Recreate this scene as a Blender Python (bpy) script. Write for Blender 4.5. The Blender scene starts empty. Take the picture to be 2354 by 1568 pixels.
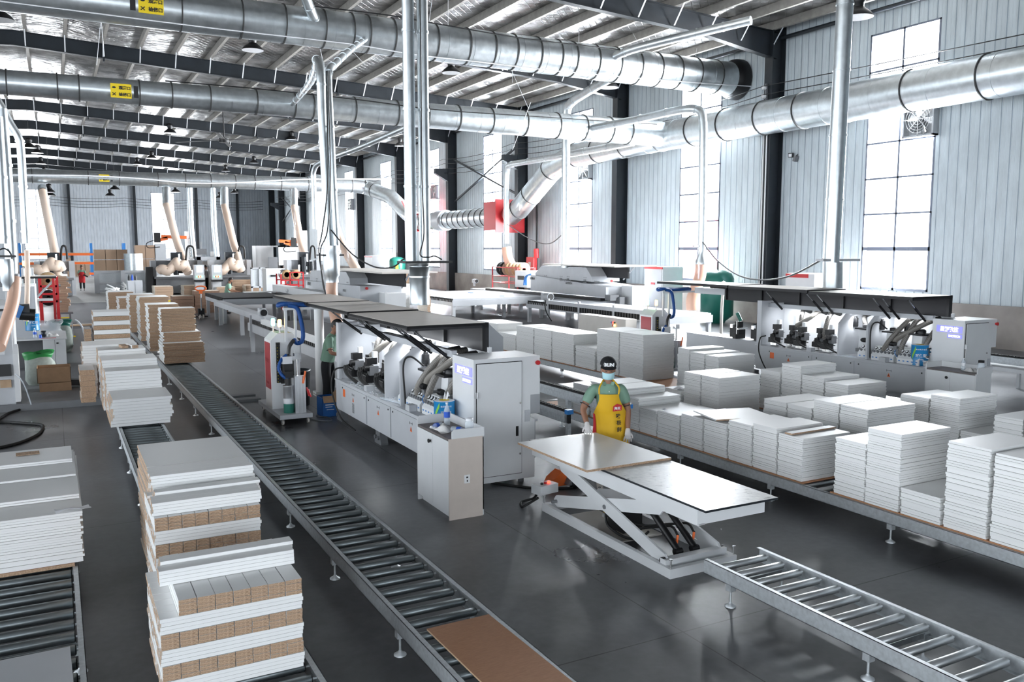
import bpy, bmesh, math, random
from mathutils import Vector, Matrix, Euler
random.seed(7)
SC = bpy.context.scene
COL = SC.collection
R = math.radians
PI = math.pi

# ---------------------------------------------------------------- camera
FPX, YAW, PITCH, CAMZ = 1954.2, 0.492746, 0.108739, 2.85
cam = bpy.data.cameras.new('camera'); cam_o = bpy.data.objects.new('camera', cam); COL.objects.link(cam_o)
cam.sensor_width = 36.0; cam.lens = FPX / 2354 * 36.0; cam.clip_end = 400
cam_o.location = (0, 0, CAMZ)
cam_o.rotation_euler = (PI/2 - PITCH, 0, -YAW)
SC.camera = cam_o
_F = Vector((math.sin(YAW)*math.cos(PITCH), math.cos(YAW)*math.cos(PITCH), -math.sin(PITCH)))
_Rt = _F.cross(Vector((0, 0, 1))).normalized(); _U = _Rt.cross(_F)
_C = Vector((0, 0, CAMZ))
def ray(px, py): return _F*FPX + _Rt*(px-1177) - _U*(py-784)
def az(px, py, z=0.0):
    d = ray(px, py); return _C + d*((z-CAMZ)/d.z)
def ax(px, py, X):
    d = ray(px, py); return _C + d*(X/d.x)
def ay(px, py, Y):
    d = ray(px, py); return _C + d*(Y/d.y)
def proj(v):
    v = Vector(v) - _C; f = v.dot(_F)
    return (1177 + FPX*v.dot(_Rt)/f, 784 - FPX*v.dot(_U)/f)

# ---------------------------------------------------------------- world, daylight, exposure
W = bpy.data.worlds.new('sky'); SC.world = W; W.use_nodes = True
bg = W.node_tree.nodes['Background']; bg.inputs[0].default_value = (0.86, 0.93, 1.0, 1); bg.inputs[1].default_value = 1.45
SC.view_settings.view_transform = 'Standard'; SC.view_settings.look = 'None'
SC.view_settings.exposure = 2.03; SC.view_settings.gamma = 1.0; SC.view_settings.use_curve_mapping = False
cy = SC.cycles
cy.max_bounces = 7; cy.diffuse_bounces = 4; cy.glossy_bounces = 3; cy.transmission_bounces = 6; cy.transparent_max_bounces = 10
cy.caustics_reflective = False; cy.caustics_refractive = False
cy.use_denoising = True
try: cy.denoiser = 'OPENIMAGEDENOISE'
except Exception: pass
cy.sample_clamp_indirect = 6.0
cy.use_adaptive_sampling = True; cy.adaptive_threshold = 0.02

def area(name, loc, size, rot, power, col=(0.92, 0.96, 1.0)):
    l = bpy.data.lights.new(name, 'AREA'); l.shape = 'RECTANGLE'; l.size, l.size_y = size; l.energy = power; l.color = col
    o = bpy.data.objects.new(name, l); COL.objects.link(o); o.location = loc; o.rotation_euler = rot
    return o
XW = 23.7           # right wall
WINY = [18.3, 27.75, 36.95, 46.6, 55.95, 65.4, 75.0, 84.6, 94.2]
for _i, _y in enumerate(WINY):
    area('window_daylight', (XW+0.9, _y, 5.6), (8.2, 2.4), (0, R(90), 0), 3000 if _i < 5 else 1700)
for _x in (-0.8-0.6, 11.6):
    area('window_daylight', (_x, 108.9, 5.2), (2.6, 7.5), (R(-90), 0, 0), 1100)

# ---------------------------------------------------------------- materials
def _nt(name):
    m = bpy.data.materials.new(name); m.use_nodes = True
    nt = m.node_tree; b = nt.nodes['Principled BSDF']; return m, nt, b
def mat(name, col, rough=0.5, metal=0.0, noise=0.0, nscale=8.0, bump=0.0, bscale=40.0, spec=0.5, coat=0.0, rnoise=0.0, stretch=None):
    m, nt, b = _nt(name)
    b.inputs['Roughness'].default_value = rough; b.inputs['Metallic'].default_value = metal
    b.inputs['Specular IOR Level'].default_value = spec
    if coat: b.inputs['Coat Weight'].default_value = coat; b.inputs['Coat Roughness'].default_value = 0.15
    b.inputs['Base Color'].default_value = (*col, 1)
    if noise or bump or rnoise:
        tc = nt.nodes.new('ShaderNodeTexCoord'); mp = nt.nodes.new('ShaderNodeMapping')
        nt.links.new(tc.outputs['Object'], mp.inputs[0])
        if stretch: mp.inputs['Scale'].default_value = stretch
    if noise or rnoise:
        n = nt.nodes.new('ShaderNodeTexNoise'); n.inputs['Scale'].default_value = nscale; n.inputs['Detail'].default_value = 4
        nt.links.new(mp.outputs[0], n.inputs['Vector'])
        if noise:
            r = nt.nodes.new('ShaderNodeValToRGB')
            r.color_ramp.elements[0].position = 0.3; r.color_ramp.elements[1].position = 0.72
            r.color_ramp.elements[0].color = (*[max(0, c*(1-noise)) for c in col], 1)
            r.color_ramp.elements[1].color = (*[min(1, c*(1+noise)) for c in col], 1)
            nt.links.new(n.outputs[0], r.inputs[0]); nt.links.new(r.outputs[0], b.inputs['Base Color'])
        if rnoise:
            mr = nt.nodes.new('ShaderNodeMapRange'); mr.inputs[3].default_value = max(0.02, rough-rnoise); mr.inputs[4].default_value = min(1, rough+rnoise)
            nt.links.new(n.outputs[0], mr.inputs[0]); nt.links.new(mr.outputs[0], b.inputs['Roughness'])
    if bump:
        n2 = nt.nodes.new('ShaderNodeTexNoise'); n2.inputs['Scale'].default_value = bscale; n2.inputs['Detail'].default_value = 3
        nt.links.new(mp.outputs[0], n2.inputs['Vector'])
        bp = nt.nodes.new('ShaderNodeBump'); bp.inputs['Strength'].default_value = bump; bp.inputs['Distance'].default_value = 0.02
        nt.links.new(n2.outputs[0], bp.inputs['Height']); nt.links.new(bp.outputs[0], b.inputs['Normal'])
    return m
def emis(name, col, s):
    m, nt, b = _nt(name); b.inputs['Base Color'].default_value = (*col, 1)
    b.inputs['Emission Color'].default_value = (*col, 1); b.inputs['Emission Strength'].default_value = s
    return m
def clear(name, col, alpha, rough=0.1):
    m, nt, b = _nt(name); out = nt.nodes['Material Output']
    b.inputs['Base Color'].default_value = (*col, 1); b.inputs['Roughness'].default_value = rough
    t = nt.nodes.new('ShaderNodeBsdfTransparent'); t.inputs[0].default_value = (1, 1, 1, 1)
    mx = nt.nodes.new('ShaderNodeMixShader'); mx.inputs[0].default_value = alpha
    nt.links.new(t.outputs[0], mx.inputs[1]); nt.links.new(b.outputs[0], mx.inputs[2]); nt.links.new(mx.outputs[0], out.inputs[0])
    return m
def speck(name, c1, c2, scale=90, stretch=(1, 1, 3), rough=0.85):
    m, nt, b = _nt(name); b.inputs['Roughness'].default_value = rough
    tc = nt.nodes.new('ShaderNodeTexCoord'); mp = nt.nodes.new('ShaderNodeMapping'); mp.inputs['Scale'].default_value = stretch
    n = nt.nodes.new('ShaderNodeTexNoise'); n.inputs['Scale'].default_value = scale; n.inputs['Detail'].default_value = 5; n.inputs['Roughness'].default_value = 0.8
    r = nt.nodes.new('ShaderNodeValToRGB'); r.color_ramp.elements[0].position = 0.36; r.color_ramp.elements[1].position = 0.62
    r.color_ramp.elements[0].color = (*c1, 1); r.color_ramp.elements[1].color = (*c2, 1)
    nt.links.new(tc.outputs['Object'], mp.inputs[0]); nt.links.new(mp.outputs[0], n.inputs['Vector'])
    nt.links.new(n.outputs[0], r.inputs[0]); nt.links.new(r.outputs[0], b.inputs['Base Color'])
    return m

M = {}
M['white'] = mat('painted_white', (0.74, 0.75, 0.76), 0.42, noise=0.03, nscale=3)
M['cream'] = mat('painted_cream', (0.66, 0.62, 0.57), 0.45, noise=0.04, nscale=3)
M['lightgrey'] = mat('painted_light_grey', (0.52, 0.535, 0.56), 0.42, noise=0.04, nscale=3)
M['midgrey'] = mat('painted_grey', (0.17, 0.175, 0.185), 0.5, noise=0.06)
M['charcoal'] = mat('charcoal_lid', (0.015, 0.0145, 0.017), 0.55)
M['black'] = mat('black_plastic', (0.005, 0.005, 0.006), 0.45)
M['rubber'] = mat('black_rubber', (0.01, 0.01, 0.01), 0.65)
M['board'] = mat('white_melamine', (0.87, 0.87, 0.86), 0.42, noise=0.015, nscale=2, rnoise=0.08)
M['beigeboard'] = mat('beige_board', (0.66, 0.53, 0.42), 0.6, noise=0.05)
M['chip'] = speck('chipboard_edge', (0.23, 0.135, 0.08), (0.62, 0.44, 0.30), 60, (1, 1, 3.2))
M['mdf'] = speck('mdf_edge', (0.36, 0.24, 0.16), (0.50, 0.355, 0.25), 30, (1, 1, 8))
M['mdfdark'] = speck('mdf_edge_dark', (0.19, 0.11, 0.075), (0.27, 0.165, 0.11), 30, (1, 1, 8))
M['mdftop'] = mat('mdf_face', (0.80, 0.71, 0.60), 0.7, noise=0.04)
M['ply'] = speck('hardboard_face', (0.40, 0.19, 0.095), (0.48, 0.24, 0.125), 14, (1, 6, 1), 0.6)
M['steel'] = mat('zinc_roller_steel', (0.72, 0.74, 0.75), 0.36, 0.85, noise=0.06, nscale=5)
M['dsteel'] = mat('dull_roller_steel', (0.26, 0.29, 0.30), 0.38, 0.9, noise=0.08, nscale=5)
M['galv'] = mat('galvanised_sheet', (0.66, 0.70, 0.72), 0.34, 0.95, noise=0.10, nscale=6, rnoise=0.08, bump=0.05, bscale=3)
M['galvrail'] = mat('galvanised_rail', (0.60, 0.63, 0.65), 0.45, 0.6, noise=0.12, nscale=30)
M['alu'] = mat('aluminium', (0.75, 0.76, 0.78), 0.3, 0.9)
M['chrome'] = mat('bright_steel', (0.8, 0.8, 0.8), 0.15, 1.0)
M['darksteel'] = mat('dark_painted_steel', (0.010, 0.014, 0.019), 0.45, noise=0.2, nscale=2)
M['flange'] = mat('dark_flange', (0.06, 0.06, 0.06), 0.55, 0.3)
M['purlin'] = mat('purlin_steel', (0.33, 0.315, 0.29), 0.5, 0.3, noise=0.15, nscale=5)
M['brace'] = mat('pale_brace', (0.66, 0.68, 0.70), 0.45, 0.2)
M['red'] = mat('red_paint', (0.55, 0.02, 0.025), 0.4)
M['redpanel'] = mat('red_panel', (0.33, 0.018, 0.03), 0.35)
M['orange'] = mat('orange_paint', (0.85, 0.16, 0.03), 0.45)
M['blue'] = mat('blue_paint', (0.03, 0.20, 0.55), 0.4)
M['bluehose'] = mat('blue_sleeve', (0.003, 0.065, 0.27), 0.55, bump=0.4, bscale=60)
M['green'] = mat('green_paint', (0.015, 0.16, 0.12), 0.35)
M['gbag'] = mat('green_plastic', (0.04, 0.30, 0.08), 0.4)
M['yellow'] = mat('yellow_sign', (0.85, 0.62, 0.01), 0.5)
M['apron'] = mat('yellow_apron_cloth', (0.72, 0.42, 0.012), 0.7, bump=0.25, bscale=9)
M['redcloth'] = mat('red_cloth', (0.50, 0.015, 0.02), 0.8)
M['shirt'] = mat('sage_green_shirt', (0.20, 0.33, 0.25), 0.85, bump=0.3, bscale=12)
M['skin'] = mat('skin', (0.30, 0.145, 0.088), 0.55)
M['hair'] = mat('black_hair', (0.012, 0.010, 0.010), 0.6)
M['glove'] = mat('white_glove', (0.66, 0.63, 0.62), 0.9, bump=0.3, bscale=90)
M['mask'] = mat('pale_blue_mask', (0.46, 0.72, 0.78), 0.8)
M['cap'] = mat('black_cap', (0.004, 0.0045, 0.006), 0.75)
M['darkcloth'] = mat('dark_trousers', (0.006, 0.0065, 0.009), 0.85)
M['whitecloth'] = mat('white_cloth', (0.75, 0.74, 0.73), 0.9, bump=0.5, bscale=20)
M['cardboard'] = mat('cardboard', (0.38, 0.24, 0.14), 0.85, noise=0.08)
M['bluecard'] = mat('blue_card', (0.015, 0.12, 0.40), 0.5)
M['paper'] = mat('white_paper', (0.80, 0.81, 0.84), 0.8)
M['bucket'] = mat('blue_tin', (0.01, 0.22, 0.50), 0.3)
M['bgreen'] = mat('lime_green_print', (0.25, 0.60, 0.05), 0.4)
M['grate'] = mat('pale_hose_wire', (0.62, 0.60, 0.56), 0.5, 0.2)
M['ribhose'] = mat('ribbed_hose', (0.26, 0.24, 0.215), 0.5)
M['ribdark'] = mat('ribbed_hose_wire', (0.03, 0.03, 0.03), 0.4)
M['salmon'] = clear('salmon_hose', (0.82, 0.52, 0.38), 0.80, 0.35)
M['salmonpale'] = clear('pale_salmon_hose', (0.86, 0.68, 0.55), 0.85, 0.4)
M['glass'] = clear('window_pane', (0.9, 0.95, 1.0), 0.10, 0.05)
M['bottle'] = clear('clear_plastic', (0.80, 0.88, 0.95), 0.38, 0.1)
M['film'] = clear('plastic_film', (0.7, 0.72, 0.75), 0.35, 0.2)
M['printblue'] = mat('blue_print', (0.02, 0.10, 0.55), 0.5)
M['print'] = mat('black_print', (0.01, 0.01, 0.01), 0.6)
M['printred'] = mat('dark_red_print', (0.22, 0.01, 0.02), 0.6)
M['printwhite'] = mat('white_print', (0.85, 0.85, 0.85), 0.6)
M['greenled'] = emis('green_lamp', (0.10, 1.0, 0.45), 2.2)
M['amberled'] = emis('amber_lamp', (1.0, 0.50, 0.08), 2.8)
M['redled'] = emis('red_lamp', (1.0, 0.06, 0.03), 1.2)
M['screen'] = emis('lit_screen', (0.80, 0.90, 0.95), 0.28)
M['logo'] = emis('lit_logo', (0.95, 0.95, 1.0), 0.42)
M['logoglow'] = emis('violet_sign_backing', (0.36, 0.36, 0.95), 0.10)
M['striplight'] = emis('lit_led_strip', (0.93, 0.95, 1.0), 1.6)
M['lampwhite'] = mat('lamp_reflector', (0.82, 0.83, 0.86), 0.35)
M['wood'] = mat('raw_timber', (0.52, 0.36, 0.23), 0.8, noise=0.1)
M['concrete'] = mat('plinth_render', (0.36, 0.325, 0.30), 0.85, noise=0.28, nscale=0.9, bump=0.2, bscale=8)
M['worktop'] = mat('brown_worktop', (0.13, 0.11, 0.105), 0.5, noise=0.2, nscale=12)
M['tan'] = mat('tan_cabinet_side', (0.62, 0.54, 0.48), 0.5, noise=0.03)
M['lidtop'] = mat('beige_lid_top', (0.60, 0.545, 0.49), 0.5, noise=0.04)
M['carton'] = mat('carton_stack', (0.42, 0.29, 0.205), 0.85, noise=0.06, nscale=30)
M['reel'] = speck('kraft_reel_side', (0.40, 0.26, 0.13), (0.52, 0.36, 0.20), 8, (1, 1, 1))

# wall sheet: folded ribs every 0.3 m as bump on a pale blue-grey coated sheet
def wallmat(name, axis, col):
    m, nt, b = _nt(name); L = nt.links
    b.inputs['Roughness'].default_value = 0.38; b.inputs['Base Color'].default_value = (*col, 1)
    tc = nt.nodes.new('ShaderNodeTexCoord'); sx = nt.nodes.new('ShaderNodeSeparateXYZ'); L.new(tc.outputs['Object'], sx.inputs[0])
    def mth(op, a, v=None, v2=None):
        n = nt.nodes.new('ShaderNodeMath'); n.operation = op
        L.new(a, n.inputs[0])
        if v is not None: n.inputs[1].default_value = v
        if v2 is not None: n.inputs[2].default_value = v2
        return n.outputs[0]
    fr = mth('FRACT', mth('DIVIDE', sx.outputs[axis], 0.31))
    ab = mth('ABSOLUTE', mth('SUBTRACT', fr, 0.5))
    groove = nt.nodes.new('ShaderNodeMapRange'); groove.inputs[1].default_value = 0.0; groove.inputs[2].default_value = 0.075
    L.new(ab, groove.inputs[0])
    fr2 = mth('FRACT', mth('DIVIDE', sx.outputs[axis], 0.103)); ab2 = mth('ABSOLUTE', mth('SUBTRACT', fr2, 0.5))
    g2 = nt.nodes.new('ShaderNodeMapRange'); g2.inputs[2].default_value = 0.1; g2.inputs[3].default_value = 0.8; L.new(ab2, g2.inputs[0])
    mu = nt.nodes.new('ShaderNodeMath'); mu.operation = 'MULTIPLY'; L.new(groove.outputs[0], mu.inputs[0]); L.new(g2.outputs[0], mu.inputs[1])
    bp = nt.nodes.new('ShaderNodeBump'); bp.inputs['Strength'].default_value = 0.9; bp.inputs['Distance'].default_value = 0.02
    L.new(mu.outputs[0], bp.inputs['Height'])
    mp = nt.nodes.new('ShaderNodeMapping'); mp.inputs['Scale'].default_value = (1.3, 1.3, 0.35); L.new(tc.outputs['Object'], mp.inputs[0])
    nz = nt.nodes.new('ShaderNodeTexNoise'); nz.inputs['Scale'].default_value = 3.0; nz.inputs['Detail'].default_value = 6; L.new(mp.outputs[0], nz.inputs['Vector'])
    rp = nt.nodes.new('ShaderNodeValToRGB'); rp.color_ramp.elements[0].position = 0.35; rp.color_ramp.elements[1].position = 0.7
    rp.color_ramp.elements[0].color = (*[c*0.9 for c in col], 1); rp.color_ramp.elements[1].color = (*[min(1, c*1.08) for c in col], 1)
    L.new(nz.outputs[0], rp.inputs[0])
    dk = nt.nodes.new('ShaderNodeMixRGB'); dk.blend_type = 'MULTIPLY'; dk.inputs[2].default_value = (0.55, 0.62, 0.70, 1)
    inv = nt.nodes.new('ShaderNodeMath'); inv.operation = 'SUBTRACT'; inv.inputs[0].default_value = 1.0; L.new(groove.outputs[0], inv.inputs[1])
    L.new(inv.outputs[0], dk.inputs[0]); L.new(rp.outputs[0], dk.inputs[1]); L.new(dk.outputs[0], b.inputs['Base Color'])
    L.new(bp.outputs[0], b.inputs['Normal'])
    mr = nt.nodes.new('ShaderNodeMapRange'); mr.inputs[3].default_value = 0.28; mr.inputs[4].default_value = 0.5; L.new(nz.outputs[0], mr.inputs[0]); L.new(mr.outputs[0], b.inputs['Roughness'])
    return m
M['wallY'] = wallmat('coated_wall_sheet_side', 1, (0.60, 0.665, 0.70))
M['wallX'] = wallmat('coated_wall_sheet_back', 0, (0.60, 0.64, 0.68))

def floormat():
    m, nt, b = _nt('sealed_dark_concrete'); L = nt.links
    tc = nt.nodes.new('ShaderNodeTexCoord')
    n1 = nt.nodes.new('ShaderNodeTexNoise'); n1.inputs['Scale'].default_value = 0.55; n1.inputs['Detail'].default_value = 7; n1.inputs['Roughness'].default_value = 0.55
    L.new(tc.outputs['Object'], n1.inputs['Vector'])
    n2 = nt.nodes.new('ShaderNodeTexNoise'); n2.inputs['Scale'].default_value = 14; n2.inputs['Detail'].default_value = 6
    L.new(tc.outputs['Object'], n2.inputs['Vector'])
    r = nt.nodes.new('ShaderNodeValToRGB'); e = r.color_ramp.elements
    e[0].position = 0.32; e[0].color = (0.068, 0.069, 0.074, 1); e[1].position = 0.70; e[1].color = (0.29, 0.295, 0.31, 1)
    L.new(n1.outputs[0], r.inputs[0])
    mx = nt.nodes.new('ShaderNodeMixRGB'); mx.blend_type = 'MULTIPLY'; mx.inputs[0].default_value = 0.35
    L.new(r.outputs[0], mx.inputs[1]); L.new(n2.outputs[0], mx.inputs[2])
    # slab joints every 6 m
    br = nt.nodes.new('ShaderNodeTexBrick'); br.offset = 0.0; br.inputs['Scale'].default_value = 1.0
    br.inputs['Brick Width'].default_value = 4.0; br.inputs['Row Height'].default_value = 4.75; br.inputs['Mortar Size'].default_value = 0.006
    br.inputs['Color1'].default_value = (1, 1, 1, 1); br.inputs['Color2'].default_value = (1, 1, 1, 1); br.inputs['Mortar'].default_value = (0.25, 0.25, 0.25, 1)
    L.new(tc.outputs['Object'], br.inputs['Vector'])
    m2 = nt.nodes.new('ShaderNodeMixRGB'); m2.blend_type = 'MULTIPLY'; m2.inputs[0].default_value = 1.0
    L.new(mx.outputs[0], m2.inputs[1]); L.new(br.outputs[0], m2.inputs[2]); L.new(m2.outputs[0], b.inputs['Base Color'])
    mr = nt.nodes.new('ShaderNodeMapRange'); mr.inputs[1].default_value = 0.3; mr.inputs[2].default_value = 0.7; mr.inputs[3].default_value = 0.26; mr.inputs[4].default_value = 0.44
    L.new(n1.outputs[0], mr.inputs[0]); L.new(mr.outputs[0], b.inputs['Roughness'])
    return m
M['floor'] = floormat()
M['palefloor'] = mat('pale_concrete_floor', (0.42, 0.42, 0.41), 0.5, noise=0.1, nscale=1)

def foilmat():
    m, nt, b = _nt('quilted_foil_insulation'); L = nt.links
    b.inputs['Metallic'].default_value = 0.92; b.inputs['Roughness'].default_value = 0.30
    tc = nt.nodes.new('ShaderNodeTexCoord'); mp = nt.nodes.new('ShaderNodeMapping'); mp.inputs['Scale'].default_value = (1, 1, 0); L.new(tc.outputs['Object'], mp.inputs[0])
    n1 = nt.nodes.new('ShaderNodeTexNoise'); n1.inputs['Scale'].default_value = 1.1; n1.inputs['Detail'].default_value = 6; L.new(mp.outputs[0], n1.inputs['Vector'])
    rt = nt.nodes.new('ShaderNodeMapping'); rt.inputs['Rotation'].default_value = (0, 0, R(45)); L.new(mp.outputs[0], rt.inputs[0])
    br = nt.nodes.new('ShaderNodeTexBrick'); br.offset = 0; br.inputs['Scale'].default_value = 1; br.inputs['Brick Width'].default_value = 0.28; br.inputs['Row Height'].default_value = 0.28
    br.inputs['Mortar Size'].default_value = 0.02; br.inputs['Mortar Smooth'].default_value = 1.0
    L.new(rt.outputs[0], br.inputs['Vector'])
    r = nt.nodes.new('ShaderNodeValToRGB'); e = r.color_ramp.elements; e[0].position = 0.35; e[0].color = (0.15, 0.145, 0.14, 1); e[1].position = 0.64; e[1].color = (0.58, 0.58, 0.58, 1)
    L.new(n1.outputs[0], r.inputs[0]); L.new(r.outputs[0], b.inputs['Base Color'])
    b1 = nt.nodes.new('ShaderNodeBump'); b1.inputs['Strength'].default_value = 0.9; b1.inputs['Distance'].default_value = 0.16; L.new(n1.outputs[0], b1.inputs['Height'])
    b2 = nt.nodes.new('ShaderNodeBump'); b2.inputs['Strength'].default_value = 0.6; b2.inputs['Distance'].default_value = 0.03; b2.invert = True; L.new(br.outputs['Fac'], b2.inputs['Height']); L.new(b1.outputs[0], b2.inputs['Normal'])
    L.new(b2.outputs[0], b.inputs['Normal'])
    return m
M['foil'] = foilmat()

# ---------------------------------------------------------------- mesh building
class MB:
    def __init__(s): s.v = []; s.f = []; s.m = []; s.sm = []; s.T = None
    def _add(s, vs, fs, mi=0, smooth=False):
        o = len(s.v)
        if s.T is not None: vs = [s.T @ Vector(v) for v in vs]
        s.v += [tuple(v) for v in vs]; s.f += [tuple(i+o for i in f) for f in fs]
        s.m += [mi]*len(fs) if isinstance(mi, int) else list(mi); s.sm += [smooth]*len(fs)
        return s
    def box(s, x0, x1, y0, y1, z0, z1, mi=0):
        vs = [(x0,y0,z0),(x1,y0,z0),(x1,y1,z0),(x0,y1,z0),(x0,y0,z1),(x1,y0,z1),(x1,y1,z1),(x0,y1,z1)]
        return s._add(vs, [(0,3,2,1),(4,5,6,7),(0,1,5,4),(1,2,6,5),(2,3,7,6),(3,0,4,7)], mi)
    def cbox(s, c, d, rot=None, mi=0):
        Rm = Euler(rot).to_matrix() if rot else Matrix.Identity(3)
        vs = []
        for z in (-1, 1):
            for (x, y) in ((-1,-1),(1,-1),(1,1),(-1,1)):
                vs.append(Vector(c) + Rm @ Vector((x*d[0]/2, y*d[1]/2, z*d[2]/2)))
        return s._add(vs, [(0,3,2,1),(4,5,6,7),(0,1,5,4),(1,2,6,5),(2,3,7,6),(3,0,4,7)], mi)
    def bar(s, a, b, w, h, mi=0, up=(0,0,1)):
        a = Vector(a); b = Vector(b); d = (b-a).normalized(); u = Vector(up)
        if abs(d.dot(u)) > 0.98: u = Vector((1,0,0))
        r = d.cross(u).normalized(); u = r.cross(d)
        vs = []
        for p in (a, b):
            for (i, j) in ((-1,-1),(1,-1),(1,1),(-1,1)): vs.append(p + r*i*w/2 + u*j*h/2)
        return s._add(vs, [(0,1,2,3),(7,6,5,4),(0,4,5,1),(1,5,6,2),(2,6,7,3),(3,7,4,0)], mi)
    def prism(s, pts, axis, a0, a1, mi=0):
        """pts: 2D polygon (CCW) extruded along axis x/y/z"""
        n = len(pts); vs = []
        for a in (a0, a1):
            for p, q in pts:
                vs.append({'x': (a,p,q), 'y': (p,a,q), 'z': (p,q,a)}[axis])
        fs = [tuple(range(n))[::-1], tuple(range(n, 2*n))] + [(i, (i+1)%n, n+(i+1)%n, n+i) for i in range(n)]
        return s._add(vs, fs, mi)
    def cyl(s, a, b, r, n=16, mi=0, r2=None, caps=True):
        a = Vector(a); b = Vector(b); d = (b-a).normalized(); u = Vector((0,0,1)) if abs(d.z) < 0.95 else Vector((1,0,0))
        x = d.cross(u).normalized(); y = d.cross(x); r2 = r if r2 is None else r2
        vs = []
        for p, rr in ((a, r), (b, r2)):
            for i in range(n):
                t = 2*PI*i/n; vs.append(p + x*math.cos(t)*rr + y*math.sin(t)*rr)
        s._add(vs, [(i, (i+1)%n, n+(i+1)%n, n+i) for i in range(n)], mi, True)
        if caps:
            s._add(vs[:n], [tuple(range(n))[::-1]], mi); s._add(vs[n:], [tuple(range(n))], mi)
        return s
    def tube(s, pts, r, n=10, mi=0, caps=True, radii=None, mis=None, smooth=True):
        pts = [Vector(p) for p in pts]; m = len(pts); vs = []; up = None
        for i, p in enumerate(pts):
            d = (pts[min(i+1, m-1)] - pts[max(i-1, 0)]).normalized()
            if up is None:
                up = Vector((0,0,1)) if abs(d.z) < 0.95 else Vector((1,0,0))
            x = d.cross(up).normalized(); y = x.cross(d).normalized(); up = y
            rr = radii[i] if radii else r
            for k in range(n):
                t = 2*PI*k/n; vs.append(p + x*math.cos(t)*rr + y*math.sin(t)*rr)
        fs = []; ms = []
        for i in range(m-1):
            for k in range(n):
                fs.append((i*n+k, i*n+(k+1)%n, (i+1)*n+(k+1)%n, (i+1)*n+k)); ms.append(mis[i] if mis else mi)
        s._add(vs, fs, ms, smooth)
        if caps:
            s._add(vs[:n], [tuple(range(n))[::-1]], mi); s._add(vs[-n:], [tuple(range(n))], mi)
        return s
    def lathe(s, prof, c=(0,0,0), n=20, mi=0, ax='z', mis=None):
        """prof: (r, h) bottom to top"""
        c = Vector(c); vs = []
        for r, h in prof:
            for k in range(n):
                t = 2*PI*k/n; x, y = r*math.cos(t), r*math.sin(t)
                vs.append(c + Vector({'z': (x,y,h), 'x': (h,x,y), 'y': (y,h,x)}[ax]))
        fs = []; ms = []
        for i in range(len(prof)-1):
            for k in range(n):
                fs.append((i*n+k, i*n+(k+1)%n, (i+1)*n+(k+1)%n, (i+1)*n+k)); ms.append(mis[i] if mis else mi)
        s._add(vs, fs, ms, True)
        if prof[0][0] > 1e-4: s._add(vs[:n], [tuple(range(n))[::-1]], mi)
        if prof[-1][0] > 1e-4: s._add(vs[-n:], [tuple(range(n))], mi)
        return s
    def quad(s, a, b, c, d, mi=0): return s._add([a,b,c,d], [(0,1,2,3)], mi)
    def grid(s, fn, nu, nv, mi=0, smooth=True, thick=0.0):
        vs = [Vector(fn(i/(nu-1), j/(nv-1))) for j in range(nv) for i in range(nu)]
        fs = [(j*nu+i, j*nu+i+1, (j+1)*nu+i+1, (j+1)*nu+i) for j in range(nv-1) for i in range(nu-1)]
        s._add(vs, fs, mi, smooth)
        if thick:
            nrm = [Vector((0,0,0)) for _ in vs]
            for f in fs:
                nn = (vs[f[1]]-vs[f[0]]).cross(vs[f[3]]-vs[f[0]])
                for i in f: nrm[i] += nn
            v2 = [v - n.normalized()*thick if n.length > 0 else v for v, n in zip(vs, nrm)]
            s._add(v2, [f[::-1] for f in fs], mi, smooth)
            edge = [i for i in range(nu)] + [(j+1)*nu-1 for j in range(1, nv)] + [(nv-1)*nu+i for i in range(nu-2, -1, -1)] + [j*nu for j in range(nv-2, 0, -1)]
            k = len(edge); allv = [vs[i] for i in edge] + [v2[i] for i in edge]
            s._add(allv, [(i, k+i, k+(i+1)%k, (i+1)%k) for i in range(k)], mi, False)
        return s
    def mesh(s, name, mats, origin=(0,0,0)):
        me = bpy.data.meshes.new(name); o = Vector(origin)
        me.from_pydata([tuple(Vector(v)-o) for v in s.v], [], s.f)
        for m in (mats if isinstance(mats, (list, tuple)) else [mats]): me.materials.append(M[m] if isinstance(m, str) else m)
        me.polygons.foreach_set('material_index', s.m); me.polygons.foreach_set('use_smooth', s.sm)
        me.update(); return me
def spline(pts, n=8):
    pts = [Vector(p) for p in pts]; out = []
    P = [pts[0]*2-pts[1]] + pts + [pts[-1]*2-pts[-2]]
    for i in range(1, len(P)-2):
        for k in range(n):
            t = k/n; a, b, c, d = P[i-1], P[i], P[i+1], P[i+2]
            out.append(0.5*((2*b) + (c-a)*t + (2*a-5*b+4*c-d)*t*t + (3*b-a-3*c+d)*t**3))
    out.append(pts[-1]); return out
def resample(pts, step):
    out = [pts[0]]; acc = 0.0
    for a, b in zip(pts, pts[1:]):
        L = (b-a).length
        if L < 1e-9: continue
        t = step - acc
        while t <= L: out.append(a + (b-a)*(t/L)); t += step
        acc = L - (t - step)
    return out

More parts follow.
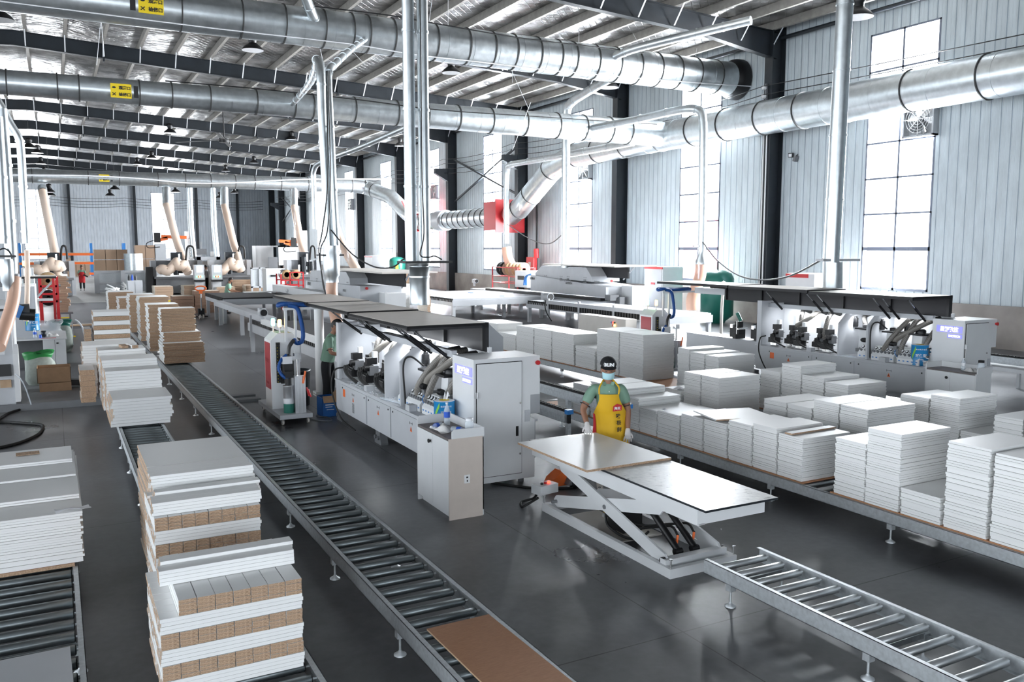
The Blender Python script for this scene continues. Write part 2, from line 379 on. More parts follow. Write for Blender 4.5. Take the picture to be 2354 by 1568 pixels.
def props(o, label=None, cat=None, group=None, kind=None):
    if label: o['label'] = label
    if cat: o['category'] = cat
    if group: o['group'] = group
    if kind: o['kind'] = kind
    return o
class Thing:
    """an Empty at the thing's base; parts are given in world coordinates unless local"""
    def __init__(s, name, label, cat, loc=(0,0,0), rotz=0.0, group=None, local=False):
        s.o = bpy.data.objects.new(name, None); COL.objects.link(s.o); s.o.empty_display_size = 0.1
        s.o.location = loc; s.o.rotation_euler = (0,0,rotz); s.org = (0,0,0) if local else loc
        props(s.o, label, cat, group)
    def part(s, name, mb, mats, parent=None, label=None, kind=None):
        o = bpy.data.objects.new(name, mb.mesh(name, mats, s.org)); COL.objects.link(o); o.parent = parent or s.o
        if label: o['label'] = label
        if kind: o['kind'] = kind
        return o
def one(name, mb, mats, label, cat, group=None, kind=None, loc=None):
    if loc is None:
        xs = [v[0] for v in mb.v]; ys = [v[1] for v in mb.v]; zs = [v[2] for v in mb.v]
        loc = ((min(xs)+max(xs))/2, (min(ys)+max(ys))/2, min(zs))
    o = bpy.data.objects.new(name, mb.mesh(name, mats, loc)); COL.objects.link(o); o.location = loc
    return props(o, label, cat, group, kind)
def dup(root, loc, rotz=None, label=None, group=None):
    r = root.copy(); COL.objects.link(r); r.location = loc
    if rotz is not None: r.rotation_euler = (0,0,rotz)
    if label: r['label'] = label
    if group: r['group'] = group
    for ch in list(root.children):
        c = ch.copy(); COL.objects.link(c); c.parent = r
        for g in list(ch.children):
            d = g.copy(); COL.objects.link(d); d.parent = c
    return r
_tc = {}
def text_mb(txt, h, origin, xdir, ydir, depth=0.004, align='C', bold=0.0):
    """flat lettering with a little depth, laid out on the plane through origin spanned by xdir, ydir"""
    key = (txt, bold)
    if key not in _tc:
        c = bpy.data.curves.new('t', 'FONT'); c.body = txt; c.resolution_u = 2; c.offset = bold
        o = bpy.data.objects.new('t', c); COL.objects.link(o); bpy.context.view_layer.update()
        me = bpy.data.meshes.new_from_object(o.evaluated_get(bpy.context.evaluated_depsgraph_get()))
        vs = [v.co.copy() for v in me.vertices]; fs = [tuple(p.vertices) for p in me.polygons]
        bpy.data.objects.remove(o); bpy.data.curves.remove(c); bpy.data.meshes.remove(me)
        _tc[key] = (vs, fs)
    vs, fs = _tc[key]; x0 = min(v.x for v in vs); x1 = max(v.x for v in vs); y0 = min(v.y for v in vs); y1 = max(v.y for v in vs)
    k = h/(y1-y0); X = Vector(xdir).normalized(); Y = Vector(ydir).normalized(); N = X.cross(Y); O = Vector(origin)
    mb = MB(); mb._add([O + X*((v.x-(x0+x1)/2)*k) + Y*((v.y-(y0+y1)/2)*k) + N*depth for v in vs], fs)
    return mb
# ================================================================ hall: floor, walls, windows, roof
YB = 108.0
struct = lambda name, mb, mats, label=None: one(name, mb, mats, label, None, kind='structure', loc=(0,0,0))
struct('floor', MB().box(-24, XW+0.3, -10, YB+0.3, -0.25, 0), 'floor')
struct('floor_raised_slab', MB().box(-8, 6.5, 56, YB-0.1, 0.002, 0.02).box(-8, 9.5, 17.1, 17.3, 0, 0.14) if False else MB().box(-8, 9, 50, YB-0.1, 0.0, 0.012), 'palefloor')

def roofz(x): return 11.95 - 0.056*abs(x+1.0)          # underside of the rafters' top flange
COLY = [23.4, 32.95, 42.45, 52.0, 61.5, 71.1, 80.6, 90.1, 99.6]
SILL, HEAD, WW = 1.5, 9.7, 1.25
# right wall built of the piers between the windows and the spandrels
mb = MB(); edges = [-10] + [e for y in WINY for e in (y-WW, y+WW)] + [YB+0.3]
for i in range(0, len(edges), 2): mb.box(XW, XW+0.25, edges[i], edges[i+1], 1.22, 12.6)
for y in WINY: mb.box(XW, XW+0.25, y-WW, y+WW, HEAD, 12.6); mb.box(XW, XW+0.25, y-WW, y+WW, 1.22, SILL)
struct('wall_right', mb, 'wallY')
struct('baseboard_right', MB().box(XW-0.12, XW+0.25, -10, YB+0.3, 0, 1.22), 'concrete')
BWX = [(-2.7, 0.0), (10.3, 12.9)]
mb = MB(); e = [-24] + [v for w in BWX for v in w] + [XW+0.25]
for i in range(0, len(e), 2): mb.box(e[i], e[i+1], YB, YB+0.25, 1.3, 12.6)
for a, b in BWX: mb.box(a, b, YB, YB+0.25, 9.3, 12.6); mb.box(a, b, YB, YB+0.25, 1.3, 1.6)
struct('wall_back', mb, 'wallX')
struct('baseboard_back', MB().box(-24, XW, YB-0.1, YB+0.25, 0, 1.3), 'concrete')
M['winframe'] = mat('window_frame_metal', (0.16, 0.18, 0.23), 0.4, 0.5)
ROWS = [2.83, 3.95, 5.09, 6.22, 7.36, 8.50]
for i, y in enumerate(WINY):
    f = MB(); fx0, fx1 = XW-0.01, XW+0.09; t = 0.035
    f.box(fx0, fx1, y-WW, y-WW+0.06, SILL, HEAD); f.box(fx0, fx1, y+WW-0.06, y+WW, SILL, HEAD)
    f.box(fx0, fx1, y-WW, y+WW, SILL, SILL+0.08); f.box(fx0, fx1, y-WW, y+WW, HEAD-0.06, HEAD)
    f.box(fx0, fx1, y-t, y+t, SILL, HEAD)
    for z in ROWS: f.box(fx0, fx1, y-WW, y+WW, z-(0.06 if z < 3 else t*0.8), z+(0.06 if z < 3 else t*0.8))
    fr = struct('window_%d' % (i+1), f, 'winframe')
    p = bpy.data.objects.new('pane', MB().box(XW+0.035, XW+0.043, y-WW, y+WW, SILL, HEAD).mesh('pane', 'glass')); COL.objects.link(p); p.parent = fr
for i, (a, b) in enumerate(BWX):
    f = MB()
    for x in (a+0.03, (a+b)/2, b-0.03): f.box(x-0.03, x+0.03, YB-0.01, YB+0.08, 1.6, 9.3)
    for z in (1.63, 2.8, 3.95, 5.1, 6.2, 7.3, 8.3, 9.27): f.box(a, b, YB-0.01, YB+0.08, z-0.03, z+0.03)
    fr = struct('window_%d' % (len(WINY)+1+i), f, 'winframe')
    p = bpy.data.objects.new('pane', MB().box(a, b, YB+0.03, YB+0.04, 1.6, 9.3).mesh('pane', 'glass')); COL.objects.link(p); p.parent = fr
# girts along the right wall, above the windows
for k in range(len(COLY)):
    y1 = COLY[k]-0.2; y0 = (COLY[k-1] if k else -8)+0.2
    one('wall_girt', MB().cyl((XW-0.25, y0, 10.35), (XW-0.25, y1, 10.35), 0.07, 10), 'darksteel', 'dark steel tube girt running between wall columns under the eaves', 'beam', 'eaves girts between the wall columns', 'structure')
struct('added_wall_left', MB().box(-24.3, -24, 45, YB+0.3, 0.0, 10.6), 'wallY')  # unseen wall added against the open sky; near stretch left out for fill light
struct('added_wall_front', MB().box(-24, XW+0.25, -10.3, -10, 5.0, 12.6).box(8, XW+0.25, -10.3, -10, 0, 5.0), 'wallX')  # unseen, added behind the camera to block sky light; opening sized for the fill
# roof sheet with foil, purlins, rafters, columns
mb = MB(); xs = [-26, -1.0, XW+0.3]
for a, b in zip(xs, xs[1:]):
    mb.quad((a,-10,roofz(a)+0.30), (b,-10,roofz(b)+0.30), (b,YB+0.3,roofz(b)+0.30), (a,YB+0.3,roofz(a)+0.30)) if False else mb.prism([(a,roofz(a)+0.30),(b,roofz(b)+0.30),(b,roofz(b)+0.34),(a,roofz(a)+0.34)], 'y', YB+0.3, -10)
struct('ceiling', mb, 'foil')
PX = [XW-0.6-1.48*k for k in range(24)]
for k, x in enumerate(PX):
    z = roofz(x)
    m_ = MB().box(x-0.045, x-0.03, -9, YB-0.1, z+0.002, z+0.295).box(x-0.03, x+0.075, -9, YB-0.1, z+0.002, z+0.02).box(x-0.03, x+0.075, -9, YB-0.1, z+0.27, z+0.295)
    one('roof_purlin', m_, 'purlin', 'galvanised roof purlin under the foil insulation', 'beam', 'roof purlins', 'structure')
def ibeam(mb, p, q, d0, d1, w=0.26, t=0.025):
    """I section from p to q (top flange line), depth d0..d1, web vertical, runs in X"""
    (x0, y, z0), (x1, _, z1) = p, q
    mb.prism([(x0,z0-d0),(x1,z1-d1),(x1,z1),(x0,z0)], 'y', y+0.008, y-0.008)
    mb.prism([(x0,z0-t),(x1,z1-t),(x1,z1),(x0,z0)], 'y', y+w/2, y-w/2)
    mb.prism([(x0,z0-d0),(x1,z1-d1),(x1,z1-d1+t),(x0,z0-d0+t)], 'y', y+w/2, y-w/2)
for k, y in enumerate(COLY + [104.5]):
    yy = y
    t = Thing('roof_rafter', 'dark steel roof rafter with pale braces spanning to the wall column', 'beam', (XW-0.3, yy, roofz(XW)-0.9), group='roof rafters'); t.o['kind'] = 'structure'
    m_ = MB(); xa = XW-0.35; ibeam(m_, (xa-3.5, yy, roofz(xa-3.5)), (xa, yy, roofz(xa)), 0.66, 0.95)
    ibeam(m_, (1.0, yy, roofz(1.0)), (xa-3.5, yy, roofz(xa-3.5)), 0.62, 0.66); ibeam(m_, (-1.0, yy, roofz(-1.0)), (1.0, yy, roofz(1.0)), 0.62, 0.62)
    ibeam(m_, (-16, yy, roofz(-16)), (-1, yy, roofz(-1)), 0.66, 0.62)
    t.part('beam', m_, 'darksteel')
    for x in (2.4, 12.9): t.part('splice_plate', MB().box(x-0.03, x+0.03, yy-0.14, yy+0.14, roofz(x)-0.76, roofz(x)+0.0), 'darksteel')
    if k < 9:
        for j, x in enumerate(PX[:18]):
            if j % 1: continue
            z = roofz(x)
            for s in (-1, 1):
                if s > 0: continue
                t.part('flange_brace', MB().bar((x, yy+s*0.10, z-0.60), (x, yy+s*0.62, z+0.03), 0.05, 0.012), 'brace')
    c = Thing('steel_column', 'dark steel portal column against the pale ribbed side wall', 'column', (XW-0.3, yy, 0), group='side wall columns'); c.o['kind'] = 'structure'
    m_ = MB().box(XW-0.62, XW-0.01, yy-0.012, yy+0.012, 0.02, 11.1).box(XW-0.64, XW-0.60, yy-0.19, yy+0.19, 0.02, 11.0).box(XW-0.035, XW-0.01, yy-0.19, yy+0.19, 0.02, 11.1)
    c.part('shaft', m_, 'darksteel'); c.part('base_plate', MB().box(XW-0.75, XW-0.12, yy-0.25, yy+0.25, 0, 0.03), 'darksteel')
for x in (1.85, 8.55, 15.3, 20.0):
    one('back_column', MB().box(x-0.13, x+0.13, YB-0.45, YB-0.42, 0, roofz(x)).box(x-0.13, x+0.13, YB-0.14, YB-0.11, 0, roofz(x)).box(x-0.01, x+0.01, YB-0.43, YB-0.12, 0, roofz(x)), 'darksteel', 'dark steel gable column against the far end wall', 'column', 'gable columns', 'structure')
# deep far columns with crane brackets
for (px, Y, s) in ((624, 99.6, 1), (668, 90.1, 1), (1030, 52.0, 1), (1200, 42.45, 1)):
    m_ = MB().prism([(XW-0.6, 8.0), (XW-1.5, 8.0), (XW-1.5, 7.7), (XW-0.6, 7.2)], 'y', Y+0.15, Y-0.15)
    one('crane_bracket', m_, 'darksteel', 'dark steel bracket cantilevered from a side wall column', 'bracket', 'crane brackets', 'structure')
# pair of white conduits on the nearest column, black drain loop, small camera and floodlight
for dy, c_ in ((-0.07, 'printwhite'), (0.08, 'printwhite')):
    one('conduit_pipe', MB().cyl((XW-0.69, 23.4+dy, 0.1), (XW-0.69, 23.4+dy, 7.4), 0.028, 8), c_, 'white conduit running down the nearest dark wall column', 'pipe', 'white conduits on the nearest column')
one('drain_pipe', MB().tube(spline([(XW-0.2,40.9,0.2),(XW-0.2,40.9,5.2),(XW-0.2,41.0,5.45),(XW-0.2,41.6,5.5)], 4), 0.05, 8), 'black', 'black pipe bending over beside the third wall column', 'pipe')
p_ = ax(1818, 357, XW-0.1)
t = Thing('floodlight', 'small black floodlight on the wall beside the nearest column', 'light', tuple(p_))
t.part('lamp_body', MB().cbox(p_, (0.12, 0.16, 0.16), (0,0,0.4)), 'black'); t.part('lens', MB().cbox(p_+Vector((-0.065,-0.03,-0.01)), (0.01,0.11,0.10), (0,0,0.4)), 'lampwhite')
p_ = ax(1829, 365, XW-0.1)
t = Thing('security_camera', 'small dark camera hanging on the wall by the floodlight', 'camera', tuple(p_))
t.part('camera_body', MB().cbox(p_, (0.16, 0.10, 0.20), (0.3,0,0)), 'midgrey'); t.part('bracket', MB().bar(p_+Vector((0,0,0.08)), p_+Vector((0.09,0,0.16)), 0.03, 0.03), 'midgrey')
# line brackets and long black cables along the right wall
t = Thing('insulator_rack', 'rack of round white insulators on the nearest wall column', 'insulator', (XW-0.7, 23.4, 6.9))
t.part('rack_bar', MB().box(XW-0.75, XW-0.66, 23.38, 23.44, 7.9, 8.75), 'midgrey')
for k in range(3): t.part('insulator', MB().lathe([(0.02,-0.07),(0.085,-0.07),(0.05,-0.02),(0.085,0.03),(0.02,0.06)], (XW-0.8, 23.42, 8.0+0.3*k), 12, ax='x'), 'printwhite')
for k in range(4):
    z = 7.75+0.3*k; y_prev = -6; pts = []
    ys = [-6] + COLY
    for a, b in zip(ys, ys[1:]):
        for j in range(6): u = j/6; pts.append((XW-0.86, a+(b-a)*u, z-0.22*4*u*(1-u)))
    pts.append((XW-0.86, ys[-1], z))
    one('wall_cable', MB().tube(pts, 0.016, 5), 'black', 'long black cable strung from column to column along the side wall', 'cable', 'cables along the side wall')
for k in range(4):
    z = 7.6+0.32*k; pts = [(-8+31*u, YB-0.5, z-0.2*math.sin(PI*(u*4 % 1))) for u in [i/40 for i in range(41)]]
    one('back_wall_cable', MB().tube(pts, 0.018, 4), 'black', 'thin cable strung across the far end wall', 'cable', 'cables across the end wall')
# extractor fans in the windows
def fan(y, z0, z1, label, face=1):
    w = (z1-z0)/2; c = Vector((XW-0.02, y, (z0+z1)/2))
    t = Thing('extractor_fan', label, 'fan', (XW, y, z0))
    t.part('housing', MB().box(XW-0.25,XW+0.0,y-w,y-w+0.05,z0,z1).box(XW-0.25,XW+0.0,y+w-0.05,y+w,z0,z1).box(XW-0.25,XW+0.0,y-w,y+w,z0,z0+0.05).box(XW-0.25,XW+0.0,y-w,y+w,z1-0.05,z1).box(XW-0.01,XW+0.0,y-w,y+w,z0,z1), 'lightgrey')
    t.part('hub', MB().cyl((XW-0.16,y,c.z),(XW-0.08,y,c.z),0.09,12), 'midgrey')
    for k in range(6):
        a = k*PI/3+0.2; d = Vector((0, math.cos(a), math.sin(a))); e_ = Vector((0.05, -math.sin(a)*0.11, math.cos(a)*0.11))
        p0 = Vector((XW-0.13, y, c.z))
        mb = MB(); mb.quad(p0+d*0.08-e_*0.5, p0+d*(w-0.08)-e_, p0+d*(w-0.08)+e_, p0+d*0.08+e_*0.5); mb.quad(p0+d*0.08+e_*0.5+Vector((.006,0,0)), p0+d*(w-0.08)+e_+Vector((.006,0,0)), p0+d*(w-0.08)-e_+Vector((.006,0,0)), p0+d*0.08-e_*0.5+Vector((.006,0,0)))
        t.part('blade', mb, 'chrome')
    g = MB()
    for k in range(1, 6): g.tube([(XW-0.26, y+w*0.95*k/6*math.cos(a*PI/10), c.z+w*0.95*k/6*math.sin(a*PI/10)) for a in range(21)], 0.006, 4)
    for k in range(4): a = k*PI/4; g.bar((XW-0.26,y-w*math.cos(a),c.z-w*math.sin(a)), (XW-0.26,y+w*math.cos(a),c.z+w*math.sin(a)), 0.012, 0.012)
    t.part('guard', g, 'chrome')
fan(17.5, 6.24, 7.30, 'square extractor fan in the nearest tall window')
fan(36.2, 6.24, 7.20, 'square extractor fan in the third window from the camera')
fan(55.3, 6.24, 7.20, 'square extractor fan in the fifth window, behind the big twin pipes')
fan(74.3, 6.24, 7.20, 'square extractor fan in the farthest clearly seen side window')
# X brace on the wall between third and fourth columns
for a, b in (((XW-0.35,42.9,5.9),(XW-0.35,51.5,8.6)), ((XW-0.30,42.9,8.6),(XW-0.30,51.5,5.9))):
    one('wall_brace', MB().bar(a, b, 0.10, 0.10), 'darksteel', 'dark diagonal brace crossing in front of the fourth window', 'beam', 'diagonal wall braces', 'structure')
for a, b in (((XW-0.35,90.5,5.9),(XW-0.35,99.2,8.6)), ((XW-0.30,90.5,8.6),(XW-0.30,99.2,5.9))):
    one('wall_brace', MB().bar(a, b, 0.10, 0.10), 'darksteel', 'dark diagonal brace on the side wall near the far corner', 'beam', 'diagonal wall braces, far corner', 'structure')
# glimpse of buildings through the windows
for (y0, y1, z1, c_, lab) in ((24, 33, 4.6, 'redpanel', 'red wall of a building seen through the second window'), (44, 54, 7.0, 'lightgrey', 'grey building seen through the fourth window')):
    m_ = MB().box(XW+9, XW+14, y0+7, y1+10, 0, z1); m_.box(XW+8.9, XW+9, y0+7, y1+10, z1*0.55, z1*0.62)
    one('outside_building', m_, c_, lab, 'building')

# ================================================================ ducts
def ring_prof(r): return [(r, -0.02), (r+0.035, -0.02), (r+0.035, 0.02), (r, 0.02)]
def duct(name, label, pts, radii, rings, ring_r=None, group=None, seam=None, cat='duct', mat_='galv'):
    """pts: polyline axis; radii at the points; rings: fractions along each segment"""
    P = [Vector(p) for p in pts]; lo = min(P, key=lambda v: v.z)
    t = Thing(name, label, cat, tuple(lo), group=group)
    pp = [P[0]]; rr = [radii[0]]
    for i in range(len(P)-1):
        n = 6
        for k in range(1, n+1): pp.append(P[i].lerp(P[i+1], k/n)); rr.append(radii[i]+(radii[i+1]-radii[i])*k/n)
    t.part('pipe_run', MB().tube(pp, 0, 28, radii=rr, caps=False), mat_)
    tot = [0]
    for a, b in zip(P, P[1:]): tot.append(tot[-1]+(b-a).length)
    def at(s_):
        for i in range(len(P)-1):
            if s_ <= tot[i+1]+1e-6:
                u = (s_-tot[i])/(tot[i+1]-tot[i]); return P[i].lerp(P[i+1], u), (P[i+1]-P[i]).normalized(), radii[i]+(radii[i+1]-radii[i])*u
        return P[-1], (P[-1]-P[-2]).normalized(), radii[-1]
    for s_ in rings:
        c, d, r = at(s_)
        t.part('flange_ring', MB().cyl(c-d*0.018, c+d*0.018, r+0.028, 28), 'flange')
    if seam:
        for s_ in seam:
            c, d, r = at(s_)
            t.part('seam_ring', MB().cyl(c-d*0.006, c+d*0.006, r+0.007, 28), mat_)
    return t, at
def sign(t, c, w, h, d, r):
    """yellow inspection sign wrapped flat on the camera side of a duct running along X; c = centre on duct axis"""
    n = Vector((0, -1, -0.12)).normalized(); u = Vector((1, 0, 0)); v = u.cross(-n) if False else Vector((0, -0.12, 1)).normalized()
    o = Vector(c) + n*(r+0.015)
    mb = MB(); a, b = u*w/2, v*h/2
    mb._add([o-a-b, o+a-b, o+a+b, o-a+b, o-a-b-n*0.012, o+a-b-n*0.012, o+a+b-n*0.012, o-a+b-n*0.012], [(0,1,2,3),(7,6,5,4),(0,4,5,1),(1,5,6,2),(2,6,7,3),(3,7,4,0)])
    pl = t.part('sign_plate', mb, 'yellow', label='yellow inspection sign')
    o2 = o + n*0.004
    for k, (txt, dy) in enumerate((('观察口', 0.22), ('检修口', -0.24))):
        tm = text_mb(txt, h*0.27, o2 + u*w*0.17 + v*h*dy, u, v, 0.003, bold=0.035); t.part('lettering', tm, 'print', parent=pl)
    ic = MB(); e = o2 - u*w*0.33 + v*h*0.22
    ic._add([e + u*math.cos(a)*w*0.09 + v*math.sin(a)*h*0.07 for a in [i*PI/8 for i in range(16)]] + [e], [(i, (i+1)%16, 16) for i in range(16)])
    t.part('eye_symbol', ic, 'print', parent=pl)
    ic = MB(); e = o2 - u*w*0.33 - v*h*0.24
    for s in (-1, 1): ic.bar(e - u*w*0.08 - v*s*h*0.10, e + u*w*0.08 + v*s*h*0.10, h*0.05, 0.004, up=n)
    t.part('tools_symbol', ic, 'print', parent=pl)
    w_ = Vector(c) + n*(r+0.01) + u*(w*0.72 if d > 0 else -w*0.72)
    q = MB(); a, b = u*w*0.11, v*h*0.42
    q._add([w_-a-b, w_+a-b, w_+a+b, w_-a+b, w_-a-b-n*0.01, w_+a-b-n*0.01, w_+a+b-n*0.01, w_-a+b-n*0.01], [(0,1,2,3),(7,6,5,4),(0,4,5,1),(1,5,6,2),(2,6,7,3),(3,7,4,0)])
    t.part('sight_glass', q, 'black')
# duct over the bay: 25.6 m away
D1 = [(-9, 25.6, 9.31), (7, 25.6, 9.31), (23.2, 25.6, 9.31)]
t1, at1 = duct('extraction_duct', 'large galvanised duct crossing high, with flared dark-rimmed end at the wall', D1, [0.50, 0.54, 0.62], [9+x for x in (3.4, 5.0, 6.2, 7.35, 8.2, 8.7, 9.5, 10.4, 10.9, 12.0, 12.9, 13.7, 14.6, 15.4, 16.0, 16.9, 17.8, 18.7, 19.6, 20.5, 21.4, 22.4)], seam=[9+x*0.9+0.45 for x in range(2, 25)])
t1.part('end_collar', MB().tube([(23.15,25.6,9.31),(23.3,25.6,9.31),(23.45,25.6,9.31),(23.66,25.6,9.31)], 0, 32, radii=[0.62,0.72,0.76,0.76]), 'black')
sign(t1, (2.62, 25.6, 9.31), 0.62, 0.44, -1, 0.52)
D2 = [(-9, 28.2, 7.46), (6, 28.2, 7.46), (20.5, 28.2, 7.46), (22.0, 28.2, 7.46)]
t2, at2 = duct('extraction_duct', 'middle galvanised duct with yellow sign, running into the wall duct', D2, [0.30, 0.38, 0.50, 0.50], [9+x for x in (-0.9,0.35, 0.9, 2.5, 3.4, 4.5, 5.9, 7.1, 7.7, 9.1, 10.6, 11.7, 12.9, 14.2, 15.6, 17.0, 18.2, 19.4, 20.3)], seam=[9+x*0.95+0.4 for x in range(0, 21)])
sign(t2, (1.99, 28.2, 7.46), 0.56, 0.40, 1, 0.35)
D3 = [(-9, 61, 7.25), (19.5, 61, 7.4), (20.6, 61, 7.3), (21.6, 58.6, 6.5), (22.1, 56.8, 5.3), (22.3, 55.4, 4.7)]
t3, at3 = duct('extraction_duct', 'farthest galvanised duct with small yellow sign, bending down near the wall', D3, [0.40, 0.50, 0.52, 0.52, 0.52, 0.52], [9+x for x in (-0.9,2.2, 4.0, 6.3, 8, 9.6, 11.2, 12.5, 14.3, 16.2, 18.1, 19.4, 20.4, 21.5)], seam=[9+x*1.7+0.5 for x in range(0, 13)])
sign(t3, (3.1, 61, 7.33), 0.60, 0.44, 1, 0.42)
D4 = [(22.35, 6, 7.42), (22.35, 28, 7.42), (22.35, 35.2, 7.3), (22.25, 37.2, 6.8), (22.15, 40.3, 5.0), (22.15, 41.4, 4.62)]
t4, at4 = duct('wall_duct', 'widest galvanised duct running along the side wall and dropping to the red box', D4, [0.60, 0.58, 0.56, 0.56, 0.55, 0.55], [x-6 for x in (10.6, 12.7, 14.6, 16.9, 19.2, 21.0, 22.8, 24.7, 26.5, 28.6, 31.0, 33.2, 35.1)] + [31.4, 33.6, 35.0], seam=[1.9*x+0.6 for x in range(2, 15)])
t4.part('warning_label', MB().cbox(ax(1190, 470, 21.68), (0.02, 0.42, 0.62), (0,0,0)), 'printwhite')
D5 = [(22.2, 43.2, 4.62), (22.2, 54.6, 4.62)]
t5, at5 = duct('connecting_duct', 'short ribbed galvanised duct between the two red boxes', D5, [0.54, 0.54], [x*0.78+0.3 for x in range(14)])
t5.part('grey_collar', MB().cyl((22.2,50.2,4.62),(22.2,51.3,4.62),0.66,24), 'lightgrey')
t = Thing('red_damper_box', 'large red fire damper box where the wall duct bends', 'damper', (22.2, 42.3, 4.0))
t.part('box', MB().box(21.4, 23.0, 41.6, 43.2, 3.85, 5.40), 'red'); t.part('flange', MB().box(21.3, 23.1, 41.55, 41.62, 3.7, 5.5), 'red')
t = Thing('red_damper_box', 'farther red damper box beside the big twin pipes', 'damper', (22.2, 55.0, 4.0))
t.part('box', MB().box(21.6, 22.8, 54.6, 55.6, 4.0, 5.2), 'red'); t.part('lever', MB().bar((21.55,55.0,5.0),(21.5,56.2,6.1),0.06,0.06), 'red')
# branch and drop pipes
def pipe(label, pts, r, clamp=1.7, name='branch_pipe', group=None, n=16, smooth=6):
    P = spline(pts, smooth) if smooth else [Vector(p) for p in pts]
    lo = min(P, key=lambda v: v.z); t = Thing(name, label, 'pipe', tuple(lo), group=group)
    t.part('pipe_run', MB().tube(P, r, n), 'galv')
    rs = resample(P, clamp)[1:]
    for q in rs[:14]:
        k = min(range(len(P)-1), key=lambda i: (P[i]-q).length); d = (P[k+1]-P[k]).normalized()
        t.part('clamp_ring', MB().cyl(q-d*0.02, q+d*0.02, r+0.014, n), 'galv')
    return t
pipe('slanting pipe joining the top of the upper duct at the upper right', [(19.5,20.6,9.9),(18.6,22.5,9.75),(17.8,24.3,9.6),(17.5,25.1,9.45)], 0.14, 0.9)
pipe('short elbow pipe rising from the upper duct by its yellow sign', [(6.6,24.6,9.9),(6.9,25.0,9.55),(7.1,25.25,9.45),(7.4,25.4,9.4)], 0.15, 0.4)
pipe('pipe descending from the upper duct behind, left of the twin pipes', [(9.6,26.0,9.1),(8.9,24.0,8.6),(7.9,21.5,7.9),(7.1,20.0,7.3)], 0.14, 1.0) if False else None
tw = pipe('left of the two big vertical twin pipes above the near machine', [(5.28,13.4,2.62),(5.27,13.4,9.4)], 0.098, 1.25, 'drop_pipe', smooth=0)
tw = pipe('right of the two big vertical twin pipes above the near machine', [(5.53,13.4,2.62),(5.52,13.4,9.4)], 0.092, 1.25, 'drop_pipe', smooth=0)
t = Thing('duct_collector', 'wide galvanised collector cylinder standing on the near machine hood', 'duct', (5.42, 13.4, 1.9))
t.part('cylinder', MB().lathe([(0.165,0),(0.165,0.63),(0.158,0.63),(0.158,0.66),(0.165,0.66),(0.165,0.72)], (5.42,13.4,1.90), 28), 'galv')
t.part('clamp_ring', MB().cyl((5.42,13.4,2.36),(5.42,13.4,2.385),0.176,28), 'galv')
t.part('mounting_plate', MB().box(5.10,5.95,13.2,13.6,2.60,2.635), 'flange')
t = pipe('thick vertical pipe above the far right machine', [(14.25,12.5,2.55),(14.35,12.5,8.4)], 0.165, 1.3, 'drop_pipe', smooth=0)
t = Thing('duct_collector', 'galvanised collector cylinder on the far right machine hood', 'duct', (14.3,12.5,2.0))
t.part('cylinder', MB().cyl((14.32,12.5,1.98),(14.3,12.5,2.56),0.20,24), 'galv'); t.part('mounting_plate', MB().box(13.9,15.0,12.4,12.6,2.58,2.63), 'lightgrey')
pipe('pipe running along from the middle duct, then dropping in front of the second window', [(18.4,27.7,7.4),(18.6,25,7.42),(18.75,23,7.45),(18.9,22.25,7.35),(18.92,22.05,7.0),(18.92,22.0,6),(18.95,22,4),(18.95,22,2.75)], 0.14, 1.35, 'drop_pipe')
pipe('vertical pipe rising to the upper duct from the far machine hood', [(18.2,26.1,9.05),(18.4,28,8.85),(18.55,29.5,8.65),(18.6,29.95,8.3),(18.6,30,7.2),(18.6,30,5),(18.6,30,3),(18.6,30,2.05)], 0.17, 1.6, 'drop_pipe')
pipe('slim pipe dropping by the red box toward the reel rack', [(20.9,28.6,7.1),(21.0,33,7.12),(21.1,38,7.15),(21.15,39.6,7.15),(21.2,40,6.9),(21.2,40.1,6),(21.2,40.1,5),(21.2,40.1,3.1)], 0.15, 1.8, 'drop_pipe')
pipe('left vertical pipe of the bundle left of centre', [(7.0,27.9,7.45),(6.2,23,7.15),(5.3,19,6.75),(4.85,17.3,6.6),(4.72,16.6,6.3),(4.70,16.5,5.5),(4.74,16.5,4.2),(4.78,16.5,2.75)], 0.085, 1.2, 'drop_pipe')
pipe('middle vertical pipe of the bundle, curving to the upper duct', [(8.6,25.3,9.1),(7.1,22,8.0),(5.5,18.3,6.75),(5.0,17.0,6.35),(4.88,16.65,5.9),(4.86,16.5,5),(4.88,16.5,4),(4.92,16.5,2.75)], 0.08, 1.2, 'drop_pipe')
pipe('right vertical pipe of the bundle left of centre', [(10.8,28.0,7.2),(9,24,6.3),(6.6,19.6,5.2),(5.3,17.4,4.7)], 0.075, 1.2, 'drop_pipe') if False else None
pipe('short steep pipe down from the middle duct left of centre', [(11.2,28.4,7.1),(10.3,31,6.6),(9.4,33.0,6.2),(9.2,33.6,5.9),(9.2,33.7,5.2),(9.2,33.7,3.6)], 0.10, 1.2, 'drop_pipe')
# pipes at the left edge
def px_pipe(label, y, pxs, r, **k): return pipe(label, [ay(a, b, y) for a, b in pxs], r, **k)
px_pipe('leftmost vertical pipe at the left picture edge', 13.5, [(-8,268),(0,400),(8,560)], 0.075, clamp=0.8, name='drop_pipe', smooth=3)
px_pipe('vertical pipe beside the leftmost one at the picture edge', 14.5, [(2,250),(14,400),(26,600),(27,628)], 0.08, clamp=0.8, name='drop_pipe', smooth=3)
px_pipe('segmented elbow pipe sloping down at the left edge', 20, [(-10,225),(6,250),(24,285),(42,315),(48,345),(54,450),(60,560)], 0.075, clamp=0.9, name='drop_pipe', smooth=4)
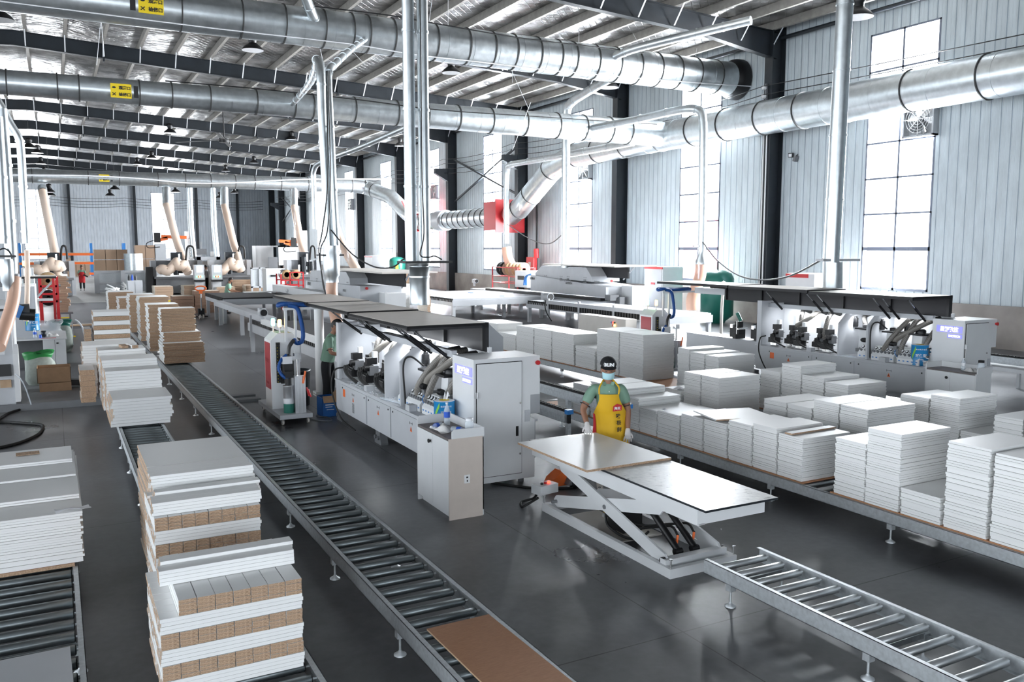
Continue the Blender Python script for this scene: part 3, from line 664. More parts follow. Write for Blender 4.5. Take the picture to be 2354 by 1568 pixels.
# flexible salmon hoses
def hose(label, pts, r, m_='salmon', group=None, pitch=0.035, name='flexible_hose', rib=0.10):
    P = resample(spline(pts, 10), pitch/2); rr = [r*(1+rib*(0.5 if i % 2 else -0.5)) for i in range(len(P))]
    lo = min(P, key=lambda v: v.z)
    return one(name, MB().tube(P, r, 14, radii=rr), m_, label, 'hose', group)
hose('salmon flexible hose going down behind the open lid of the near machine', [(4.82,16.5,2.2),(4.80,16.45,1.95),(4.78,16.2,1.6),(4.78,15.9,1.2)], 0.115)
t = Thing('duct_collector', 'silver sleeve with clamps at the bottom of the pipe bundle', 'duct', (4.82,16.5,2.2))
t.part('cylinder', MB().lathe([(0.13,0),(0.13,0.1),(0.155,0.14),(0.165,0.30),(0.165,0.55),(0.15,0.60),(0.15,0.72)], (4.82,16.5,2.18), 24), 'galv'); t.part('mounting_plate', MB().box(4.55,5.05,16.4,16.6,2.70,2.73), 'flange')
hose('salmon hose with cone top in front of the second window', [(18.95,22,2.42),(18.9,22.0,1.9),(18.6,22.0,1.2),(18.6,22.0,0.8)], 0.19)
t = Thing('duct_collector', 'silver cone at the end of the pipe in front of the second window', 'duct', (18.95,22,2.3))
t.part('cone', MB().lathe([(0.21,0),(0.21,0.08),(0.11,0.32),(0.11,0.46)], (18.95,22,2.32), 20), 'galv'); t.part('mounting_plate', MB().box(18.6,19.4,21.95,22.05,2.9,2.94), 'lightgrey')
hose('pale salmon hose bending down beside the reel rack', [(21.2,40.1,2.9),(21.25,40,2.3),(21.5,39.6,1.6),(21.9,39.2,1.15)], 0.26, rib=0.08)
hose('salmon hose hanging at the far left edge', [ay(34,640,14.5), ay(30,690,14.3), ay(16,740,14.0), ay(-4,800,13.5)], 0.085)
t = Thing('duct_collector', 'silver sleeve with black cable on the pipe at the left edge', 'duct', tuple(ay(18,640,14.4)))
c_ = ay(17, 640, 14.4); t.part('cylinder', MB().lathe([(0.07,0),(0.07,0.1),(0.09,0.14),(0.09,0.42),(0.08,0.46)], (c_.x, c_.y, c_.z-0.18), 20), 'galv'); t.part('mounting_plate', MB().cbox((c_.x, c_.y, c_.z+0.32), (0.26,0.16,0.03)), 'flange')
hose('straight pale hose at the end of the segmented elbow pipe', [ay(62,575,20), ay(63,640,20), ay(62,700,20), ay(60,740,20)], 0.05, 'salmonpale')
for (px0, y0, px1, y1, pxm, ym, Y, lab) in (
    (97, 440, 134, 640, 118, 540, 56, 'pale flexible hose slanting down left of the red aproned worker'),
    (382, 470, 432, 628, 408, 560, 56, 'pale flexible hose slanting down in front of the end wall window'),
    (515, 472, 551, 610, 537, 560, 56, 'pale flexible hose slanting down in the middle of the end wall'),
    (675, 474, 712, 620, 692, 560, 56, 'pale flexible hose slanting down before the big white machine')):
    a = ay(px0, 432, 60.9); b = ay(px0+1, y0, 60.5)
    one('drop_pipe', MB().tube([a, b], 0.26, 12), 'galv', 'short galvanised stub under the farthest duct, above the hose at pixel row %s' % 0 if False else 'galvanised stub above the %s pale flexible hose from the left' % {97:'first',382:'second',515:'third',675:'fourth'}[px0], 'pipe')
    hose(lab, [b, ay((px0+pxm)/2, (y0+ym)/2-2, 59), ay(pxm, ym, 58), ay((pxm+px1)/2+1, (ym+y1)/2, 57), ay(px1, y1, 56)], 0.24, 'salmonpale', pitch=0.12, rib=0.06)
for (px, lab) in ((437, 'slim vertical pipe left of centre before the end wall'), (490, 'slim vertical pipe with dark cable before the end wall')):
    one('drop_pipe', MB().tube([ay(px-1, 432, 60.9), ay(px+2, 520, 60.8), ay(px+9, 590, 60.7)], 0.18, 10), 'galv', lab, 'pipe')
hose('long pale hose slanting right behind the pipe bundle', [ay(768,512,45), ay(785,560,43), ay(808,600,41), ay(822,625,40)], 0.22, 'salmonpale', pitch=0.1)

# ================================================================ high bay lamps, roof fan, wires
def lamp_make(label, p, s=1.0):
    t = Thing('high_bay_lamp', label, 'lamp', tuple(p), local=True, group='high bay lamps under the roof')
    t.part('housing', MB().lathe([(0.10,0.20),(0.115,0.22),(0.12,0.30),(0.14,0.32),(0.14,0.46),(0.10,0.48),(0.05,0.50)], n=20), 'black')
    t.part('shade', MB().lathe([(0.33,0.0),(0.325,0.03),(0.26,0.11),(0.17,0.18),(0.12,0.22),(0.10,0.22)], n=28), 'black')
    t.part('reflector', MB().lathe([(0.30,0.012),(0.305,0.006),(0.325,0.0),(0.33,0.0)], n=28).lathe([(0.001,0.03),(0.30,0.012)], n=28), 'lampwhite')
    t.o.scale = (s,s,s); return t.o
LP = [(581,116,34.85),(1037,168,34.85),(1400,202,31.0),(1973,40,17.3),(391,306,61.4),(671,322,61.4),(920,336,58),(584,375,79),(349,364,79.3),(94,377,88.8),(519,394,88),(796,381,73),(2,46,34.7),
      (316,378,83),(67,340,61.4),(86,352,75),(113,442,72),(115,450,76),(264,436,80),(253,450,90),(404,442,84),(539,444,90),(505,455,97),(706,386,84),(102,398,95)]
l0 = None; HANG = []
for i, (px, py, Y) in enumerate(LP):
    p = ay(px, py, Y)
    lab = 'black high bay lamp with white reflector hanging under the foil roof'
    if l0 is None: l0 = lo_ = lamp_make(lab, p, 1.25)
    else: lo_ = dup(l0, tuple(p))
    HANG.append((lo_, p))
for lo_, p in HANG:
    k = 1/1.25; o_ = bpy.data.objects.new('hanger', MB().cyl((0,0,0.49),(0,0,(roofz(p.x)+0.01-p.z)*k),0.010,6).mesh('hanger','black')); COL.objects.link(o_); o_.parent = lo_
f_ = ay(515, 322, 52)
t = Thing('roof_fan', 'huge black ceiling fan hanging below the middle duct', 'fan', tuple(f_))
t.part('downrod', MB().cyl(f_, Vector((f_.x,f_.y,roofz(f_.x)-0.6)), 0.04, 8), 'black'); t.part('hub', MB().cyl(f_-Vector((0,0,.15)), f_+Vector((0,0,.1)), 0.28, 16), 'black')
for k in range(6):
    a = k*PI/3+0.25; d = Vector((math.cos(a), math.sin(a), 0)); t.part('blade', MB().bar(f_+d*0.25, f_+d*3.3, 0.20, 0.02), 'flange')
# thin suspension wires
rw = random.Random(3)
for (a, b) in (((1590,185),(1620,0)),((1625,150),(1720,0)),((1178,190),(1178,70)),((1330,175),(1331,20)),((1030,60),(1030,0)),((993,0),(985,60)),((240,130),(228,0)),((222,150),(236,0)),((840,150),(700,0)),((742,140),(712,0)),((1500,160),(1446,60)),((1215,250),(1175,160)),((1178,345),(1220,235))):
    Y = 27 if a[0] > 900 else 26.5
    p, q = ay(*a, Y), ay(*b, Y)
    if q.z > roofz(q.x)+0.1: q = p.lerp(q, (roofz(q.x)+0.1-p.z)/(q.z-p.z))
    one('suspension_wire', MB().tube([p, q], 0.008, 4), 'lampwhite', 'thin pale suspension wire between duct and roof', 'wire', 'suspension wires')
pts = [ay(px, py, 24.9) for px, py in ((-5,2),(200,28),(500,66),(800,100),(950,125),(1100,142),(1300,165),(1600,190),(1750,200))]
one('steel_cable', MB().tube(spline(pts, 3), 0.02, 5), 'lampwhite', 'long pale cable slung below the upper duct', 'cable')
pts = [ay(px, py, 27.6) for px, py in ((380,186),(600,205),(830,230),(1000,252),(1200,266),(1510,286))]
one('black_cable', MB().tube(spline(pts, 3), 0.018, 5), 'black', 'black cable lying along the top of the middle duct', 'cable')
pts = [ay(px, py, 24.8) for px, py in ((700,12),(900,36),(1000,54),(1200,88),(1370,108),(1480,122))]
one('black_cable', MB().tube(spline(pts, 3), 0.02, 5), 'black', 'black cable lying along the top of the upper duct', 'cable')
pts = [ay(px, py, 60) for px, py in ((20,402),(200,404),(330,411),(440,421),(560,419),(700,412),(900,412))]
one('steel_cable', MB().tube(spline(pts, 3), 0.05, 5), 'lampwhite', 'sagging pale cable in front of the farthest duct', 'cable')
pts = [Vector(p) for p in ((13.95,12.55,2.7),(15.2,14.5,2.35),(16.6,17.5,2.1),(17.9,20,2.2),(18.9,22,2.9))]
one('black_cable', MB().tube(spline([ (14.25,12.5,2.72),(15.4,14.9,2.15),(16.7,17.6,2.05),(17.9,20.0,2.45),(18.9,21.9,3.05)], 6), 0.022, 6), 'black', 'sagging black cable between the two rightmost drop pipes', 'cable')
one('black_cable', MB().tube(spline([(4.8,16.4,3.2),(4.95,15.6,2.75),(5.1,14.8,2.52),(5.2,14.1,2.52),(5.25,13.7,2.66),(5.3,13.4,2.7)], 6), 0.014, 6), 'black', 'sagging black cable between the pipe bundle and the twin pipes', 'cable')
one('black_cable', MB().tube(spline([(5.42,13.25,8.5),(5.43,13.25,6),(5.43,13.25,4),(5.44,13.22,3.1),(5.36,13.2,2.75),(5.5,13.2,2.7),(5.62,13.2,2.72),(5.75,13.2,2.66)], 6), 0.012, 6), 'black', 'black cable running down between the twin pipes', 'cable')
for dx in (0, 0.10):
    one('black_cable', MB().tube(spline([(4.78-dx*.3,16.3,6.2),(4.78-dx*.5,16.3,4.2),(4.70-dx,16.3,3.2),(4.55-dx*.3,16.3,2.8),(4.58,16.3,2.2+dx),(4.62,16.2,1.9)], 6), 0.013, 6), 'black', 'black cable hanging beside the pipe bundle', 'cable', 'black cables on the pipe bundle')
one('black_cable', MB().tube(spline([(21.2,40,4.1),(20.6,36.5,3.3),(19.6,33,3.05),(18.7,30.2,3.5)], 6), 0.02, 6), 'black', 'thin cable sagging above the far machine hood', 'cable')
one('black_cable', MB().tube(spline([ay(-3,575,14.4), ay(12,572,14.4), ay(27,590,14.4), ay(26,640,14.4), ay(20,700,14.3)], 6), 0.012, 6), 'black', 'black cable looping on the pipe at the left edge', 'cable')
# ================================================================ roller conveyors
def conveyor(label, x0, x1, y0, y1, roller, pitch=0.2, rr=0.030, legs=(), zt=0.30, ry=None, rail_mat='galvrail', short=False, group=None):
    t = Thing('roller_conveyor', label, 'conveyor', ((x0+x1)/2, (y0+y1)/2, 0), group=group)
    for s, x in ((1, x0), (-1, x1)):
        xi = x + s*0.038
        a, b = min(x, xi), max(x, xi)
        m_ = MB().box(x if s > 0 else x-0.004, x+0.004 if s > 0 else x, y0, y1, zt-0.115, zt).box(a, b, y0, y1, zt-0.004, zt).box(a, b, y0, y1, zt-0.115, zt-0.111)
        t.part('side_rail', m_, rail_mat)
    ya, yb = ry or (y0, y1); y = ya + pitch/2; n = 0; first = None
    while y < yb and n < 100:
        if first is None:
            mb = MB(); L = x1-x0-0.10; cx = (x0+x1)/2
            mb.lathe([(0.008,-L/2-0.03),(0.008,-L/2-0.002),(rr*0.75,-L/2-0.001),(rr,-L/2+0.006),(rr,L/2-0.006),(rr*0.75,L/2+0.001),(0.008,L/2+0.002),(0.008,L/2+0.03)], (0,0,0), 16, 0, 'x', mis=[1,2,2,0,2,2,1])
            me = mb.mesh('roller', [roller, 'steel', 'rubber']); first = me
        o = bpy.data.objects.new('roller', first); COL.objects.link(o); o.parent = t.o
        o.location = (0, y-(y0+y1)/2, zt-0.048); y += pitch; n += 1
    for ly in legs:
        for x in (x0+0.03, x1-0.03):
            m_ = MB().box(x-0.028, x+0.028, ly-0.028, ly+0.028, 0.13, zt-0.10).cyl((x,ly,0.03),(x,ly,0.13),0.009,8).lathe([(0.045,0.0),(0.045,0.008),(0.018,0.022),(0.012,0.035)], (x,ly,0), 14)
            t.part('leg', m_, rail_mat)
        t.part('cross_bar', MB().box(x0+0.05, x1-0.05, ly-0.02, ly+0.02, 0.17, 0.21), rail_mat)
    return t
conveyor('long empty roller conveyor with grey rails running up the middle', 1.98, 2.60, 3.0, 31.0, 'dsteel', legs=(3.8,5.41,6.99,8.56,10.3,12.0,13.53,15.2,17,19,21,23,25,27,29), ry=(3.6,20.6))
conveyor('short silver roller conveyor in the right foreground', 4.60, 5.22, 2.0, 5.22, 'steel', pitch=0.188, legs=(2.3,3.62,4.93), ry=(2.0,5.22))
conveyor('conveyor half hidden below the striped piles of strips', 0.70, 1.30, 4.3, 30.0, 'dsteel', pitch=0.17, legs=(5.6,8.6,10.1,11.66,13.19,15,17,19,21,23,25,27), ry=(4.3,14.0))
conveyor('wide dark roller conveyor in the bottom left corner', -1.05, 0.05, 4.0, 9.6, 'dsteel', pitch=0.21, rr=0.036, legs=(6.2,8.2,9.2))
conveyor('galvanised conveyor carrying the long front row of white board stacks', 7.02, 7.80, 3.2, 12.4, 'steel', pitch=0.2, legs=(3.8,5.33,6.91,8.5,10.0,11.44))
conveyor('conveyor hidden beneath the middle row of white board stacks', 8.42, 9.2, 4.0, 11.0, 'steel', pitch=0.2, legs=(5.0,7.0,9.0,10.6), ry=(8.5,9.4))
conveyor('conveyor under the back row of white board stacks', 9.80, 10.62, 4.6, 21.0, 'steel', pitch=0.2, legs=(5.2,7.5,9.8,12.0,13.9,15.96,18,20), ry=(4.6,9))

# ================================================================ boards
BD = []      # cx, cy, z0, dx, dy, t, mats, label, group, name
rb = random.Random(11)
def bmesh_board(dx, dy, t, mats, cache={}):
    k = (round(dx,4), round(dy,4), round(t,5), tuple(mats))
    if k not in cache:
        mb = MB(); mb.box(-dx/2, dx/2, -dy/2, dy/2, 0, t, [0,0,1,2,1,2])   # bottom, top, -y, +x, +y, -x
        cache[k] = mb.mesh('board', list(mats))
    return cache[k]
def stack(desc, x0, x1, y0, y1, z0, z1, t=0.0222, mats=('board','board','board'), jx=0.009, jy=0.007, top=None, name='board', lean=(0,0), group=None):
    n = max(1, int(round((z1-z0)/t))); t = (z1-z0)/n
    for k in range(n):
        lab = desc
        if k == n-1 and top: lab = top
        u = k/max(1, n-1)
        BD.append(((x0+x1)/2+rb.uniform(-jx,jx)+lean[0]*u, (y0+y1)/2+rb.uniform(-jy,jy)+lean[1]*u, z0+k*t, x1-x0, y1-y0, t-0.0022, mats, lab, group or ('boards: '+desc), name))
G_ = 0.009
def row(X0, X1, lst, t=0.0222):
    for (ya, yb, z, desc, x1, top) in lst:
        stack(desc, X0, x1 or X1, ya+G_, yb-G_, 0.315, z, t, top=top)
row(7.06, 7.79, [
    (3.85, 4.36, 1.10, 'white board in the front row stack cut by the right picture edge', None, None),
    (4.38, 4.80, 1.12, 'white board in the front row stack second from the right edge', None, 'top white board of the front row stack second from the right edge'),
    (4.82, 5.25, 0.57, 'white board in the low gap stack of the front row', None, 'top white board of the lowest front row stack'),
    (5.26, 5.66, 1.08, 'white board in the tallest front row stack, right of the visible rollers', None, 'top white board of the tallest front row stack'),
    (5.66, 6.05, 0.905, 'white board in the stack just right of the visible silver rollers', 7.60, None),
    (6.47, 6.84, 0.795, 'white board in the stack just left of the visible silver rollers', None, None),
    (6.85, 7.23, 0.835, 'white board in the front row stack second left of the visible rollers', None, 'top board, with faint stamp, second stack left of the visible rollers'),
    (7.24, 7.64, 0.80, 'white board in the front row stack third left of the visible rollers', None, None),
    (7.66, 8.08, 0.735, 'white board in the front row stack under the skewed loose panel', None, None),
    (8.10, 8.53, 0.725, 'white board in the front row stack behind the skewed loose panel', None, None),
    (8.55, 9.01, 0.685, 'white board in the front row stack right of the standing worker', None, None),
    (9.02, 9.41, 0.67, 'white board in the front row stack at the right elbow of the worker', None, None),
    (9.42, 9.74, 0.77, 'white board in the front row stack directly behind the worker', None, None),
    (9.76, 10.18, 0.86, 'white board in the front row stack behind the shoulder of the worker', None, None),
    (10.2, 10.64, 0.86, 'white board in the front row stack hidden mostly behind the worker', None, None),
    (10.70, 11.14, 0.77, 'white board in the front row stack left of the worker, second from its end', 7.65, None),
    (11.16, 11.60, 0.68, 'white board in the last front row stack, behind the toothed rails', 7.65, None)])
row(8.45, 9.30, [
    (6.77, 7.19, 0.94, 'white board in the wide middle row stack, nearer half', None, 'top white board of the wide middle row stack, nearer half'),
    (7.20, 7.61, 0.94, 'white board in the wide middle row stack, farther half', None, None),
    (7.62, 8.04, 0.815, 'white board in the lower middle row stack next to the wide one', None, None),
    (8.05, 8.47, 0.815, 'white board in the lower middle row stack, its far half', None, None),
    (9.35, 9.75, 0.97, 'white board in the tall block right of the cap of the worker, nearer half', 9.25, None),
    (9.76, 10.15, 0.97, 'white board in the tall block right of the cap of the worker, farther half', 9.25, None),
    (10.2, 10.62, 0.66, 'white board in the low middle row stack beside the tall block', 9.1, None)])
row(9.85, 10.60, [
    (5.30, 5.75, 0.865, 'white board in the back row stack at the right picture edge', None, None),
    (5.76, 6.12, 0.865, 'white board in the back row stack by the white floor unit', None, None),
    (6.16, 6.54, 0.595, 'white board in the low back row stack before the small cabinet', None, None),
    (6.55, 6.97, 0.985, 'white board in the back row stack in front of the far small cabinet', None, 'top board of the back row stack in front of the far small cabinet'),
    (6.98, 7.41, 0.925, 'white board in the back row stack just left of the far small cabinet', None, None),
    (8.24, 8.67, 0.915, 'white board in the nearest stack of the stepped back row group', 10.65, None),
    (8.68, 9.11, 0.96, 'white board in the second stack of the stepped back row group', None, None),
    (9.12, 9.52, 1.085, 'white board in the tallest stack of the stepped back row group', None, 'top white board of the stepped back row group'),
    (9.54, 9.97, 0.935, 'white board in the farthest stack of the stepped back row group', None, None),
    (10.93, 11.28, 1.02, 'white board in the nearest of three joined stacks beside the red glue unit', 10.67, None),
    (11.29, 11.68, 1.035, 'white board in the middle of three joined stacks beside the red glue unit', 10.66, None),
    (11.69, 12.02, 1.07, 'white board in the farthest of three joined stacks beside the red glue unit', 10.66, None),
    (13.03, 13.81, 1.20, 'white board in the tall stack above the cap of the worker, right half', None, None),
    (13.83, 14.62, 1.20, 'white board in the tall stack above the cap of the worker, left half', None, None),
    (14.68, 15.44, 0.775, 'white board in the low stack left of the tall one above the worker', None, None),
    (15.50, 16.43, 0.99, 'white board in the long back row stack, right third', None, None),
    (16.45, 17.25, 0.99, 'white board in the long back row stack, middle third', None, None),
    (17.27, 18.12, 0.99, 'white board in the long back row stack, left third', None, None),
    (18.16, 19.1, 0.74, 'white board in the low stack behind the near machine lid', None, None),
    (19.15, 20.4, 0.94, 'white board in the farthest stack of the back row', None, None)], t=0.0235)
# loose panels
P_ = lambda v: tuple(v)
def loose(name, label, c, d, rot, mats, cat='board', group=None):
    mb = MB(); mb.cbox((0,0,d[2]/2), d, None, [0,0,1,2,1,2]); o = bpy.data.objects.new(name, mb.mesh(name, list(mats))); COL.objects.link(o); o.location = c; o.rotation_euler = rot
    return props(o, label, cat, group)
loose('board', 'skewed loose white board with brown raw edge on the front row', (7.50, 8.03, 0.748), (0.80,0.62,0.018), (0,R(0.0),R(-14)), ('board','chip','board'))
loose('board_strip', 'narrow white strip with brown edge lying on a front row stack', (7.45, 6.80, 0.837), (0.74,0.10,0.018), (0,0,R(3)), ('board','chip','chip'), 'strip') if False else loose('board_strip', 'narrow white strip with brown edge lying on a front row stack', (7.44, 6.72, 0.797), (0.72,0.10,0.018), (0,0,R(2)), ('board','chip','chip'), 'strip')
loose('hardboard_sheet', 'brown hardboard sheet lying on the conveyor at the bottom edge', (2.33, 4.42, 0.295), (0.47,1.35,0.012), (0,0,R(1)), ('ply','wood','wood'), 'sheet')
for (y0, y1, lab) in ((6.45, 12.0, 'thin brown base panel under the front row stacks behind the gap'), (3.8, 6.08, 'thin brown base panel under the front row stacks before the gap')):
    loose('base_panel', lab, (7.43, (y0+y1)/2, 0.302), (0.76, y1-y0, 0.012), (0,0,0), ('ply','ply','ply'), 'panel')
loose('base_panel', 'brown base panel under the middle row of stacks', (8.87, 8.7, 0.302), (0.9, 4.0, 0.012), (0,0,0), ('ply','ply','ply'), 'panel')
loose('base_panel', 'brown base panel under the back row of stacks', (10.22, 8.0, 0.302), (0.8, 6.0, 0.012), (0,0,0), ('ply','ply','ply'), 'panel')
loose('base_panel', 'brown base panel under the far end of the back row', (10.22, 15.8, 0.302), (0.8, 9.3, 0.012), (0,0,0), ('ply','ply','ply'), 'panel')
def crumple(label, c, w, d, h, rz=0.0, seed=1, m_='paper', name='paper_sheet'):
    r = random.Random(seed); ph = [r.uniform(0, 6) for _ in range(6)]
    def fn(u, v):
        x = (u-.5)*w; y = (v-.5)*d; z = h*(0.35*abs(math.sin(5*u+ph[0])*math.cos(4*v+ph[1])) + 0.65*max(0, math.sin(3*u+2.2*v+ph[2])))
        return (c[0]+x*math.cos(rz)-y*math.sin(rz), c[1]+x*math.sin(rz)+y*math.cos(rz), c[2]+0.002+z)
    return one(name, MB().grid(fn, 9, 7, thick=-0.001), m_, label, 'paper' if m_ == 'paper' else 'cloth')
crumple('folded white paper sheet sticking out from the bottom left stack', (0.03,7.52,0.755), 0.26, 0.10, 0.035, 0.2, 2)
crumple('white paper sheet tucked at the corner of the tall block', (8.47,10.28,0.67), 0.25, 0.16, 0.04, 0.4, 3)
crumple('small crumpled white scrap stuck on the front row stack side', (7.12,8.95,0.69), 0.10, 0.08, 0.02, 0.2, 4)

# bottom left stack, boards lying across, stepped back
LBL = 'long grey-white board in the stepped stack at the left picture edge'
MW = ('board','board','chip')
stack(LBL, -1.0, 0.09, 7.5, 9.6, 0.33, 0.75, 0.0215, ('board','board','board'), 0.012, 0.006, top='long board with paper sheet on the stepped left edge stack')
stack(LBL, -1.0, 0.09, 7.9, 9.6, 0.752, 0.79, 0.019, ('board','board','board'), 0.003, 0.003)
stack(LBL, -1.0, 0.08, 8.54, 9.6, 0.792, 0.812, 0.02, ('board','board','board'), 0.002, 0.002)
stack(LBL, -1.0, 0.06, 9.02, 9.62, 0.814, 0.85, 0.018, ('board','board','board'), 0.002, 0.002, top='top board of the stepped left edge stack, with a label')
loose('base_panel', 'thick brown base panel under the stepped left edge stack', (-0.50, 8.5, 0.30), (1.05, 2.0, 0.028), (0,0,0), ('ply','chip','chip'), 'panel')
loose('board_label', 'small brown rectangle lying on the stepped left edge stack', (-0.32, 9.42, 0.852), (0.20, 0.13, 0.006), (0,0,0.05), ('chip','chip','chip'), 'offcut')
loose('loose_sheet', 'thin dark sheet lying on rollers in the bottom left corner', (-0.40, 5.45, 0.300), (0.75, 0.95, 0.010), (0,0,0.02), ('lightgrey','midgrey','midgrey'), 'sheet')
# crosswise piles of strips on the second conveyor
SM = ('board','board','chip')           # strip along X: long sides white, ends raw
SMy = ('board','chip','board')          # strip along Y: ends face -Y
def cross(desc, x0, x1, y0, y1, z0, layers, nw, first, t=0.0225, miss=0, per=4):
    """layers of nw strips, alternately along Y ('y', raw ends in front) and along X ('x')"""
    z = z0; kind = first
    for L in range(layers):
        if kind == 'y':
            w = (x1-x0)/nw
            for i in range(nw):
                if L == layers-1 and i < miss: continue
                for k in range(per):
                    BD.append((x0+w*(i+.5)+rb.uniform(-.0015,.0015), (y0+y1)/2+rb.uniform(-.004,.004), z+k*t, w-0.004, y1-y0, t-0.0012, SMy, desc[0], 'strips: '+desc[0], 'board_strip'))
        else:
            w = (y1-y0)/nw
            for i in range(nw):
                for k in range(per):
                    BD.append(((x0+x1)/2+rb.uniform(-.006,.006), y0+w*(i+.5)+rb.uniform(-.001,.001), z+k*t, x1-x0, w-0.003, t-0.0012, SM, desc[1], 'strips: '+desc[1], 'board_strip'))
        z += per*t+0.0015; kind = 'x' if kind == 'y' else 'y'
    return z
c1 = ('narrow strip laid lengthwise, raw brown end forward, in the nearest striped pile', 'narrow white strip laid crosswise in the nearest striped pile')
zt1 = cross(c1, 0.42, 1.22, 4.95, 5.75, 0.318, 6, 8, 'x', t=0.0228, miss=1)
for j, (yy, zz) in enumerate(((5.21, 4), (5.31, 5))):
    for k in range(zz):
        BD.append((0.85+rb.uniform(-.008,.008)+0.01*j, yy+0.05, zt1+k*0.0228, 0.79, 0.097, 0.0215, SM, 'long white strip on top of the nearest striped pile', 'strips on top of the nearest striped pile', 'board_strip'))
c2 = ('narrow strip with raw brown end forward in the second striped pile', 'narrow white strip laid crosswise in the second striped pile')
zt2 = cross(c2, 0.52, 1.24, 6.2, 6.95, 0.318, 7, 8, 'y', t=0.0237)
for (yy, nz, dx) in ((6.25,4,0.0),(6.35,4,0.01),(6.45,5,0.03),(6.56,3,0.0),(6.66,8,0.03),(6.76,8,0.02),(6.86,8,0.03)):
    for k in range(nz):
        BD.append((0.89+dx+rb.uniform(-.01,.01), yy+0.05, zt2+k*0.0228, 0.74, 0.097, 0.0215, SM, 'long white strip on top of the second striped pile', 'strips on top of the second striped pile', 'board_strip'))
SMc = ('board','board','chip')
stack('long white board in the pile just behind the second striped pile', 0.55, 1.30, 7.0, 7.85, 0.318, 1.17, 0.0228, SMc, 0.01, 0.006)
stack('white board in the ragged pile where the left conveyor reappears', 0.62, 1.41, 13.15, 14.05, 0.318, 0.71, 0.045, SMc, 0.03, 0.01, top='top white board of the ragged pile where the left conveyor reappears')
stack('white board in the raised block behind the ragged pile', 0.60, 1.38, 14.08, 14.55, 0.318, 1.00, 0.045, SMc, 0.01, 0.004)
stack('white board in the taller block two behind the ragged pile', 0.58, 1.38, 14.6, 15.2, 0.318, 1.11, 0.045, SMc, 0.012, 0.004)
stack('white board in the block topped with brown offcuts', 0.57, 1.30, 15.6, 16.2, 0.318, 1.16, 0.045, SMc, 0.012, 0.004)
stack('white board in the block right before the striped tower', 0.36, 1.22, 16.4, 17.2, 0.318, 1.17, 0.045, SMc, 0.02, 0.004)
stack('end-grain strip in the low stepped heap left of the boards', 0.30, 0.52, 15.5, 16.3, 0.318, 0.86, 0.09, ('board','chip','chip'), 0.02, 0.01, name='board_strip')
loose('wood_offcut', 'brown offcut lying on a white block of boards', (0.98, 15.9, 1.162), (0.10,0.32,0.04), (0,0,0.1), ('chip','chip','chip'), 'offcut')
loose('wood_offcut', 'pale offcut beside the brown one on the white block', (1.12, 15.85, 1.162), (0.10,0.36,0.05), (0,0,0.15), ('board','chip','board'), 'offcut')
c3 = ('narrow strip with brown end forward in the tall striped tower', 'narrow white strip laid crosswise in the tall striped tower')
z = 0.318
for L in range(16):
    br = L % 2 == 0
    BD.append((0.90+rb.uniform(-.004,.004), 17.95, z, 0.62, 0.75, 0.078, ('board','chip' if br else 'board','board' if br else 'chip'), c3[0] if br else c3[1], 'strips: '+(c3[0] if br else c3[1]), 'board_strip')); z += 0.0845
stack('brown edged board leaning against the left side of the striped tower', 0.44, 0.55, 17.65, 18.3, 0.318, 1.35, 0.045, ('board','chip','chip'), 0.006, 0.01)
# farther piles on the same conveyor and on the middle conveyor
MC = ('board','chip','board')
def mid(desc, x0, x1, y0, y1, z0, z1, **k): stack(desc, x0, x1, y0, y1, z0, z1, 0.035, MC, 0.018, 0.01, **k)
mid('brown edged board in the lowest tier of the stepped brown pile', 2.03, 2.88, 19.95, 20.9, 0.318, 0.77, top='widest board on the lowest tier of the stepped brown pile')
mid('brown edged board in the middle tier of the stepped brown pile', 2.06, 2.84, 20.2, 20.95, 0.772, 0.98)
mid('brown edged board in the top tier of the stepped brown pile', 2.05, 2.78, 20.45, 21.0, 0.982, 1.50, top='top board of the stepped brown pile')
mid('brown edged board in the pile behind the stepped brown pile', 1.99, 2.70, 22.6, 23.4, 0.318, 1.47)
mid('brown edged board in the third pile on the middle conveyor', 2.0, 2.75, 25.2, 26.2, 0.318, 1.52)
mid('brown edged board in the fourth pile on the middle conveyor', 1.95, 2.65, 28.0, 29.2, 0.318, 1.45)
mid('brown edged board in the fifth pile on the middle conveyor', 1.90, 2.85, 32.0, 33.4, 0.10, 1.15)
mid('brown edged board in the farthest pile on the middle conveyor', 1.80, 2.70, 36.5, 38.0, 0.10, 1.15)

# the 300 boards and the 300 strips that show largest become objects, the rest one object per kind
def size_px(b):
    d = (Vector((b[0], b[1], b[2])) - _C).dot(_F)
    px, py = proj((b[0], b[1], b[2]))
    off = 0.05 if (px < -80 or px > 2420 or py > 1640) else 1
    return (b[3]*0.6+b[4]*0.6)*b[5]*(FPX/d)**2*off
for nm, cat_ in (('board', 'board'), ('board_strip', 'strip')):
    L = sorted([b for b in BD if b[9] == nm], key=size_px, reverse=True)
    tops = {}
    for b in L: tops[b[8]] = max(tops.get(b[8], 0), b[2])
    for b in L[:300]:
        o = bpy.data.objects.new(nm, bmesh_board(b[3], b[4], b[5], b[6])); COL.objects.link(o); o.location = (b[0], b[1], b[2])
        props(o, b[7], cat_, b[8])
    rest = L[300:]
    if rest:
        mb = MB(); order = ['board', 'chip']
        for b in rest:
            mi = [order.index(b[6][k]) for k in (0,0,1,2,1,2)]
            mb.box(b[0]-b[3]/2, b[0]+b[3]/2, b[1]-b[4]/2, b[1]+b[4]/2, b[2], b[2]+b[5], mi)
        one('stacked_boards' if nm == 'board' else 'stacked_strips', mb, order, 'remaining distant or hidden white %s in the stacks across the hall' % ('boards' if nm == 'board' else 'strips'), cat_, None, 'stuff')
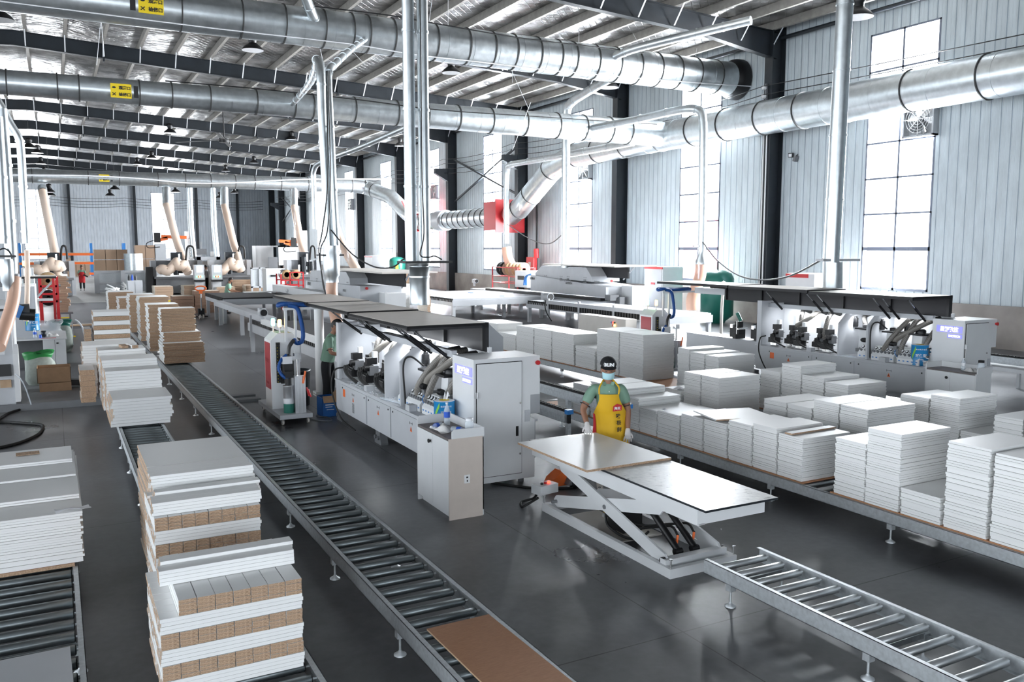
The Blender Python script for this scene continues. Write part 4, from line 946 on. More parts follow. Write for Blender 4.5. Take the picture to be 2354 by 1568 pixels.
# ================================================================ near edge bander (its twin on the right is a copy)
def ribtube(mb, pts, r, pitch=0.016, n=12, dark=True):
    P = resample(spline(pts, 10), pitch/2)
    rr = [r*(1.06 if i % 2 else 0.90) for i in range(len(P))]
    return mb.tube(P, r, n, radii=rr, mis=[(1 if i % 2 else 0) for i in range(len(P)-1)] if dark else None)
BO = (4.5, 12.5, 0.0)
def bander():
    t = Thing('edge_banding_machine', 'near grey edge banding machine with raised dark lid and open ribbed hoses', 'machine', BO)
    XF = 3.93
    dy = [ax(p, 900, XF).y for p in (970, 897, 894, 842, 836, 784)]
    body = MB().box(XF+0.015, 5.15, 8.98, 13.40, 0.26, 0.725).box(XF, 5.17, 8.96, 13.43, 0.725, 0.75).box(4.2, 5.1, 9.0, 13.3, 0.12, 0.26)
    t.part('base_cabinet', body, 'lightgrey')
    t.part('base_cabinet', MB().box(4.62, 5.1, 13.44, 16.5, 0.20, 0.70).box(4.60, 5.1, 13.44, 16.5, 0.70, 0.72), 'lightgrey')
    for a, b in ((dy[0]-0.35, dy[1]-0.02), (dy[1]+0.02, dy[3]-0.03), (dy[3]+0.03, dy[5]-0.02)):
        d = t.part('cabinet_door', MB().box(XF, XF+0.014, a, b, 0.28, 0.70), 'lightgrey')
        L = b-a
        t.part('latch', MB().cyl((XF-0.006, a+0.07, 0.655), (XF+0.002, a+0.07, 0.655), 0.013, 10).cyl((XF-0.006, b-0.07, 0.655), (XF+0.002, b-0.07, 0.655), 0.013, 10), 'black', parent=d)
        ym = (a+b)/2
        h = MB().box(XF-0.003, XF, ym-0.05, ym+0.05, 0.615, 0.62).box(XF-0.003, XF, ym-0.05, ym-0.045, 0.60, 0.635).box(XF-0.003, XF, ym+0.045, ym+0.05, 0.60, 0.635)
        t.part('pull_mark', h, 'black', parent=d)
        t.part('warning_sign', MB().prism([(ym-0.035, 0.51), (ym+0.035, 0.51), (ym, 0.575)], 'x', XF-0.003, XF), 'orange', parent=d)
        bt = MB().prism([(ym-0.006,0.522),(ym+0.008,0.522),(ym+0.003,0.555),(ym-0.003,0.55)], 'x', XF-0.005, XF-0.003); t.part('warning_symbol', bt, 'black', parent=d)
        if b > 12.0 and L > 0.5:
            g = MB()
            for k in range(9): g.box(XF-0.004, XF, ym-0.045, ym+0.045, 0.34+k*0.017, 0.35+k*0.017)
            t.part('vent', g, 'midgrey', parent=d)
    t.part('label_plate', MB().box(XF-0.003, XF, dy[5]-0.22, dy[5]-0.11, 0.52, 0.64), 'orange')
    for y in (13.6, 11.7):
        t.part('levelling_foot', MB().prism([(y-0.14,0.0),(y+0.14,0.0),(y+0.14,0.03),(y+0.09,0.14),(y+0.09,0.2),(y-0.09,0.2),(y-0.09,0.14),(y-0.14,0.03)], 'x', 4.05, 4.16).cyl((4.02,y-0.06,0.10),(4.05,y-0.06,0.10),0.03,10).cyl((4.02,y+0.06,0.10),(4.05,y+0.06,0.10),0.03,10), 'midgrey')
    # enclosure: back wall, end frame, dividers, header
    t.part('back_wall', MB().box(4.72, 4.76, 9.4, 13.42, 0.75, 1.62), 'white')
    t.part('rear_hood', MB().prism([(4.76,0.75),(5.55,0.75),(5.55,1.60),(5.32,1.80),(4.76,1.80)], 'y', 13.42, 10.6).prism([(4.76,1.66),(5.48,1.66),(5.32,1.80),(4.76,1.80)], 'y', 16.4, 13.43).prism([(4.76,0.75),(5.4,0.75),(5.4,1.2),(4.76,1.55)], 'y', 10.6, 9.3), 'lightgrey')
    rk = MB().box(4.90, 4.98, 10.9, 16.0, 1.80, 1.83)
    for k in range(60): rk.box(4.90, 4.98, 10.9+k*0.085, 10.945+k*0.085, 1.83, 1.85)
    t.part('black_rack', rk, 'rubber')
    t.part('header_beam', MB().box(4.24, 4.31, 9.46, 13.42, 1.52, 1.60), 'lightgrey')
    t.part('end_frame', MB().box(3.97,4.31,13.37,13.42,0.75,1.66).box(3.97,4.01,13.29,13.37,0.75,1.66).box(4.01,4.31,13.29,13.37,1.62,1.66).box(4.31,4.72,13.37,13.42,0.75,1.60), 'lightgrey')
    for y, x0 in ((11.30, 4.03), (10.62, 4.0)):
        t.part('divider_panel', MB().prism([(x0,0.75),(4.72,0.75),(4.72,1.52),(x0+0.20,1.52),(x0,1.34)], 'y', y+0.02, y-0.02), 'lightgrey')
    t.part('header_light', MB().box(4.315, 4.34, 9.5, 13.3, 1.54, 1.555), 'striplight', label='lit white strip under the header')
    # raised lid in three sections
    lid = t.part('lid', MB().box(4.70, 4.745, 9.45, 15.2, 1.56, 1.93), 'charcoal', label='dark raised lid with beige top panels')
    for a, b, dz in ((9.45, 11.75, 0.0), (11.78, 14.0, 0.02), (14.03, 16.5, 0.03)):
        t.part('lid_panel', MB().box(3.66, 4.745, a, b, 1.895+dz, 1.925+dz).box(3.66, 3.70, a, b, 1.875+dz, 1.925+dz).box(3.66, 4.745, a, a+0.03, 1.865+dz, 1.925+dz), 'charcoal', parent=lid)
        t.part('lid_top_sheet', MB().box(3.675, 4.73, a+0.015, b-0.015, 1.926+dz, 1.930+dz), 'lidtop', parent=lid)
    for y in (9.45, 10.65, 11.75, 12.9, 14.0, 15.15):
        t.part('lid_rib', MB().box(4.655, 4.70, y, y+0.05, 1.57, 1.90), 'black', parent=lid)
    for y, ln in ((13.0, 1), (11.9, 1), (11.65, 1), (10.35, 1), (10.15, 1), (9.62, 1)):
        s_ = t.part('gas_strut', MB().cyl((3.78, y, 1.87), (4.02, y, 1.68), 0.011, 8), 'chrome')
        t.part('strut_cylinder', MB().cyl((3.96, y, 1.73), (4.265, y, 1.50), 0.022, 10).cyl((3.80,y+0.025,1.865),(4.25,y+0.025,1.52),0.006,6), 'black', parent=s_)
    # control cabinet at the near end
    cab = t.part('control_cabinet', MB().box(4.25, 5.01, 8.86, 9.46, 0.06, 1.555).box(5.01, 5.14, 8.86, 9.46, 1.085, 1.555).box(5.01, 5.07, 8.86, 9.46, 0.06, 0.78), 'white')
    t.part('cabinet_foot', MB().cyl((4.33,8.95,0),(4.33,8.95,0.06),0.035,12).cyl((4.93,8.95,0),(4.93,8.95,0.06),0.035,12).cyl((4.93,9.38,0),(4.93,9.38,0.06),0.035,12).cyl((4.33,9.38,0),(4.33,9.38,0.06),0.035,12), 'midgrey', parent=cab)
    dr = t.part('cabinet_door', MB().box(4.285, 4.88, 8.842, 8.858, 0.14, 1.50), 'white')
    fr = MB(); fr.box(4.277,4.285,8.850,8.859,0.132,1.508).box(4.88,4.888,8.850,8.859,0.132,1.508).box(4.277,4.888,8.850,8.859,1.50,1.508).box(4.277,4.888,8.850,8.859,0.132,0.14)
    t.part('door_gap', fr, 'black', parent=cab)
    t.part('hinge', MB().box(4.26, 4.31, 8.828, 8.845, 1.10, 1.17).cyl((4.285,8.83,1.10),(4.285,8.83,1.17),0.008,8), 'alu', parent=dr)
    t.part('lock_knob', MB().cyl((4.855,8.83,1.0),(4.855,8.845,1.0),0.014,12).cyl((4.855,8.83,0.38),(4.855,8.845,0.38),0.014,12), 'chrome', parent=dr)
    t.part('handle_slot', MB().box(4.80, 4.835, 8.838, 8.846, 0.60, 0.72), 'black', parent=dr)
    t.part('rivet_plate', MB().box(4.93, 5.00, 8.85, 8.858, 0.76, 0.90), 'lightgrey', parent=cab)
    t.part('emergency_button', MB().cyl((5.095,8.86,1.475),(5.095,8.835,1.475),0.018,14).cyl((5.095,8.835,1.475),(5.095,8.815,1.475),0.028,14), 'red', parent=cab)
    # lit brand lettering on the long side
    o1 = Vector((4.248, 9.13, 1.40)); X_ = (0,-1,0); Z_ = (0,0,1)
    t.part('logo_backing', MB().box(4.244, 4.249, 8.90, 9.38, 1.345, 1.455).box(4.244, 4.249, 8.90, 9.17, 1.255, 1.325), 'logoglow', parent=cab)
    t.part('logo_lettering', text_mb('星辉数控', 0.085, (4.243, 9.14, 1.40), X_, Z_, 0.003, bold=0.03), 'logo', parent=cab)
    t.part('logo_lettering', text_mb('EXCITECH', 0.036, (4.243, 9.04, 1.29), X_, Z_, 0.003, bold=0.04), 'logo', parent=cab)
    # working units inside
    rg = random.Random(5)
    def motor(c, r, L, ax_='z', m_='black', nm='motor'):
        c = Vector(c); d = {'x': Vector((1,0,0)), 'y': Vector((0,1,0)), 'z': Vector((0,0,1))}[ax_]
        mb = MB().cyl(c-d*L/2, c+d*L/2, r, 14)
        for k in range(4): mb.cyl(c-d*(L/2-0.02-k*0.02), c-d*(L/2-0.03-k*0.02), r*1.1, 14)
        mb.cyl(c+d*L/2, c+d*(L/2+0.03), r*0.6, 10)
        return t.part(nm, mb, m_)
    # feed unit near the end frame
    for i, (y, x) in enumerate(((13.05, 4.25), (12.72, 4.38), (12.35, 4.25), (12.0, 4.40), (11.68, 4.28))):
        t.part('unit_column', MB().box(x-0.035, x+0.035, y-0.04, y+0.04, 0.75, 1.28+0.1*(i % 2)).box(x-0.06, x+0.06, y-0.05, y+0.05, 1.05, 1.10), 'white' if i % 2 == 0 else 'alu')
        t.part('slide_block', MB().cbox((x-0.05, y-0.05, 1.0), (0.14, 0.12, 0.14)), 'midgrey'); t.part('drive_unit', MB().cbox((x-0.10, y+0.03, 0.87), (0.15,0.20,0.10)).cbox((x-0.06, y+0.0, 1.14), (0.16,0.10,0.10)).cbox((x-0.08, y+0.02, 1.0), (0.05,0.05,0.3)), 'black')
        motor((x-0.12, y-0.06, 1.04), 0.045, 0.14, 'x'); motor((x-0.10, y+0.04, 0.92), 0.04, 0.13, 'y', 'black')
        cg = MB()
        for k in range(4): cg.cyl((x-0.05+0.03*k, y-0.12, 0.82+0.07*k), (x-0.05+0.03*k, y+0.12, 0.82+0.07*k), 0.010, 8)
        cg.cyl((x-0.14,y,0.78),(x-0.14,y,0.95),0.025,10); cg.cbox((x-0.05,y,0.79),(0.22,0.16,0.05))
        t.part('guide_rods', cg, 'chrome')
        for k in range(3):
            q = (x-0.14, y-0.03*k, 1.02-0.05*k); t.part('cable', MB().tube(spline([q, (x-0.22-0.03*k, y-0.05, 1.0), (x-0.24-0.02*k, y-0.12, 0.88), (x-0.14-0.03*k, y-0.28-0.05*k, 0.765)], 6), 0.014, 7), 'rubber')
    # open feed unit beyond the end frame
    for (y, x) in ((13.75, 4.75), (14.25, 4.85), (14.8, 4.72)):
        t.part('drive_unit', MB().cbox((x, y, 0.86), (0.22,0.28,0.22)).cbox((x+0.04, y, 1.02), (0.14,0.12,0.16)).cbox((x-0.05,y-0.1,0.78),(0.3,0.1,0.1)), 'black')
        t.part('guide_rods', MB().cyl((x-0.12,y-0.1,0.74),(x-0.12,y-0.1,1.12),0.014,8).cyl((x-0.15,y-0.16,0.95),(x+0.15,y-0.16,0.95),0.018,8).cbox((x-0.1,y+0.05,1.0),(0.10,0.08,0.08)), 'chrome')
        t.part('motor_cap', MB().cyl((x-0.02,y-0.12,1.12),(x-0.08,y-0.05,1.30),0.042,14), 'green', label='green capped heat gun')
    # two trimming units with white pedestals, black caps
    for (y, x) in ((10.98, 4.45), (10.30, 4.36), (9.78, 4.38)):
        t.part('pedestal', MB().prism([(x-0.13,0.75),(x+0.12,0.75),(x+0.09,1.24),(x-0.09,1.24)], 'y', y+0.10, y-0.10), 'white')
        t.part('pedestal_cap', MB().box(x-0.17, x+0.15, y-0.15, y+0.15, 1.24, 1.27).lathe([(0.09,0),(0.09,0.05),(0.06,0.07)], (x, y, 1.27), 14), 'black')
        motor((x, y+0.28, 1.35), 0.05, 0.16, 'z')
        g = MB().cbox((x-0.16, y-0.2, 0.93), (0.14,0.12,0.12)).cbox((x-0.2, y-0.05, 0.87), (0.10,0.2,0.06)).cyl((x-0.24,y-0.2,1.0),(x-0.05,y-0.2,1.0),0.035,12).cyl((x-0.2,y-0.3,0.9),(x-0.2,y,0.9),0.02,10)
        t.part('cutter_head', g, 'midgrey')
        g = MB()
        for k in range(5): g.cyl((x-0.25+0.05*k,y-0.15,0.83+0.05*k),(x-0.25+0.05*k,y-0.32,0.83+0.05*k),0.012,8)
        g.cbox((x-0.1,y-0.26,1.04),(0.2,0.03,0.02)).cbox((x-0.22,y-0.28,0.8),(0.06,0.1,0.09))
        t.part('guide_rods', g, 'chrome')
        motor((x-0.2, y-0.12, 1.06), 0.04, 0.12, 'y')
        t.part('air_line', MB().tube(spline([(x-0.2,y-0.2,1.0),(x-0.26,y-0.22,0.9),(x-0.2,y-0.3,0.8),(x-0.1,y-0.25,0.78)],6), 0.006, 6), 'blue')
    # ribbed extraction hoses
    H = [[(4.70,12.62,1.46),(4.48,12.60,1.50),(4.36,12.55,1.34),(4.34,12.55,1.02)], [(4.70,12.2,1.46),(4.50,12.2,1.50),(4.38,12.35,1.36),(4.28,12.62,1.18)],
         [(4.70,11.85,1.46),(4.48,11.85,1.50),(4.34,11.85,1.34),(4.30,11.9,0.98)],
         [(4.62,10.05,1.54),(4.40,10.02,1.50),(4.22,10.16,1.26),(4.13,10.30,1.02),(4.20,10.42,0.84)], [(4.64,9.88,1.54),(4.38,9.86,1.50),(4.24,9.94,1.24),(4.16,10.0,1.0),(4.18,10.02,0.82)],
         [(4.66,9.62,1.52),(4.42,9.62,1.49),(4.26,9.86,1.32),(4.20,10.12,1.16),(4.22,10.2,1.04)], [(4.68,9.5,1.50),(4.48,9.50,1.42),(4.32,9.56,1.20),(4.28,9.62,1.02),(4.36,9.66,0.9)],
         [(4.66,11.1,1.52),(4.52,11.1,1.48),(4.45,11.05,1.38),(4.45,11.0,1.30)]]
    for p in H: t.part('ribbed_hose', ribtube(MB(), p, 0.046), ['ribhose', 'ribdark'])
    for p in ([(4.06,10.58,0.78),(4.03,10.56,1.30),(4.10,10.48,1.42),(4.25,10.38,1.30)], [(4.02,13.2,0.95),(3.86,13.2,0.9),(3.80,13.15,0.6),(3.86,12.9,0.2),(4.0,12.6,0.03)]):
        t.part('cable', MB().tube(spline(p, 8), 0.013, 8), 'rubber')
    # sloped gauge consoles on the table edge
    def console(y0, y1, n, x=4.06):
        pr = MB().prism([(x,0.75),(x+0.20,0.75),(x+0.20,0.99),(x+0.12,0.99),(x,0.84)], 'y', y1, y0)
        c = t.part('gauge_console', pr, 'white')
        sl = Vector((0.12, 0, 0.15)).normalized(); nn = Vector((-sl.z, 0, sl.x))
        for k in range(n):
            y = y0+(y1-y0)*(k+.5)/n; b = Vector((x, y, 0.84))
            w = (y1-y0)/n*0.36
            p = b+sl*0.145; t.part('dial', MB().cyl(p-nn*0.002, p+nn*0.014, min(w,0.030), 14), 'black', parent=c)
            t.part('dial_face', MB().cyl(p+nn*0.013, p+nn*0.017, min(w,0.030)*0.72, 14), 'lampwhite', parent=c)
            p = b+sl*0.07; t.part('regulator_knob', MB().cyl(p, p+nn*0.035, min(w,0.022), 10), 'midgrey', parent=c)
            t.part('blue_tag', MB().box(x-0.002, x, y-0.018, y+0.018, 0.79, 0.808), 'blue', parent=c)
    console(10.08, 10.56, 6); console(9.56, 10.00, 5); console(10.66, 10.86, 2)
    t.part('square_tube', MB().box(3.95,4.05,10.16,10.30,0.75,0.83), 'lightgrey'); t.part('square_tube', MB().box(3.96,4.08,11.9,12.02,0.75,0.83), 'lightgrey')
    t.part('clear_strip', MB().cbox((4.0,10.95,0.765),(0.05,0.55,0.012),(0,0,0.2)), 'bottle', label='clear plastic strip with orange edge')
    return t
near = bander()
for _dx, _dy in ((0, 0), (9.30, 0.15)):
    for _y in (10.6, 12.3): area('machine_interior_lamp', (4.36+_dx, _y+_dy, 1.52), (0.05, 1.6), (0, R(-28), 0), 4)
# loose chips on the near table
mb = MB(); r_ = random.Random(4)
for k in range(260):
    x, y = r_.uniform(3.96, 4.2), r_.uniform(11.0, 12.9); s = r_.uniform(0.004, 0.012); mb.cbox((x, y, 0.7505+s*0.3), (s, s*1.6, s*0.5), (0,0,r_.uniform(0,3)))
one('plastic_chips', mb, 'bottle', 'clear plastic chips scattered on the near machine table', 'chips', None, 'stuff')
far = dup(near.o, (BO[0]+9.30, BO[1]+0.15, 0.0), 0, 'right-hand grey edge banding machine behind the white board stacks, dark lid raised')
far.scale = (1, 1, 1.045)

def tin(label, c, r, h, rot=0.0):
    x, y, z = c; t = Thing('adhesive_tin', label, 'tin', c)
    t.part('tin_body', MB().lathe([(r*0.97,0),(r,0.005),(r,0.02),(r*0.985,0.025),(r*0.985,h-0.02),(r,h-0.015),(r,h)], c, 32), 'bucket')
    lid = t.part('tin_lid', MB().lathe([(r*0.98,h),(r*0.9,h+0.004),(0.001,h+0.003)], c, 32), 'lampwhite')
    t.part('lid_sticker', MB().lathe([(r*0.5,h+0.006),(0.001,h+0.007)], c, 20), 'yellow', parent=lid)
    # swirls and lettering on the camera side
    def arc(a0, a1, z0, z1, z2, z3, m_, dr=0.002):
        q = MB(); n = 10
        for i in range(n):
            u0, u1 = i/n, (i+1)/n; A, B = a0+(a1-a0)*u0, a0+(a1-a0)*u1
            lo0, lo1 = z0+(z2-z0)*u0, z0+(z2-z0)*u1; hi0, hi1 = z1+(z3-z1)*u0, z1+(z3-z1)*u1
            R_ = r+dr
            q.quad((x+R_*math.cos(A),y+R_*math.sin(A),z+lo0),(x+R_*math.cos(B),y+R_*math.sin(B),z+lo1),(x+R_*math.cos(B),y+R_*math.sin(B),z+hi1),(x+R_*math.cos(A),y+R_*math.sin(A),z+hi0))
        return q
    fa = math.atan2(-y, -x)
    t.part('green_swirl', arc(fa-0.95, fa-0.45, h*0.25, h*0.5, h*0.75, h*0.97, 'bgreen'), 'bgreen', label='lime green curve printed on the tin')
    n = Vector((math.cos(fa+0.15), math.sin(fa+0.15), 0)); u = Vector((-n.y, n.x, 0))
    t.part('tin_lettering', text_mb('环保型', h*0.16, Vector((x,y,z+h*0.5))+n*(r+0.004), u, (0,0,1), 0.003, bold=0.02), 'printwhite')
    t.part('tin_lettering', text_mb('集成家具专用', h*0.08, Vector((x,y,z+h*0.8))+n*(r+0.006), u, (0,0,1), 0.003), 'printwhite')
    t.part('tin_lettering', MB().cbox(Vector((x,y,z+h*0.30))+n*(r+0.001), (0.004, 0.09, 0.008), (0,0,math.atan2(n.y,n.x))), 'printwhite')
    return t
tin('blue adhesive tin with lime swirl on the near machine table', (4.10, 9.38, 0.75), 0.13, 0.26)
tin('blue adhesive tin with lime swirl on the right-hand machine table', (13.50, 9.80, 0.785), 0.145, 0.36)
tin('blue adhesive tin standing behind the desk at the left', (-0.55, 24.4, 0.80), 0.16, 0.42)
one('tissue', MB().grid(lambda u,v: (4.11+0.05*(u-.5)+0.02*v, 9.38+0.02*math.sin(4*u), 1.02+0.10*v*abs(math.sin(5*u+0.5))), 7, 5, thick=-0.001), 'paper', 'white tissue sticking up from the near blue tin', 'tissue')

# ---------------------------------------------------------------- small side cabinets
def side_cabinet(label, ox, oy, k=1.0, tan='tan'):
    t = Thing('side_cabinet', label, 'cabinet', (ox, oy, 0))
    x0, x1, y0, y1 = ox, ox+0.41, oy, oy+0.89
    t.part('carcass', MB().box(x0+0.018, x1, y0+0.018, y1-0.018, 0.06, 0.85).box(x0+0.05, x1-0.01, y0+0.03, y1-0.03, 0, 0.06), 'white')
    t.part('side_panel', MB().box(x0, x1-0.02, y0, y0+0.018, 0, 0.87), tan, label='beige side panel' if tan == 'tan' else None)
    t.part('side_panel', MB().box(x0, x1-0.02, y1-0.018, y1, 0, 0.87), 'white')
    t.part('front_lip', MB().prism([(x0+0.035,0.87),(x1,0.87),(x1,0.965),(x0+0.065,0.965),(x0+0.035,0.94)], 'y', y0+0.018, y0), 'white')
    t.part('back_lip', MB().prism([(x0+0.0,0.87),(x1,0.87),(x1,0.965),(x0+0.03,0.965),(x0,0.94)], 'y', y1, y1-0.018), 'white')
    t.part('wall_side_lip', MB().box(x1-0.018, x1, y0+0.018, y1-0.018, 0.0, 0.965), 'white')
    t.part('worktop', MB().box(x0+0.002, x1-0.018, y0+0.018, y1-0.018, 0.85, 0.872), 'worktop')
    ym = (y0+y1)/2
    for a, b in ((y0+0.02, ym-0.002), (ym+0.002, y1-0.02)):
        d = t.part('door', MB().box(x0, x0+0.018, a, b, 0.07, 0.845), 'white')
    t.part('knob', MB().cyl((x0-0.025, ym+0.05, 0.76), (x0, ym+0.05, 0.76), 0.012, 12).cyl((x0-0.03, ym+0.05, 0.76), (x0-0.018, ym+0.05, 0.76), 0.022, 14), 'black', parent=d)
    return t
sc1 = side_cabinet('small white cabinet with beige side and clutter on top, beside the near machine', 3.53, 7.96)
pl = sc1.part('socket_plate', MB().box(3.70, 3.765, 7.952, 7.959, 0.38, 0.47), 'printwhite'); sc1.part('socket_holes', MB().box(3.722,3.742,7.949,7.953,0.435,0.452).box(3.728,3.738,7.949,7.953,0.395,0.415), 'black', parent=pl)
side_cabinet('small white two-door cabinet in front of the right-hand machine', 12.72, 8.22, tan='white')
def bottle(label, c, h=0.20, r=0.032, tilt=None, lab_col='printblue'):
    t = Thing('water_bottle', label, 'bottle', c, local=True)
    t.part('bottle_body', MB().lathe([(r*0.8,0),(r,0.008),(r,h*0.28),(r*0.92,h*0.3),(r,h*0.33),(r,h*0.62),(r*0.75,h*0.75),(0.012,h*0.88),(0.012,h*0.93)], n=18), 'bottle')
    t.part('bottle_cap', MB().lathe([(0.015,h*0.93),(0.015,h),(0.001,h)], n=12), 'lampwhite')
    t.part('bottle_label', MB().lathe([(r*1.02,h*0.35),(r*1.02,h*0.60)], n=18), lab_col)
    if tilt: t.o.rotation_euler = tilt
    return t
bottle('standing water bottle with blue label on the near small cabinet', (3.80, 8.62, 0.872), 0.26, 0.035)
bottle('water bottle lying on its side on the near small cabinet', (3.70, 8.27, 0.908), 0.20, 0.032, (R(90), 0, R(35)))
bottle('second bottle lying behind the white cloth on the near cabinet', (3.70, 8.55, 0.908), 0.19, 0.030, (R(90), 0, R(-60)))
t = Thing('glass_jar', 'empty clear jar with lid at the corner of the near small cabinet', 'jar', (3.84, 8.12, 0.872))
t.part('jar_body', MB().lathe([(0.04,0),(0.048,0.01),(0.048,0.12),(0.036,0.14)], (3.84,8.12,0.872), 18), 'bottle'); t.part('jar_lid', MB().lathe([(0.04,0.14),(0.04,0.165),(0.03,0.17),(0.001,0.172)], (3.84,8.12,0.872), 18), 'lampwhite')
def cloth(label, c, w, d, h, seed, m_='whitecloth'):
    r = random.Random(seed); ph = [r.uniform(0, 6) for _ in range(8)]
    def fn(u, v):
        a, b = (u-.5)*2, (v-.5)*2; rad = min(1, math.hypot(a, b)); e = max(0, 1-rad**3)
        z = h*e*(0.55+0.28*math.sin(9*u+ph[0]+3*math.sin(5*v+ph[1]))+0.22*math.sin(13*v+ph[2]+2*u))
        return (c[0]+a*w/2*(1+0.12*math.sin(7*v+ph[3])), c[1]+b*d/2*(1+0.12*math.sin(6*u+ph[4])), c[2]+0.003+max(0,z))
    return one('cleaning_cloth', MB().grid(fn, 26, 22, thick=-0.002), m_, label, 'cloth')
cloth('crumpled white cloth on the near small cabinet', (3.66, 8.42, 0.872), 0.17, 0.34, 0.075, 6)
cloth('crumpled pale cloth on the right-hand small cabinet', (12.95, 8.45, 0.872), 0.16, 0.22, 0.07, 9)
bottle('small white bottle on the right-hand small cabinet', (12.98, 8.62, 0.872), 0.20, 0.035, None, 'lampwhite')
t = Thing('glass_jar', 'jar with dark lid on the right-hand small cabinet', 'jar', (13.03, 8.35, 0.872))
t.part('jar_body', MB().lathe([(0.05,0),(0.055,0.01),(0.055,0.13),(0.04,0.15)], (13.03,8.35,0.872), 18), 'bottle'); t.part('jar_lid', MB().lathe([(0.045,0.15),(0.045,0.19),(0.001,0.19)], (13.03,8.35,0.872), 18), 'black')

# ---------------------------------------------------------------- glue carts
def glue_cart(label, ox, oy, redw=0.30):
    """ox, oy: near left corner of the platform"""
    t = Thing('glue_melter_cart', label, 'machine', (ox, oy, 0))
    t.part('platform', MB().box(ox, ox+0.53, oy, oy+1.65, 0.10, 0.17), 'lightgrey')
    for x in (ox+0.06, ox+0.47):
        for y in (oy+0.08, oy+1.5):
            w = t.part('caster', MB().cyl((x-0.015,y,0.042),(x+0.015,y,0.042),0.042,16), 'cream'); t.part('fork', MB().box(x-0.025,x-0.018,y-0.03,y+0.03,0.03,0.10).box(x+0.018,x+0.025,y-0.03,y+0.03,0.03,0.10).box(x-0.025,x+0.025,y-0.03,y+0.03,0.09,0.10), 'midgrey', parent=w)
    ty0, ty1 = oy+0.62, oy+1.10
    body = t.part('tower', MB().prism([(ox+0.02,0.17),(ox+0.50,0.17),(ox+0.50,1.30),(ox+0.38,1.44),(ox+0.14,1.44),(ox+0.02,1.32)], 'y', ty1, ty0), 'white')
    t.part('red_panel', MB().box(ox+0.010, ox+0.019, ty0+0.05, ty1-0.06, 0.50, 1.28), 'redpanel', label='red front panel')
    t.part('panel_lettering', text_mb('星辉数控', 0.07, (ox+0.008, (ty0+ty1)/2, 0.98), (0,-1,0), (0,0,1), 0.002), 'printred')
    t.part('panel_lettering', text_mb('PUR8000', 0.04, (ox+0.008, (ty0+ty1)/2, 0.60), (0,-1,0), (0,0,1), 0.002, bold=0.03), 'printred')
    for dx, m_, n_ in ((0.15, 'greenled', 'green'), (0.20, 'amberled', 'amber')):
        y = ty0+0.10 if n_ == 'amber' else ty0+0.36
        l = t.part('signal_lamp', MB().lathe([(0.028,0.10),(0.034,0.12),(0.034,0.20),(0.026,0.225),(0.001,0.23)], (ox+dx,y,1.44), 14), m_, label='lit %s signal lamp' % n_)
        t.part('lamp_stalk', MB().lathe([(0.024,0),(0.012,0.02),(0.012,0.06),(0.026,0.09),(0.028,0.10)], (ox+dx,y,1.44), 12), 'lampwhite', parent=l)
    # energy chain, column, pail, press on the near half
    ch = MB()
    for k in range(26): ch.box(ox+0.10, ox+0.16, oy+0.56, oy+0.61, 0.62+k*0.026, 0.641+k*0.026)
    for k in range(16): ch.box(ox+0.17, ox+0.22, oy+0.56, oy+0.61, 0.60+k*0.026, 0.621+k*0.026)
    t.part('energy_chain', ch, 'rubber')
    dots = MB()
    for k in range(12): dots.box(ox+0.11, ox+0.12, oy+0.554, oy+0.56, 0.63+k*0.052, 0.64+k*0.052)
    t.part('chain_clips', dots, 'yellow')
    col = MB(); cx, cy = ox+0.36, oy+0.14
    col.box(cx-0.08,cx+0.08,cy-0.045,cy+0.045,0.17,0.78)
    for d in (-0.08, -0.03, 0.03, 0.08): col.box(cx+d-0.008,cx+d+0.008,cy-0.055,cy-0.045,0.17,0.78)
    t.part('aluminium_column', col, 'alu')
    t.part('piston_rod', MB().cyl((cx-0.02,cy+0.02,0.78),(cx-0.02,cy+0.02,1.12),0.018,12).cbox((cx-0.02,cy+0.02,1.10),(0.11,0.10,0.10)), 'chrome')
    px_, py_ = ox+0.20, oy+0.22
    pail = t.part('pail', MB().lathe([(0.080,0),(0.085,0.01),(0.085,0.16),(0.085,0.42),(0.090,0.43),(0.090,0.45)], (px_,py_,0.17), 20), 'alu')
    t.part('pail_band', MB().lathe([(0.087,0.0),(0.087,0.15)], (px_,py_,0.172), 20), 'green', parent=pail); t.part('pail_label', MB().lathe([(0.087,0.16),(0.087,0.24)], (px_,py_,0.17), 20), 'paper', parent=pail)
    t.part('press_head', MB().cyl((px_,py_,0.60),(px_,py_,0.74),0.05,14).cbox((px_+0.01,py_,0.80),(0.12,0.10,0.10)), 'black')
    t.part('pump', MB().cbox((ox+0.25,oy+0.42,0.86),(0.16,0.14,0.28)).cyl((ox+0.25,oy+0.40,0.98),(ox+0.25,oy+0.40,1.10),0.05,12), 'black')
    t.part('pump_block', MB().cbox((ox+0.22,oy+0.38,1.02),(0.16,0.12,0.12)), 'lampwhite')
    t.part('screwdriver_handle', MB().cyl((ox+0.40,oy+0.06,0.66),(ox+0.44,oy+0.05,0.86),0.015,10), 'orange')
    t.part('red_grips', MB().cyl((ox+0.49,oy+0.10,0.55),(ox+0.53,oy+0.08,0.42),0.014,8).cyl((ox+0.47,oy+0.12,0.58),(ox+0.50,oy+0.10,0.44),0.014,8), 'red')
    t.part('blue_hose', MB().tube(spline([(ox+0.22,oy+0.38,1.10),(ox+0.12,oy+0.34,1.02),(ox+0.07,oy+0.30,0.90),(ox+0.12,oy+0.26,0.78),(ox+0.20,oy+0.22,0.72)],8), 0.028, 10), 'bluehose', label='blue sleeved hose')
